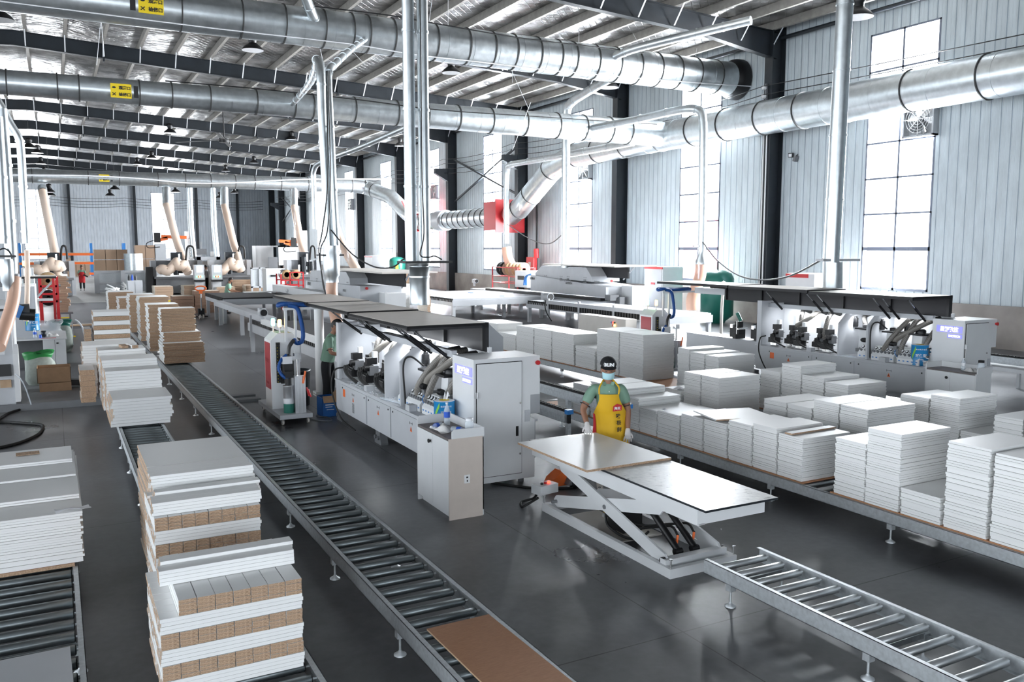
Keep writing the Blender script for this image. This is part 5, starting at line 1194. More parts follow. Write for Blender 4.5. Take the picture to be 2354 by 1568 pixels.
    # arch carrying the blue sleeve across to the machine
    t.part('arch_post', MB().box(ox+0.24,ox+0.28,ty0-0.10,ty0-0.06,1.30,1.86), 'white'); t.part('arch_post', MB().box(ox+0.40,ox+0.44,ty0-0.10,ty0-0.06,1.0,1.84), 'white')
    t.part('arch_beam', MB().box(ox+0.22,ox+1.15,ty0-0.11,ty0-0.05,1.83,1.87), 'white')
    z = 1.90
    t.part('blue_sleeve', MB().tube(spline([(ox+1.12,ty0+0.02,1.90),(ox+0.8,ty0-0.04,1.90),(ox+0.45,ty0-0.06,1.91),(ox+0.25,ty0-0.10,1.93),(ox+0.16,ty0-0.02,1.90),(ox+0.24,ty0+0.06,1.93),(ox+0.6,ty0+0.03,1.91),(ox+1.12,ty0+0.08,1.91)],8), 0.036, 10), 'bluehose', label='blue sleeved hose bundle')
    t.part('blue_sleeve', MB().tube(spline([(ox+0.30,ty0-0.10,1.91),(ox+0.44,ty0-0.13,1.86),(ox+0.50,ty0-0.14,1.65),(ox+0.53,ty0-0.14,1.42),(ox+0.50,ty0-0.14,1.30),(ox+0.42,ty0-0.15,1.28),(ox+0.36,ty0-0.2,1.34)],8), 0.036, 10), 'bluehose', label='blue sleeved hose bundle')
    t.part('black_sleeve', ribtube(MB(), [(ox+0.36,ty0-0.2,1.34),(ox+0.28,ty0-0.22,1.24),(ox+0.25,ty0-0.24,1.10)], 0.033, 0.02), ['black','ribdark'])
    t.part('side_plate', MB().prism([(ox+0.38,0.9),(ox+0.60,0.9),(ox+0.60,1.20),(ox+0.48,1.32),(ox+0.38,1.32)], 'y', ty1+0.2, ty0+0.3), 'lightgrey')
    return t
glue_cart('near glue cart on casters with red panel and green and amber lamps', 3.08, 13.62)
glue_cart('glue cart with red panel left of the right-hand machine', 11.95, 14.9)

# ---------------------------------------------------------------- blue carton by the near machine, hoses on the floor
t = Thing('blue_carton', 'open blue carton with brown flaps on the floor by the near machine', 'box', (4.0, 14.35, 0))
c4 = (3.88, 4.13, 14.0, 14.35)
t.part('carton_body', MB().box(3.88,3.885,14.0,14.35,0,0.33).box(4.125,4.13,14.0,14.35,0,0.33).box(3.88,4.13,14.0,14.005,0,0.33).box(3.88,4.13,14.345,14.35,0,0.33).box(3.88,4.13,14.0,14.35,0,0.005), 'bluecard')
t.part('flap', MB().cbox((3.82,14.17,0.37),(0.16,0.34,0.004),(0,R(35),0)), 'cardboard'); t.part('flap', MB().cbox((4.18,14.17,0.37),(0.14,0.34,0.004),(0,R(-40),0)), 'cardboard'); t.part('flap', MB().cbox((4.0,13.95,0.31),(0.24,0.13,0.004),(R(55),0,0)), 'cardboard')
t.part('carton_print', MB().box(3.93,4.08,13.996,13.999,0.20,0.215).box(3.93,4.05,13.996,13.999,0.165,0.175).box(3.95,4.08,13.996,13.999,0.12,0.13), 'printwhite')
one('air_hose', MB().tube(spline([(3.75,14.6,0.012),(3.62,14.2,0.012),(3.70,13.8,0.012),(3.9,13.6,0.012),(3.95,13.9,0.012),(3.8,14.1,0.012)],8), 0.01, 6), 'midgrey', 'thin grey hose coiled on the floor by the blue carton', 'hose')
t = Thing('waste_bin', 'dark blue bin behind the near glue cart', 'bin', (3.80,15.3,0)); t.part('bin_body', MB().lathe([(0.17,0),(0.20,0.02),(0.22,0.62),(0.23,0.63),(0.23,0.66),(0.20,0.66),(0.19,0.05),(0.001,0.05)], (3.80,15.3,0), 20), 'darksteel')
# ---------------------------------------------------------------- toothed return rails behind the worker
def trail(label, x, y0, y1, z, foot):
    t = Thing('return_rail', label, 'conveyor', (x, (y0+y1)/2, 0))
    t.part('beam', MB().box(x-0.045, x+0.045, y0, y1, z-0.15, z-0.03).box(x-0.05,x+0.05,y0,y1,z-0.165,z-0.15).box(x-0.05,x+0.05,y0,y1,z-0.09,z-0.08), 'galvrail')
    tb = MB().box(x-0.03,x+0.03,y0,y1,z-0.03,z-0.012)
    n = int((y1-y0)/0.07)
    for k in range(n): tb.box(x-0.03,x+0.03,y0+0.07*k,y0+0.07*k+0.035,z-0.012,z+0.004)
    t.part('toothed_belt', tb, 'rubber')
    t.part('end_cap', MB().box(x-0.045,x+0.045,y0-0.07,y0,z-0.05,z+0.005), 'blue', label='blue end cap'); t.part('end_stop', MB().box(x-0.02,x+0.02,y0-0.05,y0-0.01,z-0.17,z-0.05), 'black')
    for y in foot: t.part('leg', MB().box(x-0.03,x+0.03,y-0.03,y+0.03,0.06,z-0.15).lathe([(0.05,0),(0.05,0.01),(0.015,0.025),(0.012,0.06)],(x,y,0),12), 'galvrail')
    return t
trail('nearer toothed rail with blue end cap beside the control cabinet', 5.63, 9.0, 12.6, 0.82, (10.6,12.2))
trail('farther toothed rail with blue end cap passing behind the worker', 6.52, 8.96, 12.8, 0.82, (10.4,12.4))
trail('toothed rail at the right edge beyond the far machine cabinet', 15.9, 8.2, 11.5, 0.82, (8.6,11))
t = Thing('rail_table', 'low white frame table at the right picture edge', 'table', (16.4,8.6,0))
t.part('top', MB().box(15.6,17.4,7.9,10.4,0.55,0.62), 'white'); [t.part('leg', MB().box(x,x+0.06,y,y+0.06,0,0.55), 'white') for x in (15.65,17.2) for y in (8.0,10.2)]
t = Thing('floor_unit', 'low white floor unit right of the back row stacks', 'unit', (13.4,6.6,0)); t.part('housing', MB().box(12.3,14.2,6.4,7.0,0.10,0.30).box(12.3,14.2,6.4,7.0,0.30,0.32), 'white'); t.part('leg', MB().box(12.4,12.5,6.5,6.6,0,0.10).box(14.0,14.1,6.5,6.6,0,0.10), 'midgrey')
one('black_cable', MB().tube(spline([(12.3,6.7,0.015),(12.0,6.9,0.015),(11.8,6.7,0.015),(11.9,6.4,0.015),(12.1,6.5,0.015)],6),0.012,6), 'rubber', 'black cable on the floor beside the low white unit', 'cable')

# ---------------------------------------------------------------- scissor lift table
t = Thing('scissor_lift', 'white scissor lift table raised at an angle of its crossed arms, right of centre', 'lift table', (4.95, 6.7, 0))
x0, x1, y0, y1 = 4.56, 5.32, 5.60, 7.80
fr = MB().box(x0,x0+0.05,y0,y1,0.0,0.085).box(x1-0.05,x1,y0,y1,0.0,0.085).box(x0+0.05,x1-0.05,y0,y0+0.05,0.0,0.085).box(x0+0.05,x1-0.05,y1-0.05,y1,0.0,0.085).box(x0+0.03,x1-0.03,y0+0.10,y0+0.18,0.06,0.13)
t.part('base_frame', fr, 'white')
for (x, y) in ((x0+0.02,y0+0.02),(x1-0.02,y0+0.02),(x0+0.02,y1-0.02),(x1-0.02,y1-0.02)):
    t.part('corner_bolt', MB().cyl((x,y,0.085),(x,y,0.16),0.008,8).cyl((x,y,0.16),(x,y,0.17),0.016,6), 'chrome')
def arm(xa, p, q, w, m_='white', nm='scissor_arm'):
    """flat arm in the YZ plane"""
    (ya, za), (yb, zb) = p, q; d = Vector((yb-ya, zb-za)).normalized(); n = Vector((-d.y, d.x))*w/2; e = d*w*0.4
    P = [(ya-e.x-n.x*0.4, za-e.y-n.y*0.4), (ya+n.x*-1, za+n.y*-1), (yb-n.x, zb-n.y), (yb+e.x-n.x*0.4, zb+e.y-n.y*0.4), (yb+e.x+n.x*0.4, zb+e.y+n.y*0.4), (yb+n.x, zb+n.y), (ya+n.x, za+n.y), (ya-e.x+n.x*0.4, za-e.y+n.y*0.4)]
    return t.part(nm, MB().prism(P, 'x', xa, xa+0.022), m_)
for xa in (4.625, 5.235):
    arm(xa, (7.50, 0.56), (5.78, 0.10), 0.125)
for xa in (4.66, 5.20):
    arm(xa, (7.66, 0.13), (5.90, 0.54), 0.125)
t.part('pivot_pin', MB().cyl((4.615,6.70,0.335),(5.265,6.70,0.335),0.022,12), 'midgrey')
t.part('axle', MB().cyl((4.60,5.78,0.10),(5.28,5.78,0.10),0.018,12).cyl((4.6,7.66,0.13),(5.26,7.66,0.13),0.018,12), 'midgrey')
for x in (4.605, 5.27): t.part('roller', MB().cyl((x-0.012,5.76,0.10),(x+0.018,5.76,0.10),0.038,16), 'black')
t.part('platform_skirt', MB().box(4.54,5.24,5.22,5.24,0.60,0.735).box(4.54,5.24,7.93,7.95,0.60,0.735).box(4.52,4.54,5.22,7.95,0.605,0.735).box(5.24,5.26,5.22,7.95,0.60,0.735).box(4.52,4.60,5.22,7.95,0.595,0.605).box(4.54,5.24,5.24,7.93,0.70,0.735), 'white')
M['plate'] = mat('worn_white_plate', (0.60,0.60,0.58), 0.32, noise=0.22, nscale=22, stretch=(1,1,1), rnoise=0.15)
t.part('top_plate', MB().box(4.50,5.29,5.10,7.98,0.738,0.757,[0,1,0,0,0,0]), ['darksteel','plate'])
for x in (4.83, 5.02):
    c = t.part('hydraulic_cylinder', MB().cyl((x,5.83,0.14),(x,6.32,0.46),0.032,16).cyl((x-0.04,5.83,0.13),(x+0.04,5.83,0.13),0.03,12), 'black')
    t.part('piston_rod', MB().cyl((x,6.32,0.46),(x,6.48,0.565),0.017,12), 'chrome', parent=c); t.part('copper_fitting', MB().cyl((x+0.04,5.90,0.17),(x+0.07,5.92,0.24),0.012,8), 'orange', parent=c)
    t.part('hydraulic_hose', MB().tube(spline([(x+0.07,5.92,0.24),(x+0.10,6.05,0.28),(x+0.08,6.25,0.22),(x-0.02,6.6,0.12),(4.95,6.95,0.12)],8),0.012,8), 'rubber')
t.part('pump_unit', MB().box(4.86,5.10,6.72,6.98,0.02,0.24).cyl((4.98,7.0,0.16),(4.98,7.25,0.16),0.075,18).box(4.90,4.92,6.715,6.72,0.08,0.2), 'black'); t.part('drip_tray', MB().box(4.72,5.22,6.55,7.5,0.0,0.015), 'cream')
t.part('pump_valve', MB().cyl((4.80,6.9,0.18),(4.86,6.9,0.18),0.02,10).cbox((4.78,6.9,0.18),(0.06,0.04,0.05)), 'chrome')
t.part('hydraulic_hose', MB().tube(spline([(4.78,6.9,0.18),(4.74,6.8,0.10),(4.78,6.6,0.04),(4.90,6.5,0.03),(5.05,6.55,0.06)],8),0.013,8), 'rubber')
cb = t.part('control_box', MB().cbox((4.70,7.98,0.19),(0.26,0.16,0.10),(0,0,0.2)), 'white'); 
for dx, m_ in ((-0.05,'black'),(0.0,'red'),(0.05,'redled')): t.part('button', MB().cyl((4.70+dx,7.97+dx*0.2,0.24),(4.70+dx,7.97+dx*0.2,0.262),0.016,12), m_, parent=cb)
loose('particle_board', 'large grey-white board with brown raw edge lying on the lift table', (4.80, 7.20, 0.758), (1.01,1.32,0.022), (0,0,R(0.8)), ('board','chip','chip'), 'board')
one('black_cable', MB().tube(spline([(4.60,7.95,0.10),(4.45,7.95,0.04),(4.42,8.0,0.012),(4.5,8.15,0.012),(4.62,8.1,0.05),(4.62,8.02,0.12)],6),0.014,8), 'rubber', 'short black cable loop beside the lift control box', 'cable')
one('black_cable', MB().tube(spline([(4.55,9.0,0.016),(4.75,8.72,0.016),(4.95,8.5,0.016),(5.1,8.42,0.016),(5.3,8.35,0.016)],6),0.016,8), 'rubber', 'thick black cable on the floor from the control cabinet to the pallet truck', 'cable')
t = Thing('pallet_truck', 'orange pallet truck partly hidden behind the lift table', 'pallet truck', (5.25, 8.45, 0))
t.part('pump_body', MB().prism([(5.05,0.03),(5.38,0.03),(5.36,0.16),(5.22,0.20),(5.10,0.12)], 'y', 8.62, 8.44), 'orange'); t.part('wheel', MB().cyl((5.30,8.38,0.06),(5.42,8.36,0.06),0.06,16), 'black'); t.part('mudguard', MB().prism([(5.24,0.05),(5.40,0.05),(5.38,0.13),(5.28,0.14)], 'y', 8.44, 8.34), 'midgrey')
# ================================================================ people
def skin_arrays(nodes, edges, sub=2):
    """nodes: list of (pos, radius) ; returns verts, faces of the skinned surface"""
    me = bpy.data.meshes.new('sk'); me.from_pydata([tuple(n[0]) for n in nodes], edges, [])
    o = bpy.data.objects.new('sk', me); COL.objects.link(o)
    o.modifiers.new('s', 'SKIN').use_smooth_shade = True
    for i, n in enumerate(nodes):
        r = n[1] if isinstance(n[1], tuple) else (n[1], n[1]); me.skin_vertices[0].data[i].radius = r
        me.skin_vertices[0].data[i].use_root = (i == 0)
    m = o.modifiers.new('u', 'SUBSURF'); m.levels = sub; m.render_levels = sub
    bpy.context.view_layer.update()
    e = bpy.data.meshes.new_from_object(o.evaluated_get(bpy.context.evaluated_depsgraph_get()))
    V = [v.co.copy() for v in e.vertices]; F = [tuple(p.vertices) for p in e.polygons]
    bpy.data.objects.remove(o); bpy.data.meshes.remove(me); bpy.data.meshes.remove(e)
    return V, F
def fuse(mb, voxel):
    me = mb.mesh('f', []); o = bpy.data.objects.new('f', me); COL.objects.link(o)
    m = o.modifiers.new('r', 'REMESH'); m.mode = 'VOXEL'; m.voxel_size = voxel
    s = o.modifiers.new('s', 'SMOOTH'); s.iterations = 3; s.factor = 0.5
    bpy.context.view_layer.update()
    e = bpy.data.meshes.new_from_object(o.evaluated_get(bpy.context.evaluated_depsgraph_get()))
    out = MB(); out._add([v.co.copy() for v in e.vertices], [tuple(p.vertices) for p in e.polygons], 0, True)
    bpy.data.objects.remove(o); bpy.data.meshes.remove(me); bpy.data.meshes.remove(e); return out
def head_mb(c, S, Fd, k=1.0, tilt=0.0):
    """c centre; S side vector, Fd facing vector"""
    U = Vector((0,0,1)); Fd = (Fd*math.cos(tilt) - U*math.sin(tilt)).normalized(); Up = S.cross(-Fd).normalized()
    if Up.z < 0: Up = -Up
    mb = MB(); n, m = 24, 18; vs = []
    for j in range(m+1):
        ph = PI*j/m
        for i in range(n):
            th = 2*PI*i/n; x, y, z = math.sin(ph)*math.sin(th), math.sin(ph)*math.cos(th), math.cos(ph)
            w = 0.078 if z > -0.2 else 0.078*(1-0.38*min(1, (-z-0.2)/0.8))
            dd = 0.098 if y < 0 else 0.090
            p = c + S*x*w*k + Fd*y*dd*k*(1-0.12*max(0,-z)) + Up*z*0.120*k
            if y > 0.75 and -0.35 < z < 0.15 and abs(x) < 0.30: p += Fd*0.022*k*(1-abs(x)/0.30)*(1-abs(z+0.15)/0.3)     # nose
            if y > 0.6 and 0.05 < z < 0.25 and 0.15 < abs(x) < 0.55: p -= Fd*0.006*k                                      # eye sockets
            vs.append(p)
    mb._add(vs, [(j*n+i, j*n+(i+1)%n, (j+1)*n+(i+1)%n, (j+1)*n+i) for j in range(m) for i in range(n)], 0, True)
    for s in (-1, 1):
        e = c + S*s*0.080*k - Fd*0.005*k - Up*0.005*k
        mb.cbox(e, (0.016*k,0.035*k,0.055*k), (0,0,math.atan2(S.y,S.x)))
    return mb, Fd, Up
def person(label, J, face, colors, name='person', detail=True, group=None, hairstyle='short', tilt=0.25, legs=True, base=None):
    """J: joint dictionary in world coordinates; face: facing direction (x, y)"""
    Fd = Vector((face[0], face[1], 0)).normalized(); S = Vector((Fd.y, -Fd.x, 0)) * -1
    J = {k: Vector(v) for k, v in J.items()}
    base = base or (J['hip'].x, J['hip'].y, 0)
    t = Thing(name, label, 'person', base, group=group)
    N = [(J['hip'], 0.12), (J['hip'].lerp(J['chest'], .5), 0.115), (J['chest'], 0.135), (J['neck'], 0.055), (J['neck'].lerp(J['head'], .6), 0.052),
         (J['shL'], 0.058), (J['elL'], 0.042), (J['wrL'], 0.029), (J['shR'], 0.058), (J['elR'], 0.042), (J['wrR'], 0.029)]
    E = [(0,1),(1,2),(2,3),(3,4),(2,5),(5,6),(6,7),(2,8),(8,9),(9,10)]
    if legs:
        N += [(J['hpL'], 0.085), (J['knL'], 0.058), (J['anL'], 0.038), (J['hpR'], 0.085), (J['knR'], 0.058), (J['anR'], 0.038)]
        E += [(0,11),(11,12),(12,13),(0,14),(14,15),(15,16)]
    body = MB()
    def chains(mb, N, idx):
        for ch in idx:
            V, F = skin_arrays([N[i] for i in ch], [(k, k+1) for k in range(len(ch)-1)]); mb._add(V, F, 0, True)
    idx = [[0,1,2,3,4], [2,5,6,7], [2,8,9,10]] + ([[0,11,12,13], [0,14,15,16]] if legs else [])
    N[2] = (N[2][0], 0.125)
    chains(body, N[:2]+[(N[2][0], 0.125)]+N[3:], idx[:1]); chains(body, [(n[0], 0.07) if i in (0, 2) else n for i, n in enumerate(N)], idx[1:])
    hm, hf, hu = head_mb(J['head'], S, Fd, 1.0, tilt)
    body._add(hm.v, hm.f, 0, True)
    def hand(w, h, side, glove):
        """five finger hand from wrist w towards h"""
        d = (h-w).normalized(); 
        up = Vector((0,0,1)) if abs(d.z) < 0.8 else Fd
        sd = d.cross(up).normalized()*side; nn = sd.cross(d).normalized()
        if nn.dot(Fd) < 0: nn = -nn
        g = 1.15 if glove else 1.0
        pal = w + d*0.055
        nd = [(w-d*0.03, 0.027*g), (w, 0.028*g), (w+d*0.045, (0.034*g, 0.020*g)), (w+d*0.075, (0.036*g, 0.018*g))]; ed = [(0,1),(1,2),(2,3)]
        V1, F1 = skin_arrays(nd, ed, 2); mb = MB(); mb._add(V1, F1, 0, True)
        for k, (off, L) in enumerate(((-0.027,0.060),(-0.009,0.070),(0.010,0.066),(0.028,0.052))):
            b = w + d*0.070 + sd*off; m1 = b + d*L*0.45 + sd*off*0.35 - nn*0.004; m2 = b + d*L*0.78 + sd*off*0.5 - nn*0.014; m3 = b + d*L + sd*off*0.5 - nn*0.026
            V1, F1 = skin_arrays([(b,0.0095*g),(m1,0.009*g),(m2,0.0085*g),(m3,0.0075*g)], [(0,1),(1,2),(2,3)], 1); mb._add(V1, F1, 0, True)
        b = w + d*0.025 - sd*0.022; m1 = b + d*0.030 - sd*0.028 - nn*0.008; m2 = m1 + d*0.032 - sd*0.008 - nn*0.012
        V1, F1 = skin_arrays([(b,0.013*g),(m1,0.011*g),(m2,0.009*g)], [(0,1),(1,2)], 1); mb._add(V1, F1, 0, True)
        return mb
    gl = colors.get('glove')
    if detail:
        for s, a, b in ((-1,'wrL','haL'), (1,'wrR','haR')):
            hmb = hand(J[a], J[b], s, gl)
            if gl: t.part('glove', fuse(hmb, 0.0045) , gl)
            else: body._add(hmb.v, hmb.f, 0, True)
    else:
        for a, b in (('wrL','haL'), ('wrR','haR')):
            V1, F1 = skin_arrays([(J[a], 0.03), (J[a].lerp(J[b], .5), (0.036,0.02)), (J[b], (0.03,0.016))], [(0,1),(1,2)], 1); body._add(V1, F1, 0, True)
    bo = t.part('body', fuse(body, 0.0065 if detail else 0.014), 'skin')
    # face details
    c = J['head']
    for s in (-1, 1):
        e = c + S*s*0.029 + hf*0.0855 + hu*0.018
        t.part('eye', MB().cbox(e, (0.022,0.010,0.006), (0,0,math.atan2(S.y,S.x))), 'black', parent=bo)
        t.part('eyebrow', MB().cbox(e+hu*0.018+hf*0.001, (0.030,0.010,0.005), (0,0,math.atan2(S.y,S.x))), 'hair', parent=bo)
    if not colors.get('mask'): t.part('mouth', MB().cbox(c+hf*0.086-hu*0.062, (0.036,0.008,0.006), (0,0,math.atan2(S.y,S.x))), 'redcloth', parent=bo)
    # hair: a shell over the top and back of the skull
    hr = MB(); n, m = 22, 10; vs = []
    for j in range(m+1):
        ph = PI*0.60*j/m
        for i in range(n):
            th = 2*PI*i/n; x, y, z = math.sin(ph)*math.sin(th), math.sin(ph)*math.cos(th), math.cos(ph)
            if y > 0.35: z = max(z, 0.50)
            elif y > -0.1: z = max(z, 0.10)
            elif hairstyle == 'short': z = max(z, -0.35)
            vs.append(c + S*x*0.088 + hf*y*0.104 + hu*z*0.132 - hf*0.004)
    hr._add(vs, [(j*n+i, j*n+(i+1)%n, (j+1)*n+(i+1)%n, (j+1)*n+i) for j in range(m) for i in range(n)], 0, True)
    if hairstyle == 'bun': hr.lathe([(0.001,-0.03),(0.03,-0.02),(0.035,0),(0.03,0.02),(0.001,0.03)], c-hf*0.07+hu*0.125, 12)
    t.part('hair', hr, 'hair')
    # shirt
    hem = J['hip'].lerp(J['chest'], -0.10)
    slL = J['shL'].lerp(J['elL'], 0.78); slR = J['shR'].lerp(J['elR'], 0.78)
    N = [(J['chest'], (0.165,0.135)), (J['hip'].lerp(J['chest'], .55), (0.150,0.128)), (J['hip'], (0.152,0.130)), (hem, (0.158,0.138)), (J['neck'].lerp(J['chest'], .35), (0.125,0.10)), (J['neck'].lerp(J['chest'], -.02), 0.064),
         (J['shL'], 0.075), (J['shL'].lerp(J['elL'], .4), 0.070), (slL, 0.068), (J['shR'], 0.075), (J['shR'].lerp(J['elR'], .4), 0.070), (slR, 0.068)]
    sh = MB(); chains(sh, N, [[5,4,0,1,2,3]]); chains(sh, [(n[0], 0.09) if i == 0 else n for i, n in enumerate(N)], [[0,6,7,8],[0,9,10,11]])
    so = t.part('shirt', fuse(sh, 0.010 if detail else 0.016), colors['shirt'])
    if detail:
        for s in (-1, 1):
            t.part('collar', MB().cbox(J['neck']+Fd*0.055+S*s*0.038-Vector((0,0,0.030)), (0.065,0.012,0.045), (R(-25)*1,0,math.atan2(S.y,S.x)-s*0.6)), colors['shirt'], parent=so)
        for a, b in ((slL, (J['elL']-J['shL']).normalized()), (slR, (J['elR']-J['shR']).normalized())):
            t.part('sleeve_band', MB().cyl(a+b*0.002, a+b*0.006, 0.066, 18), 'darksteel', parent=so)
        for k in range(2): t.part('button', MB().cyl(J['chest']+Fd*(0.128+0.004*k)+Vector((0,0,0.06-0.05*k)), J['chest']+Fd*(0.133+.004*k)+Vector((0,0,0.06-0.05*k)), 0.006, 8), 'printwhite', parent=so)
    if legs:
        N = [(J['hip']+Vector((0,0,0.02)), 0.135), (J['hpL'], 0.100), (J['knL'], 0.075), (J['anL']+Vector((0,0,0.03)), 0.064), (J['hpR'], 0.100), (J['knR'], 0.075), (J['anR']+Vector((0,0,0.03)), 0.064)]
        tr = MB(); N.append((J['hip']-Vector((0,0,0.10)), 0.125)); chains(tr, N, [[0,7]]); chains(tr, [(n[0], 0.10) if i == 0 else n for i, n in enumerate(N)], [[0,1,2,3],[0,4,5,6]])
        t.part('trousers', fuse(tr, 0.012 if detail else 0.018), colors.get('trousers', 'darkcloth'))
        for a in ('anL', 'anR'):
            q = J[a]; V, F = skin_arrays([(Vector((q.x,q.y,0.045))-Fd*0.04, 0.042), (Vector((q.x,q.y,0.04))+Fd*0.06, (0.043,0.034)), (Vector((q.x,q.y,0.032))+Fd*0.16, (0.038,0.026))], [(0,1),(1,2)], 2)
            s_ = MB(); s_._add([(v.x, v.y, max(v.z, 0.002)) for v in V], F, 0, True); t.part('shoe', s_, colors.get('shoe', 'black'))
    return t, S, Fd, hf, hu

# ---- main worker, leaning on the board with one gloved hand
fa = Vector((-0.50,-0.866,0)); Sx = Vector((0.866,-0.50,0))
O = Vector((5.53, 8.00, 0))
L = lambda s, f, z: O + Sx*s + fa*f + Vector((0,0,z))
Jw = dict(hip=L(0.06,-0.06,0.84), chest=L(0.02,0.0,1.17), neck=L(0.015,0.03,1.345), head=L(0.01,0.075,1.475),
          shL=L(-0.150,0.01,1.255), elL=L(-0.275,0.08,1.02), wrL=L(-0.235,0.235,0.875), haL=L(-0.225,0.30,0.785),
          shR=L(0.175,-0.01,1.26), elR=L(0.25,-0.02,1.00), wrR=L(0.24,0.11,0.78), haR=L(0.235,0.16,0.69),
          hpL=L(-0.02,-0.10,0.78), knL=L(-0.03,-0.16,0.44), anL=L(-0.05,-0.26,0.09), hpR=L(0.15,-0.08,0.78), knR=L(0.17,-0.12,0.44), anR=L(0.16,-0.22,0.09))
tw_, S, Fd, hf, hu = person('person in black cap, face mask, green shirt and yellow apron leaning on a board', Jw, fa, dict(shirt='shirt', glove='glove', mask=True, shoe='cream'), tilt=0.30)
hd = Jw['head']
# cap: crown, brim, button, lettering
cp = MB(); n, m = 28, 9; vs = []
for j in range(m+1):
    ph = PI/2*j/m
    for i in range(n):
        th = 2*PI*i/n; vs.append(hd + S*math.sin(ph)*math.sin(th)*0.094 + hf*math.sin(ph)*math.cos(th)*0.112 + hu*(0.072+math.cos(ph)*0.084))
cp._add(vs, [(j*n+i, j*n+(i+1)%n, (j+1)*n+(i+1)%n, (j+1)*n+i) for j in range(m) for i in range(n)], 0, True)
cap = tw_.part('cap', cp, 'cap')
def brim(u, v):
    a = (u-.5)*2*1.0; r = 0.094+0.020*v*math.cos(a)
    return hd + S*math.sin(a)*r*0.98 + hf*(math.cos(a)*(0.108+0.055*v)) + hu*(0.076-0.004*v-0.012*(a*a)*v)
tw_.part('brim', MB().grid(brim, 15, 6, thick=-0.004), 'cap', parent=cap)
tw_.part('cap_button', MB().lathe([(0.010,0),(0.008,0.006),(0.001,0.008)], hd+hu*0.154, 10), 'cap', parent=cap)
pf = (hf*0.9+hu*0.42).normalized()
tm = text_mb('RUN', 0.040, hd+hf*0.105+hu*0.108, S, (hu*0.93-hf*0.35), 0.008, bold=0.06); tw_.part('cap_lettering', tm, 'printwhite', parent=cap)
for s in (-1, 1): tw_.part('cap_lettering', text_mb('{' if s < 0 else '}', 0.042, hd+hf*0.100+hu*0.110+S*s*0.052, S-hf*s*0.5, (hu*0.93-hf*0.35), 0.010), 'printwhite', parent=cap)
def maskf(u, v):
    a = (u-.5)*2*1.05; y = -0.006-0.085*v; puff = 0.012*math.sin(PI*v)*math.cos(a)
    return hd + S*math.sin(a)*(0.084-0.012*v) + hf*(math.cos(a)*(0.094-0.004*v)+0.010+puff) + hu*(y-0.0+0.006*math.cos(6*v))
mk = tw_.part('face_mask', MB().grid(maskf, 17, 10, thick=-0.002), 'mask')
for s in (-1, 1): tw_.part('ear_loop', MB().tube([hd+S*s*0.078+hf*0.05+hu*0.0, hd+S*s*0.088+hf*0.0+hu*0.02, hd+S*s*0.078+hf*0.04-hu*0.05], 0.0018, 5), 'printwhite', parent=mk)
# apron
ch, hp = Jw['chest'], Jw['hip']
def trunk(z):
    t_ = (z-hp.z)/(ch.z-hp.z); c = hp.lerp(ch, t_) if t_ > 0 else Vector((hp.x, hp.y, z)) + fa*0.0
    return Vector((c.x, c.y, z))
def apr(u, v):
    z = 1.205-0.70*v; half = 0.62 if v < 0.05 else (0.62+(1.5-0.62)*min(1, (v-0.05)/0.33)**1.6)
    a = (u-.5)*2*half; c = trunk(z); k = min(1, max(0, (v-0.35)/0.65))
    fold = 0.012*k*math.sin(9*a+2.5*v) + 0.018*k*max(0, math.sin(3*a+0.8))
    rs, rf = 0.192+0.03*k, 0.168+0.03*k+fold+(0.01 if v < 0.3 else 0)
    return c + S*math.sin(a)*rs + fa*math.cos(a)*rf
ap = tw_.part('apron', MB().grid(apr, 33, 26, thick=-0.003), 'apron', label='yellow apron with red side panel')
def redp(u, v):
    vv = 0.36+0.52*v; z = 1.205-0.70*vv; a = -1.50+0.62*u*(0.55+0.45*v); c = trunk(z); k = min(1, max(0, (vv-0.35)/0.65))
    return c + S*math.sin(a)*(0.197+0.03*k) + fa*math.cos(a)*(0.175+0.035*k)
tw_.part('red_side_panel', MB().grid(redp, 9, 12, thick=-0.002), 'redcloth', parent=ap)
def redr(u, v):
    vv = 0.55+0.45*v; z = 1.205-0.70*vv; a = 1.50-0.22*u; c = trunk(z); k = min(1, max(0, (vv-0.35)/0.65))
    return c + S*math.sin(a)*(0.197+0.03*k) + fa*math.cos(a)*(0.175+0.035*k)
tw_.part('red_side_panel', MB().grid(lambda u, v: redr(1-u, v), 5, 12, thick=-0.002), 'redcloth', parent=ap)
for s in (-1, 1):
    a = s*0.60; c = trunk(1.205)
    tw_.part('apron_strap', MB().tube(spline([c+S*math.sin(a)*0.195+fa*math.cos(a)*0.182, ch+S*s*0.110+fa*0.13+Vector((0,0,0.11)), Jw['neck']+S*s*0.060+fa*0.035-Vector((0,0,0.0)), Jw['neck']+S*s*0.04-fa*0.03+Vector((0,0,0.02))], 6), 0.010, 6), 'apron', parent=ap)
def on_apron(s_, z, d=0.012):
    c = trunk(z); a = math.asin(max(-0.9, min(0.9, s_/0.2))); return c + S*s_ + fa*(math.cos(a)*0.19+d), (S*math.cos(a)-fa*math.sin(a))
p_, u_ = on_apron(0.075, 1.045, 0.0)
n_ = u_.cross(Vector((0,0,1)))
bd = MB(); hexp = [(-0.055,-0.035),(0.055,-0.028),(0.058,0.030),(0.0,0.052),(-0.05,0.024)]
bd._add([p_+u_*x+Vector((0,0,1))*z+n_*0.004 for x, z in hexp]+[p_+u_*x+Vector((0,0,1))*z+n_*0.001 for x, z in hexp], [(0,1,2,3,4),(9,8,7,6,5)]+[(i,i+5,(i+1)%5+5,(i+1)%5) for i in range(5)])
tw_.part('red_badge', bd, 'red', parent=ap)
tw_.part('badge_lettering', text_mb('海天', 0.040, p_+Vector((0,0,-0.002)), u_, (0,0,1), 0.007, bold=0.03), 'printwhite', parent=ap)
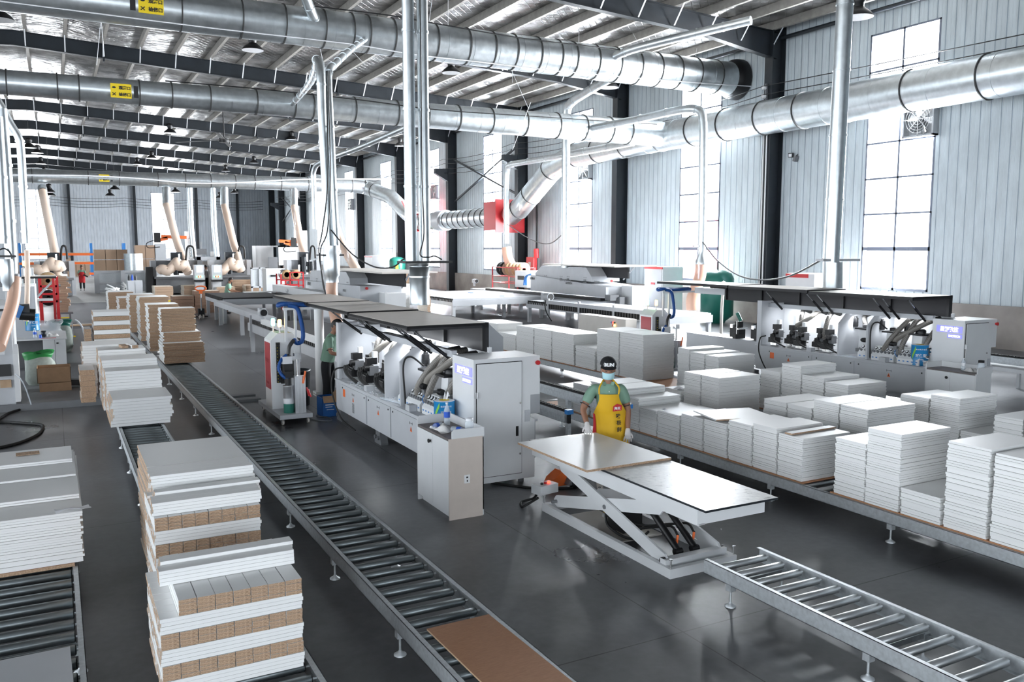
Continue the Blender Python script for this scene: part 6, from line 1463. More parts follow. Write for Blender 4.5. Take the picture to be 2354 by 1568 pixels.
for k, chh in enumerate('味极鲜'):
    q, u2 = on_apron(0.075, 0.955-0.078*k, 0.012+0.010*k); tw_.part('apron_lettering', text_mb(chh, 0.058, q, u2, (0.02,0,1), 0.008, bold=0.02), 'print', parent=ap)

def standing(x, y, h, fc, reach=0.25, hz=1.0, spread=0.1, bend=0.0, k=None):
    """generic joints, facing fc, total height h"""
    f = Vector((fc[0], fc[1], 0)).normalized(); s = Vector((-f.y, f.x, 0)); k = h/1.68; o = Vector((x, y, 0))
    P = lambda a, b, z: o + s*a*k + f*b*k + Vector((0,0,z*k))
    return dict(hip=P(0,0,0.90), chest=P(0,0.02+bend*0.5,1.22), neck=P(0,0.03+bend,1.39), head=P(0,0.06+bend*1.25,1.53-bend*0.15),
                shL=P(-0.17,0.02+bend*0.8,1.31), elL=P(-0.23,0.08+bend*.7,1.06), wrL=P(-0.16,reach,hz), haL=P(-0.12,reach+0.10,hz-0.01),
                shR=P(0.17,0.02+bend*0.8,1.31), elR=P(0.23,0.08+bend*.7,1.06), wrR=P(0.16,reach,hz), haR=P(0.12,reach+0.10,hz-0.01),
                hpL=P(-0.09,0,0.82), knL=P(-spread,0.02,0.46), anL=P(-spread,-0.02,0.08), hpR=P(0.09,0,0.82), knR=P(spread,0.02,0.46), anR=P(spread,-0.02,0.08))
# second worker at the near machine, seen from the side, looking into it
a_ = ay(752, 920, 15.2)
J2 = standing(4.16, 14.62, 1.66, (0.80,-0.60), 0.30, 1.02, bend=0.10)
person('person in sage green polo shirt working at the open near machine', J2, (0.75,-0.66), dict(shirt='shirt'), tilt=0.5)
# woman in red apron in the distance
p_ = az(190, 668)
Jr = standing(p_.x, p_.y, 1.72, (-0.02,-1), 0.22, 1.0, bend=0.02)
tr_, S2, F2, _, _ = person('person in red apron and dark trousers standing far off in the left aisle', Jr, (-0.02,-1), dict(shirt='shirt'), detail=False, hairstyle='bun', tilt=0.1)
def apr2(u, v):
    z = 1.26-0.72*v; half = 0.7 if v < 0.1 else 1.35; a = (u-.5)*2*half; c = Vector((p_.x, p_.y, z)); return c + S2*math.sin(a)*0.20 + Vector((0,-1,0))*math.cos(a)*0.19
tr_.part('apron', MB().grid(apr2, 15, 12, thick=-0.006), 'redcloth', label='red apron'); tr_.part('held_tool', MB().cbox((p_.x+0.22,p_.y-0.3,1.0),(0.30,0.08,0.10),(0,0.5,0)), 'black', label='dark object held in the hands')
# white shirt, dark shirt, two in green
q = ay(475, 650, 58); person('person in white t-shirt and dark trousers facing a control panel', standing(ay(475,610,58).x, 58, 1.80, (-0.8,0.5), 0.2, 1.1), (-0.8,0.5), dict(shirt='whitecloth'), detail=False, tilt=0.3)
person('person in dark shirt standing with hands together before the end wall', standing(ay(571,610,80).x, 80, 1.80, (0.6,-0.7), 0.28, 1.10), (0.6,-0.7), dict(shirt='darkcloth'), detail=False, tilt=0.0)
person('person seen only by dark hair and green collar behind the red reel rack', standing(ay(652,610,62).x, 62, 1.68, (0.2,-1), 0.2, 1.0), (0.2,-1), dict(shirt='shirt'), detail=False, tilt=0.3)
person('person in green shirt bending over the dark brush table among brown stacks', standing(ay(521,660,38.6).x, 38.6, 1.62, (0.85,-0.3), 0.50, 1.0, bend=0.10), (0.85,-0.3), dict(shirt='shirt'), detail=False, tilt=0.45)

# ================================================================ far processing lines
def facep(pts, X): return [(ax(px, py, X).y, ax(px, py, X).z) for px, py in pts]
def line_machine(label, X, lower, upper, lid, endbox, beam, W, marks, loc, tint='lightgrey'):
    t = Thing('panel_processing_machine', label, 'machine', loc)
    t.part('enclosure', MB().prism(facep(lower, X), 'x', X, X+W), tint)
    t.part('sloped_hood', MB().prism(facep(upper, X), 'x', X+0.15, X+W-0.1), tint)
    zb = min(p[1] for p in facep(lower, X)); ya = min(p[0] for p in facep(lower, X)); yb = max(p[0] for p in facep(lower, X))
    t.part('rail_beam', MB().box(X-0.25, X+0.1, ya, yb+4, zb-0.12, zb-0.02), 'black'); t.part('machine_bed', MB().box(X-0.1, X+W, ya-0.1, yb+6, zb-0.38, zb-0.12), 'lightgrey')
    for y in [ya+0.3+(yb-ya+5)*k/5 for k in range(6)]: t.part('bed_leg', MB().box(X, X+0.14, y, y+0.14, 0, zb-0.38), 'lightgrey')
    l = t.part('lid', MB().box(X-0.1, X+W+0.3, lid[0], lid[1], lid[2], lid[2]+0.05), 'cream'); t.part('lid_side', MB().box(X+W*0.55, X+W*0.6, lid[0]+0.5, lid[1], lid[2]-0.45, lid[2]), 'charcoal', parent=l)
    t.part('gas_strut', MB().cyl((X+W*0.6, lid[0]+0.2, lid[2]), (X+W*0.6, lid[0]+0.9, lid[2]-0.5), 0.03, 8), 'lightgrey', parent=l)
    t.part('end_cabinet', MB().box(X+W*0.45, X+W*0.9, ya-0.8, ya, zb-0.3, zb+0.45).box(X+W*0.40, X+W*0.45, ya-0.8, ya-0.75, zb-0.35, zb+0.5), 'white')
    t.part('end_unit', MB().cbox((X+0.1,ya-0.25,zb+0.02),(0.4,0.35,0.22)).cbox((X+0.4,ya-0.4,zb-0.1),(0.3,0.3,0.3)), 'midgrey')
    for (px, py, txt, h, m_) in marks:
        p = ax(px, py, X); t.part('lettering', text_mb(txt, h, (X-0.006, p.y, p.z), (0,-1,0), (0,0,1), 0.003, bold=0.02), m_)
    t.part('emergency_button', MB().cyl((X+W*0.15, ya-0.04, max(p[1] for p in facep(lower, X))-0.08), (X+W*0.15, ya, max(p[1] for p in facep(lower, X))-0.08), 0.05, 12), 'red')
    hk = facep(upper, X)
    for u in (0.12, 0.42, 0.55, 0.85):
        y = hk[0][0]+(hk[-1][0]-hk[0][0])*u; z = (hk[0][1]+hk[1][1])/2+0.05
        y = yb-0.5-(yb-ya-1.6)*u
        t.part('hatch_mark', MB().box(X+0.142, X+0.149, y-0.12, y-0.09, z+0.05, z+0.09).box(X+0.142, X+0.149, y+0.02, y+0.05, z+0.05, z+0.09).box(X+0.142, X+0.149, y-0.14, y+0.1, z-0.14, z-0.11).box(X+0.142,X+0.149,y-0.12,y-0.04,z-0.07,z+0.0).box(X+0.142,X+0.149,y+0.0,y+0.06,z-0.07,z+0.0), 'midgrey')
    return t
X2 = 18.5
line_machine('long grey panel line machine with sloped hood below the nearest wall columns', X2,
    [(1220,668),(1393,685),(1393,660),(1220,632)], [(1224,637),(1352,648),(1352,636),(1340,615),(1238,611),(1224,628)],
    (26.2, 31.5, 2.14), None, None, 1.6, ((1224,640,'星辉数控',0.11,'print'),(1372,648,'星辉数控',0.10,'midgrey'),(1300,645,'Engineering Technology',0.09,'midgrey'),(1308,651,'EXCITECH',0.08,'print')), (19.3, 29.8, 0))
X1 = 9.2
line_machine('long grey panel line machine behind the lid of the near machine', X1,
    [(703,680),(828,700),(828,658),(703,645)], [(704,646),(796,658),(794,640),(786,625),(745,622),(706,622)],
    (25.6, 31.5, ax(800,623,X1).z), None, None, 1.5, ((711,652,'星辉数控',0.13,'print'),(792,668,'星辉数控',0.10,'midgrey')), (9.9, 29.5, 0))
def brush_table(label, x0, x1, y0, y1, z, topm='charcoal', slots=True, legs=6, fr='lightgrey'):
    t = Thing('conveyor_table', label, 'table', ((x0+x1)/2, (y0+y1)/2, 0))
    t.part('frame', MB().box(x0, x1, y0, y1, z-0.28, z-0.06), fr); t.part('brush_bed', MB().box(x0+0.04, x1-0.04, y0+0.04, y1-0.04, z-0.06, z), topm)
    sl = MB(); n = int((y1-y0)/0.14)
    for k in range(n): sl.box(x0-0.015, x0+0.03, y0+0.05+0.14*k, y0+0.12+0.14*k, z-0.13, z+0.005)
    t.part('roller_ends', sl, 'rubber')
    for y in (y0+0.1, (y0+y1)/2, y1-0.1):
        for x in (x0+0.08, x1-0.08): t.part('leg', MB().box(x-0.06, x+0.06, y-0.06, y+0.06, 0, z-0.28), fr)
    return t
brush_table('wide grey roller table at the left end of the far line', 13.5, 17.6, 30.0, 35.8, 0.90, 'lightgrey')
brush_table('long white roller table of the far line, above the stacks', 16.1, 18.0, 20.3, 28.8, 0.84, 'lightgrey', fr='lightgrey')
for k, y in enumerate((21.0, 22.8, 24.9, 27.0)):
    one('table_post', MB().box(16.02, 16.09, y, y+0.10, 0.3, 1.0), 'lightgrey', 'short grey post fixed along the long white roller table', 'post', 'posts along the long white roller table')
one('guard_rail', MB().box(16.00, 16.06, 20.3, 27.2, 0.80, 0.93).box(16.03,16.10,20.3,27.2,0.86,0.88), 'lightgrey', 'pale guard rail running along the long white roller table', 'rail')
for k in range(36):
    pass
tb_ = MB()
for k in range(44): tb_.box(16.035, 16.085, 20.5+0.15*k, 20.6+0.15*k, 0.62, 0.79)
one('roller_motor_row', tb_, 'black', 'row of small black drives under the long white roller table', 'drives', None, 'stuff')
for (y, lab) in ((30.84,'nearer'),(33.79,'farther')):
    t = Thing('link_conveyor', '%s narrow link conveyor of the far line with blue brackets' % lab, 'conveyor', (16.4, y, 0))
    t.part('beam', MB().box(16.1, 18.6, y-0.1, y+0.1, 0.74, 0.86), 'lightgrey'); t.part('leg', MB().box(16.12,16.24,y-0.06,y+0.06,0.03,0.74).lathe([(0.08,0),(0.08,0.01),(0.02,0.03)],(16.18,y,0),12), 'lightgrey'); t.part('bracket', MB().box(16.02,16.14,y-0.14,y+0.14,0.78,0.92), 'blue')
def gear_motor(label, p, s=1.0):
    t = Thing('gear_motor', label, 'motor', tuple(p))
    t.part('motor_body', MB().cyl(p+Vector((0,-0.25*s,0)), p+Vector((0,0.1*s,0)), 0.15*s, 16), 'lightgrey'); t.part('gearbox', MB().cbox(p+Vector((0.02,0.2*s,0)), (0.26*s,0.2*s,0.26*s)), 'lightgrey'); t.part('fan_cover', MB().cyl(p+Vector((0,-0.27*s,0)), p+Vector((0,-0.25*s,0)), 0.12*s, 14), 'black')
    t.part('mount', MB().cbox(p+Vector((0,0.1,-0.22*s)), (0.12*s,0.12*s,0.3*s)), 'lightgrey')
gear_motor('grey gear motor on the long white roller table', ax(1258,682,16.3)+Vector((0,0,0)))
one('black_cable', MB().tube(spline([ax(1255,690,16.0), ax(1253,706,15.98), ax(1258,722,15.97), ax(1268,738,15.96)], 6), 0.02, 6), 'rubber', 'black cable drooping from the gear motor on the roller table', 'cable')
gear_motor('small motor on the table of the far line by the concrete plinth', ax(1092,646,21.0), 0.8)
t = Thing('switch_box', 'low white switch box with coloured buttons in front of the roller table', 'control box', (15.4, 21.6, 0))
t.part('housing', MB().box(14.9,15.3,20.6,23.2,0.15,0.74), 'cream'); t.part('leg', MB().box(14.95,15.05,20.7,20.8,0,0.15).box(14.95,15.05,23.0,23.1,0,0.15), 'midgrey')
for k, m_ in enumerate(('green','redled','blue','amberled','red')): t.part('button', MB().cyl((14.86, 21.15+0.07*(k%3), 0.60-0.08*(k//3)), (14.9, 21.15+0.07*(k%3), 0.60-0.08*(k//3)), 0.03, 10), m_)
t = Thing('electric_cabinet', 'tall white electric cabinet with red top strip beside the second window', 'cabinet', (21.4, 27.0, 0))
t.part('cabinet_body', MB().box(20.9,21.9,26.5,27.65,0,2.12), 'white'); t.part('door', MB().box(20.88,20.9,26.55,27.6,0.1,2.0), 'lightgrey'); t.part('red_strip', MB().box(20.87,20.9,26.5,27.65,2.03,2.12), 'red'); t.part('name_plate', MB().box(20.865,20.88,26.95,27.2,1.42,1.50), 'red')
t = Thing('electric_cabinet', 'white electric cabinet with red strip rising behind the right-hand machine lid', 'cabinet', (21.6, 18.0, 0))
p_ = ax(1807, 628, 21.2); t.part('cabinet_body', MB().box(21.2,22.2,p_.y-1.2,p_.y,0,p_.z), 'white'); t.part('red_strip', MB().box(21.18,21.2,p_.y-0.95,p_.y,p_.z-0.13,p_.z-0.01), 'red')
t = Thing('electric_cabinet', 'narrow white electric cabinet by the wall left of the green far tank', 'cabinet', (22.6, 69, 0)); p_ = ax(838, 588, 22.2); t.part('cabinet_body', MB().box(22.2,23.2,p_.y-1.9,p_.y,0,p_.z), 'white'); t.part('red_strip', MB().box(22.18,22.2,p_.y-1.9,p_.y,p_.z-0.12,p_.z), 'red')
def tank(label, px, ptop, X, w):
    p = ax(px, ptop, X); t = Thing('air_tank', label, 'tank', (p.x, p.y, 0)); h = p.z
    t.part('vessel', MB().lathe([(w*0.5,0.0),(w*0.55,0.08),(w,0.3),(w,h-0.35),(w*0.85,h-0.15),(w*0.45,h-0.03),(0.001,h)], (p.x,p.y,0), 28), 'green')
    t.part('valve', MB().cyl((p.x,p.y,h),(p.x,p.y,h+0.3),0.03,8), 'black'); q = Vector((-p.x,-p.y,0)).normalized(); t.part('warning_label', MB().cbox(Vector((p.x,p.y,h*0.66))+q*(w+0.004), (0.02,0.26,0.34), (0,0,math.atan2(q.y,q.x)+0.25)), 'yellow')
tank('large green air tank below the second window', 1650, 620, 22.3, 0.62)
tank('green air tank far along the wall beside the twin pipes', 913, 590, 22.3, 0.62)
t = Thing('lever_post', 'white lever post leaning in front of the green tank', 'post', (20.5,24,0)); a_, b_ = ax(1659,716,19.0), ax(1663,652,19.0); t.part('post', MB().cyl((a_.x,a_.y,0.0),a_,0.05,8).cyl(a_,b_,0.05,10), 'cream'); t.part('knob', MB().lathe([(0.001,-0.09),(0.08,-0.05),(0.09,0.02),(0.05,0.07),(0.001,0.09)], b_, 12), 'cream')
t = Thing('fire_alarm_box', 'red alarm box on the wall column behind the far hood', 'alarm box', tuple(ax(1222,612,22.8))); p_ = ax(1222,612,22.92); t.part('box_body', MB().cbox(p_, (0.25,0.75,1.0)), 'red'); t.part('box_label', MB().cbox(p_+Vector((-0.13,0,0.05)), (0.01,0.25,0.35)), 'lightgrey'); t.part('alarm_light', MB().cyl(p_+Vector((0,-0.5,0.45)), p_+Vector((0,-0.5,0.95)), 0.14, 12), 'red')
# reel rack with discs
t = Thing('reel_rack', 'red rack holding black and brown edging reels by the far wall', 'rack', (21.5,41,0))
g = MB(); X = 20.8; ya, yb = ax(1190,630,X).y, ax(1132,630,X).y
z1 = ax(1135,613,X).z
for y in (ya, yb):
    for x in (X, X+1.0): g.box(x-0.03,x+0.03,y-0.03,y+0.03,0,z1)
for z in (z1, ax(1135,633,X).z, ax(1135,648,X).z): g.box(X-0.03,X+0.03,ya,yb,z-0.04,z); g.box(X+0.97,X+1.03,ya,yb,z-0.04,z); g.box(X,X+1.0,ya-0.03,ya+0.03,z-0.04,z); g.box(X,X+1.0,yb-0.03,yb+0.03,z-0.04,z)
t.part('rack_frame', g, 'red')
zs = ax(1135,633,X).z
for k in range(8):
    y = yb-0.2-(yb-ya-0.3)*k/7.5; r = 0.36
    o = one('edging_reel', MB().lathe([(0.10,-0.05),(r,-0.05),(r,0.05),(0.10,0.05),(0.10,-0.05)], (X+0.5, y, zs+r), 24, ax='y'), 'rubber' if k < 2 else ('reel' if k % 2 else 'carton'), 'black edging reel standing on the far red rack' if k < 2 else 'brown edging reel standing on the far red rack', 'reel', 'black reels on the far red rack' if k < 2 else 'brown reels on the far red rack')
t = Thing('feed_unit', 'white feed unit with slot window beside the far reel rack', 'machine', (21.8,37,0)); p0, p1 = ax(1184,622,20.6), ax(1212,650,20.6); t.part('housing', MB().box(20.6,22.4,p1.y,p0.y,0.9,p0.z), 'white'); t.part('slot', MB().box(20.58,20.6,p1.y+0.3,p0.y-0.3,p0.z-0.45,p0.z-0.25), 'black'); t.part('leg', MB().box(20.8,21.0,p1.y+0.1,p1.y+0.3,0,0.9).box(22.0,22.2,p0.y-0.3,p0.y-0.1,0,0.9), 'midgrey')
for k in range(3): one('blue_air_hose', MB().tube(spline([ax(1204+k*3,655,18.9), ax(1206+k*2,640,18.8), ax(1212+k,633,18.8), ax(1220,632-k,18.7)],6), 0.03, 6), 'blue', 'bright blue air hose arching into the far hood', 'hose', 'blue air hoses at the far hood')
# first far line: front conveyor with dark slots, tables by the bending worker
t = Thing('infeed_conveyor', 'pale infeed conveyor with dark drive slots left of the near glue cart', 'conveyor', (4.75, 20, 0))
t.part('beam', MB().box(4.66,4.80,16.7,24.2,0.58,0.80), 'lightgrey'); t.part('upper_beam', MB().box(4.64,4.76,16.8,22.4,0.90,1.02), 'white')
dd = MB()
for k in range(47): dd.box(4.68,4.74,16.8+0.155*k,16.90+0.155*k,0.805,0.90)
t.part('drive_slots', dd, 'black'); t.part('belt', MB().box(4.80,6.6,16.7,24.2,0.74,0.80), 'charcoal')
for y in (16.9, 19.6, 23.6): t.part('post', MB().box(4.60,4.66,y,y+0.08,0.45,1.04), 'lightgrey')
for y in (17.0, 21.5, 23.9): t.part('leg', MB().box(4.68,4.78,y,y+0.10,0.0,0.58), 'lightgrey'); t.part('leg', MB().box(6.4,6.5,y,y+0.10,0.0,0.74), 'lightgrey')
gear_motor('gear motor on the pale infeed conveyor left of centre', ax(603,718,4.9), 0.75)
brush_table('dark brush table in front of the bending worker', 5.55, 8.0, 33.4, 37.6, 0.98, 'charcoal')
brush_table('second dark brush table right of the first one', 8.1, 10.2, 30.5, 36.8, 0.98, 'charcoal')
loose('board', 'white board the bending worker slides over the dark brush table', (8.2, 37.05, 0.985), (2.4,0.35,0.03), (0,0,0.03), ('board','board','board'), 'board')
t = Thing('transfer_beam', 'grey transfer beam crossing behind the blue sleeved hoses', 'conveyor', (6.6,28.5,0)); t.part('beam', MB().box(5.2,5.5,24.4,33.3,0.72,0.9), 'lightgrey'); [t.part('leg', MB().box(5.3,5.42,y,y+0.1,0,0.72), 'lightgrey') for y in (24.6,28.7,32.8)]
t = Thing('support_column', 'white support column left of the second worker', 'column', (4.9,16.9,0)); t.part('post', MB().cyl((4.46,16.2,0.0),(4.46,16.2,1.80),0.09,18).box(4.34,4.58,16.08,16.32,0.0,0.08), 'white')
gear_motor('round grey motor on the white beam before the red rack', ax(665,668,8.6), 0.9)
t = Thing('white_beam', 'long white beam leading to the hood behind the near machine', 'beam', (8.7,33,0)); q0, q1 = ax(632,668,8.6), ax(700,682,8.6); t.part('beam', MB().box(8.5,8.9,q1.y-3,q0.y,0.95,1.25), 'white'); [t.part('leg', MB().box(8.6,8.75,y,y+0.15,0,0.95), 'lightgrey') for y in (q1.y-2, q1.y+3, q0.y-0.5)]
# red rack with large kraft reels (between boxes and hood)
t = Thing('reel_rack', 'red rack carrying big kraft reels right of the brown stacks', 'rack', (11.0,38,0))
def fz(px, py, Y): p = ay(px, py, Y); return p
Yr = 40.0; g = MB(); a, b = ay(646,640,Yr), ay(697,640,Yr); zt = ay(668,625,Yr).z; zm = ay(668,643,Yr).z; zl = ay(668,655,Yr).z
for x in (a.x, (a.x+b.x)/2-0.1, b.x):
    for y in (Yr, Yr+0.9): g.box(x-0.03,x+0.03,y-0.03,y+0.03,0,zt if x > a.x+0.1 else zt-0.1)
for z in (zm, zl): g.box(a.x,b.x,Yr-0.03,Yr+0.03,z-0.05,z); g.box(a.x,b.x,Yr+0.87,Yr+0.93,z-0.05,z)
g.box((a.x+b.x)/2-0.1,b.x,Yr-0.03,Yr+0.03,zt-0.05,zt)
t.part('rack_frame', g, 'red')
for (px, lab) in ((655,'left kraft reel on the red rack right of the brown stacks'), (676,'right kraft reel on the red rack right of the brown stacks')):
    c = ay(px, 631, Yr+0.45); r = c.z-zm; one('kraft_reel', MB().lathe([(0.12,-0.35),(r,-0.35),(r,0.35),(0.12,0.35),(0.12,-0.35)], (c.x,c.y,zm+r), 28, ax='y', mis=[1,0,1,0]), ['alu','reel'], lab, 'reel')
# ================================================================ brown stacks in the middle distance
def block(label, x0, yt, x1, yb, xl, m_=('mdftop','mdf','mdf'), Y=None, lift=0.0, name='chipboard_stack', cat='stack', depth=None):
    """front face between px x0..x1, yt..yb; xl = px of the far left edge; standing on the floor"""
    if Y is None: P = az(x0, yb, lift); Y = P.y
    else: P = ay(x0, yb, Y); lift = 0.0
    X0 = P.x; X1 = ay(x1, yb, Y).x; Z = ay(x0, yt, Y).z
    if depth is None: depth = max(0.6, min(6.0, ax(xl, yb-4, X0).y - Y)) if xl < x0 else 1.0
    mb = MB(); rr = random.Random(int(x0*7+yt))
    # layered pile: shallow steps so the board courses read
    n = max(3, int((Z-lift)/0.14)); t_ = (Z-lift-0.0)/n
    for k in range(n):
        j = rr.uniform(-0.012, 0.012); mb.box(X0+j, X1+j, Y+rr.uniform(-.01,.01), Y+depth, lift+0.0+k*t_, lift+(k+1)*t_-0.006, [1,0,1,2,1,2])
    return one(name, mb, list(m_), label, cat)
MB_ = ('mdftop','mdf','mdftop')
block('square brown stack nearest the white round piles', 357, 659, 399, 690, 350, MB_, lift=0.0)
block('tall brown stack behind the square one', 414, 638, 448, 676, 388, MB_)
block('low brown stack right of the tall one', 424, 657, 470, 680, 416, MB_)
block('dark brown stack left of the pallet truck handle', 398, 681, 447, 722, 392, ('mdftop','mdfdark','mdfdark'), depth=0.8)
block('long dark brown stack behind the pallet truck handle', 449, 669, 506, 720, 445, ('mdftop','mdfdark','mdfdark'), depth=0.8)
block('low brown stack behind the long dark one', 486, 654, 520, 670, 475, MB_, depth=2)
block('brown stack left of the bending worker', 500, 660, 541, 680, 493, MB_, depth=1.0)
block('brown stack behind the bending worker, far left of three', 516, 636, 554, 656, 510, MB_, depth=2)
block('wide brown stack just right of the bending worker', 535, 643, 576, 674, 530, MB_, depth=1.2)
block('brown stack with pale top behind the dark brush table, farther', 556, 651, 597, 668, 551, MB_, depth=1.5)
block('brown stack with pale top behind the dark brush table, nearer', 566, 656, 609, 676, 559, MB_, depth=1.2)
block('brown stack with layered courses in front of the glass bins', 595, 635, 631, 653, 579, MB_, depth=4)
block('small brown stack left of the layered one', 570, 636, 580, 650, 568, MB_, depth=2)
block('brown stack left of the red reel rack', 626, 651, 662, 673, 608, MB_, depth=3)
# boxes seen beyond the second hood, right of the pipe bundle
block('stepped brown stack seen under the raised far lid', 829, 634, 845, 668, 829, MB_, Y=37, depth=1)
block('brown stack with white panels on top beside the twin pipes, upper', 857, 630, 902, 640, 850, MB_, Y=42, depth=2)
block('dark double stack under the white panels beside the twin pipes', 852, 646, 902, 672, 852, ('board','mdf','mdf'), Y=37, depth=1)
block('large upright brown sheets behind the orange handle', 905, 624, 940, 652, 905, MB_, Y=46, depth=2)
block('pale grey stack of panels left of the collector cylinder', 896, 653, 942, 690, 896, ('board','board','board'), Y=31, depth=2)
block('brown stack edge seen right of the collector cylinder', 983, 676, 990, 702, 983, MB_, Y=30, depth=1.0)
# ---- far end: wall of packed brown sheets, upright sheets, roll, steel bin
def pack(label, x0, yt, x1, yb, Y, cols, rows, m_='mdf', depth=1.6):
    P0, P1 = ay(x0, yb, Y), ay(x1, yt, Y); z0 = 0.0 if P0.z < 0.6 else P0.z; mb = MB(); w = (P1.x-P0.x)/cols; h = (P1.z-z0)/rows
    for i in range(cols):
        for j in range(rows): mb.box(P0.x+w*i+0.02, P0.x+w*(i+1)-0.02, Y, Y+depth, z0+h*j+(0.03 if j else 0), z0+h*(j+1)-0.03)
    return one('packed_sheets', mb, m_, label, 'stack')
pack('high wall of brown packed sheets behind the steel bin', 218, 573, 293, 622, 86, 3, 2)
pack('tall pale upright sheets between the roll and the white cabinet', 313, 563, 357, 628, 84, 2, 2, 'carton')
pack('brown packed sheets on the lower shelf of the orange rack', 155, 607, 205, 632, 97, 5, 1, 'carton')
pack('small brown box on the upper shelf of the orange rack', 152, 592, 163, 604, 97, 1, 1, 'carton')
t = Thing('foil_roll', 'bright silver roll standing beside the upright sheets', 'roll', tuple(ay(306,622,80)))
p_ = ay(306, 583, 80); t.part('roll_body', MB().cyl((p_.x,80,0),(p_.x,80,p_.z),0.75,20), 'galv')
t = Thing('pallet_rack', 'blue and orange pallet rack before the end wall at far left', 'rack', (0,100,0))
zt, zm, zl = ay(100,585,99).z, ay(100,606,99).z, ay(225,629,99).z
for px in (47, 131, 211, 287):
    x = ay(px, 600, 99).x; t.part('upright', MB().box(x-0.12,x+0.12,98.9,99.1,0,ay(px,559,99).z).box(x-0.12,x+0.12,100.4,100.6,0,ay(px,559,99).z), 'blue')
xa, xb = ay(44,600,99).x, ay(218,600,99).x
for z in (zt, zm): t.part('shelf_beam', MB().box(xa,xb,98.85,98.95,z-0.12,z+0.12), 'orange')
t.part('shelf_beam', MB().box(ay(200,600,99).x,xb,98.85,98.95,zl-0.12,zl+0.12), 'orange')
t.part('shelf_deck', MB().box(xa,xb,98.95,100.5,zt+0.12,zt+0.17).box(xa,xb,98.95,100.5,zm+0.12,zm+0.17), 'wood')
t = Thing('steel_bin', 'large grey sheet steel bin wall in the left aisle', 'container', (3.8,60.5,0))
a, b = ay(222,640,60.2), ay(338,640,60.2); zt = ay(280,624,60.2).z; mid_ = ay(283,640,60.2).x
t.part('panel', MB().box(a.x,b.x,60.2,60.26,0.05,zt), 'galvrail')
for x in (a.x, mid_, b.x): t.part('post', MB().box(x-0.14,x+0.14,60.0,60.25,0,zt+0.05), 'lightgrey')
for z in (zt, zt*0.45, 0.15): t.part('rail', MB().box(a.x,b.x,60.05,60.2,z-0.09,z+0.06), 'lightgrey')
t = Thing('side_cabinet', 'small white cabinet with bottles on top, before the steel bin', 'cabinet', (4.5,52,0))
a, b = ay(293,660,51), ay(328,660,51); zt = ay(310,645,51).z; t.part('carcass', MB().box(a.x,b.x,51,51.6,0,zt), 'lightgrey'); t.part('door', MB().box(a.x+0.03,(a.x+b.x)/2-0.01,50.97,51,0.05,zt-0.05), 'lightgrey'); t.part('door', MB().box((a.x+b.x)/2+0.01,b.x-0.03,50.97,51,0.05,zt-0.05), 'lightgrey')
for k, m_ in enumerate(('black','printblue','black')):
    one('bottle', MB().lathe([(0.06,0),(0.06,0.2),(0.025,0.26),(0.025,0.32),(0.001,0.32)], (a.x+0.12+0.16*k, 51.3, zt), 10), m_, 'tiny dark bottle standing on the small cabinet before the steel bin', 'bottle', 'bottles on the far small cabinet')
t = Thing('black_cabinet', 'narrow black cabinet right of the steel bin', 'cabinet', tuple(az(344,658))); a, b = ay(336,640,56), ay(352,640,56); t.part('housing', MB().box(a.x,b.x,56,56.7,0.05,ay(344,614,56).z), 'black'); t.part('foot', MB().box(a.x,b.x,56,56.6,0,0.05), 'midgrey')
# wavy piles of round white pieces
rr = random.Random(9)
for nm, (px, yb, yt, w) in (('left', (261,691,659,16)), ('right', (295,676,653,16))):
    P = az(px, yb, 0.1); zt = ay(px, yt, P.y).z; r = (ay(px+w, yb, P.y).x-P.x); n = 12; h = (zt-0.12)/n
    for k in range(n):
        one('round_panel', MB().cyl((P.x+rr.uniform(-.06,.06)+0.05*math.sin(k*0.6), P.y, 0.12+k*h), (P.x+rr.uniform(-.02,.02)+0.05*math.sin(k*0.6), P.y, 0.12+(k+1)*h-0.015), r, 20), 'board', 'white round piece in the wobbly %s pile in the left aisle' % nm, 'panel', 'round pieces in the %s pile' % nm)
    one('pallet', MB().box(P.x-r*1.1,P.x+r*1.1,P.y-r,P.y+r,0.06,0.12).box(P.x-r,P.x-r*0.8,P.y-r,P.y+r,0,0.06).box(P.x+r*0.8,P.x+r,P.y-r,P.y+r,0,0.06), 'midgrey', 'low dark pallet under the %s pile of round pieces' % nm, 'pallet')
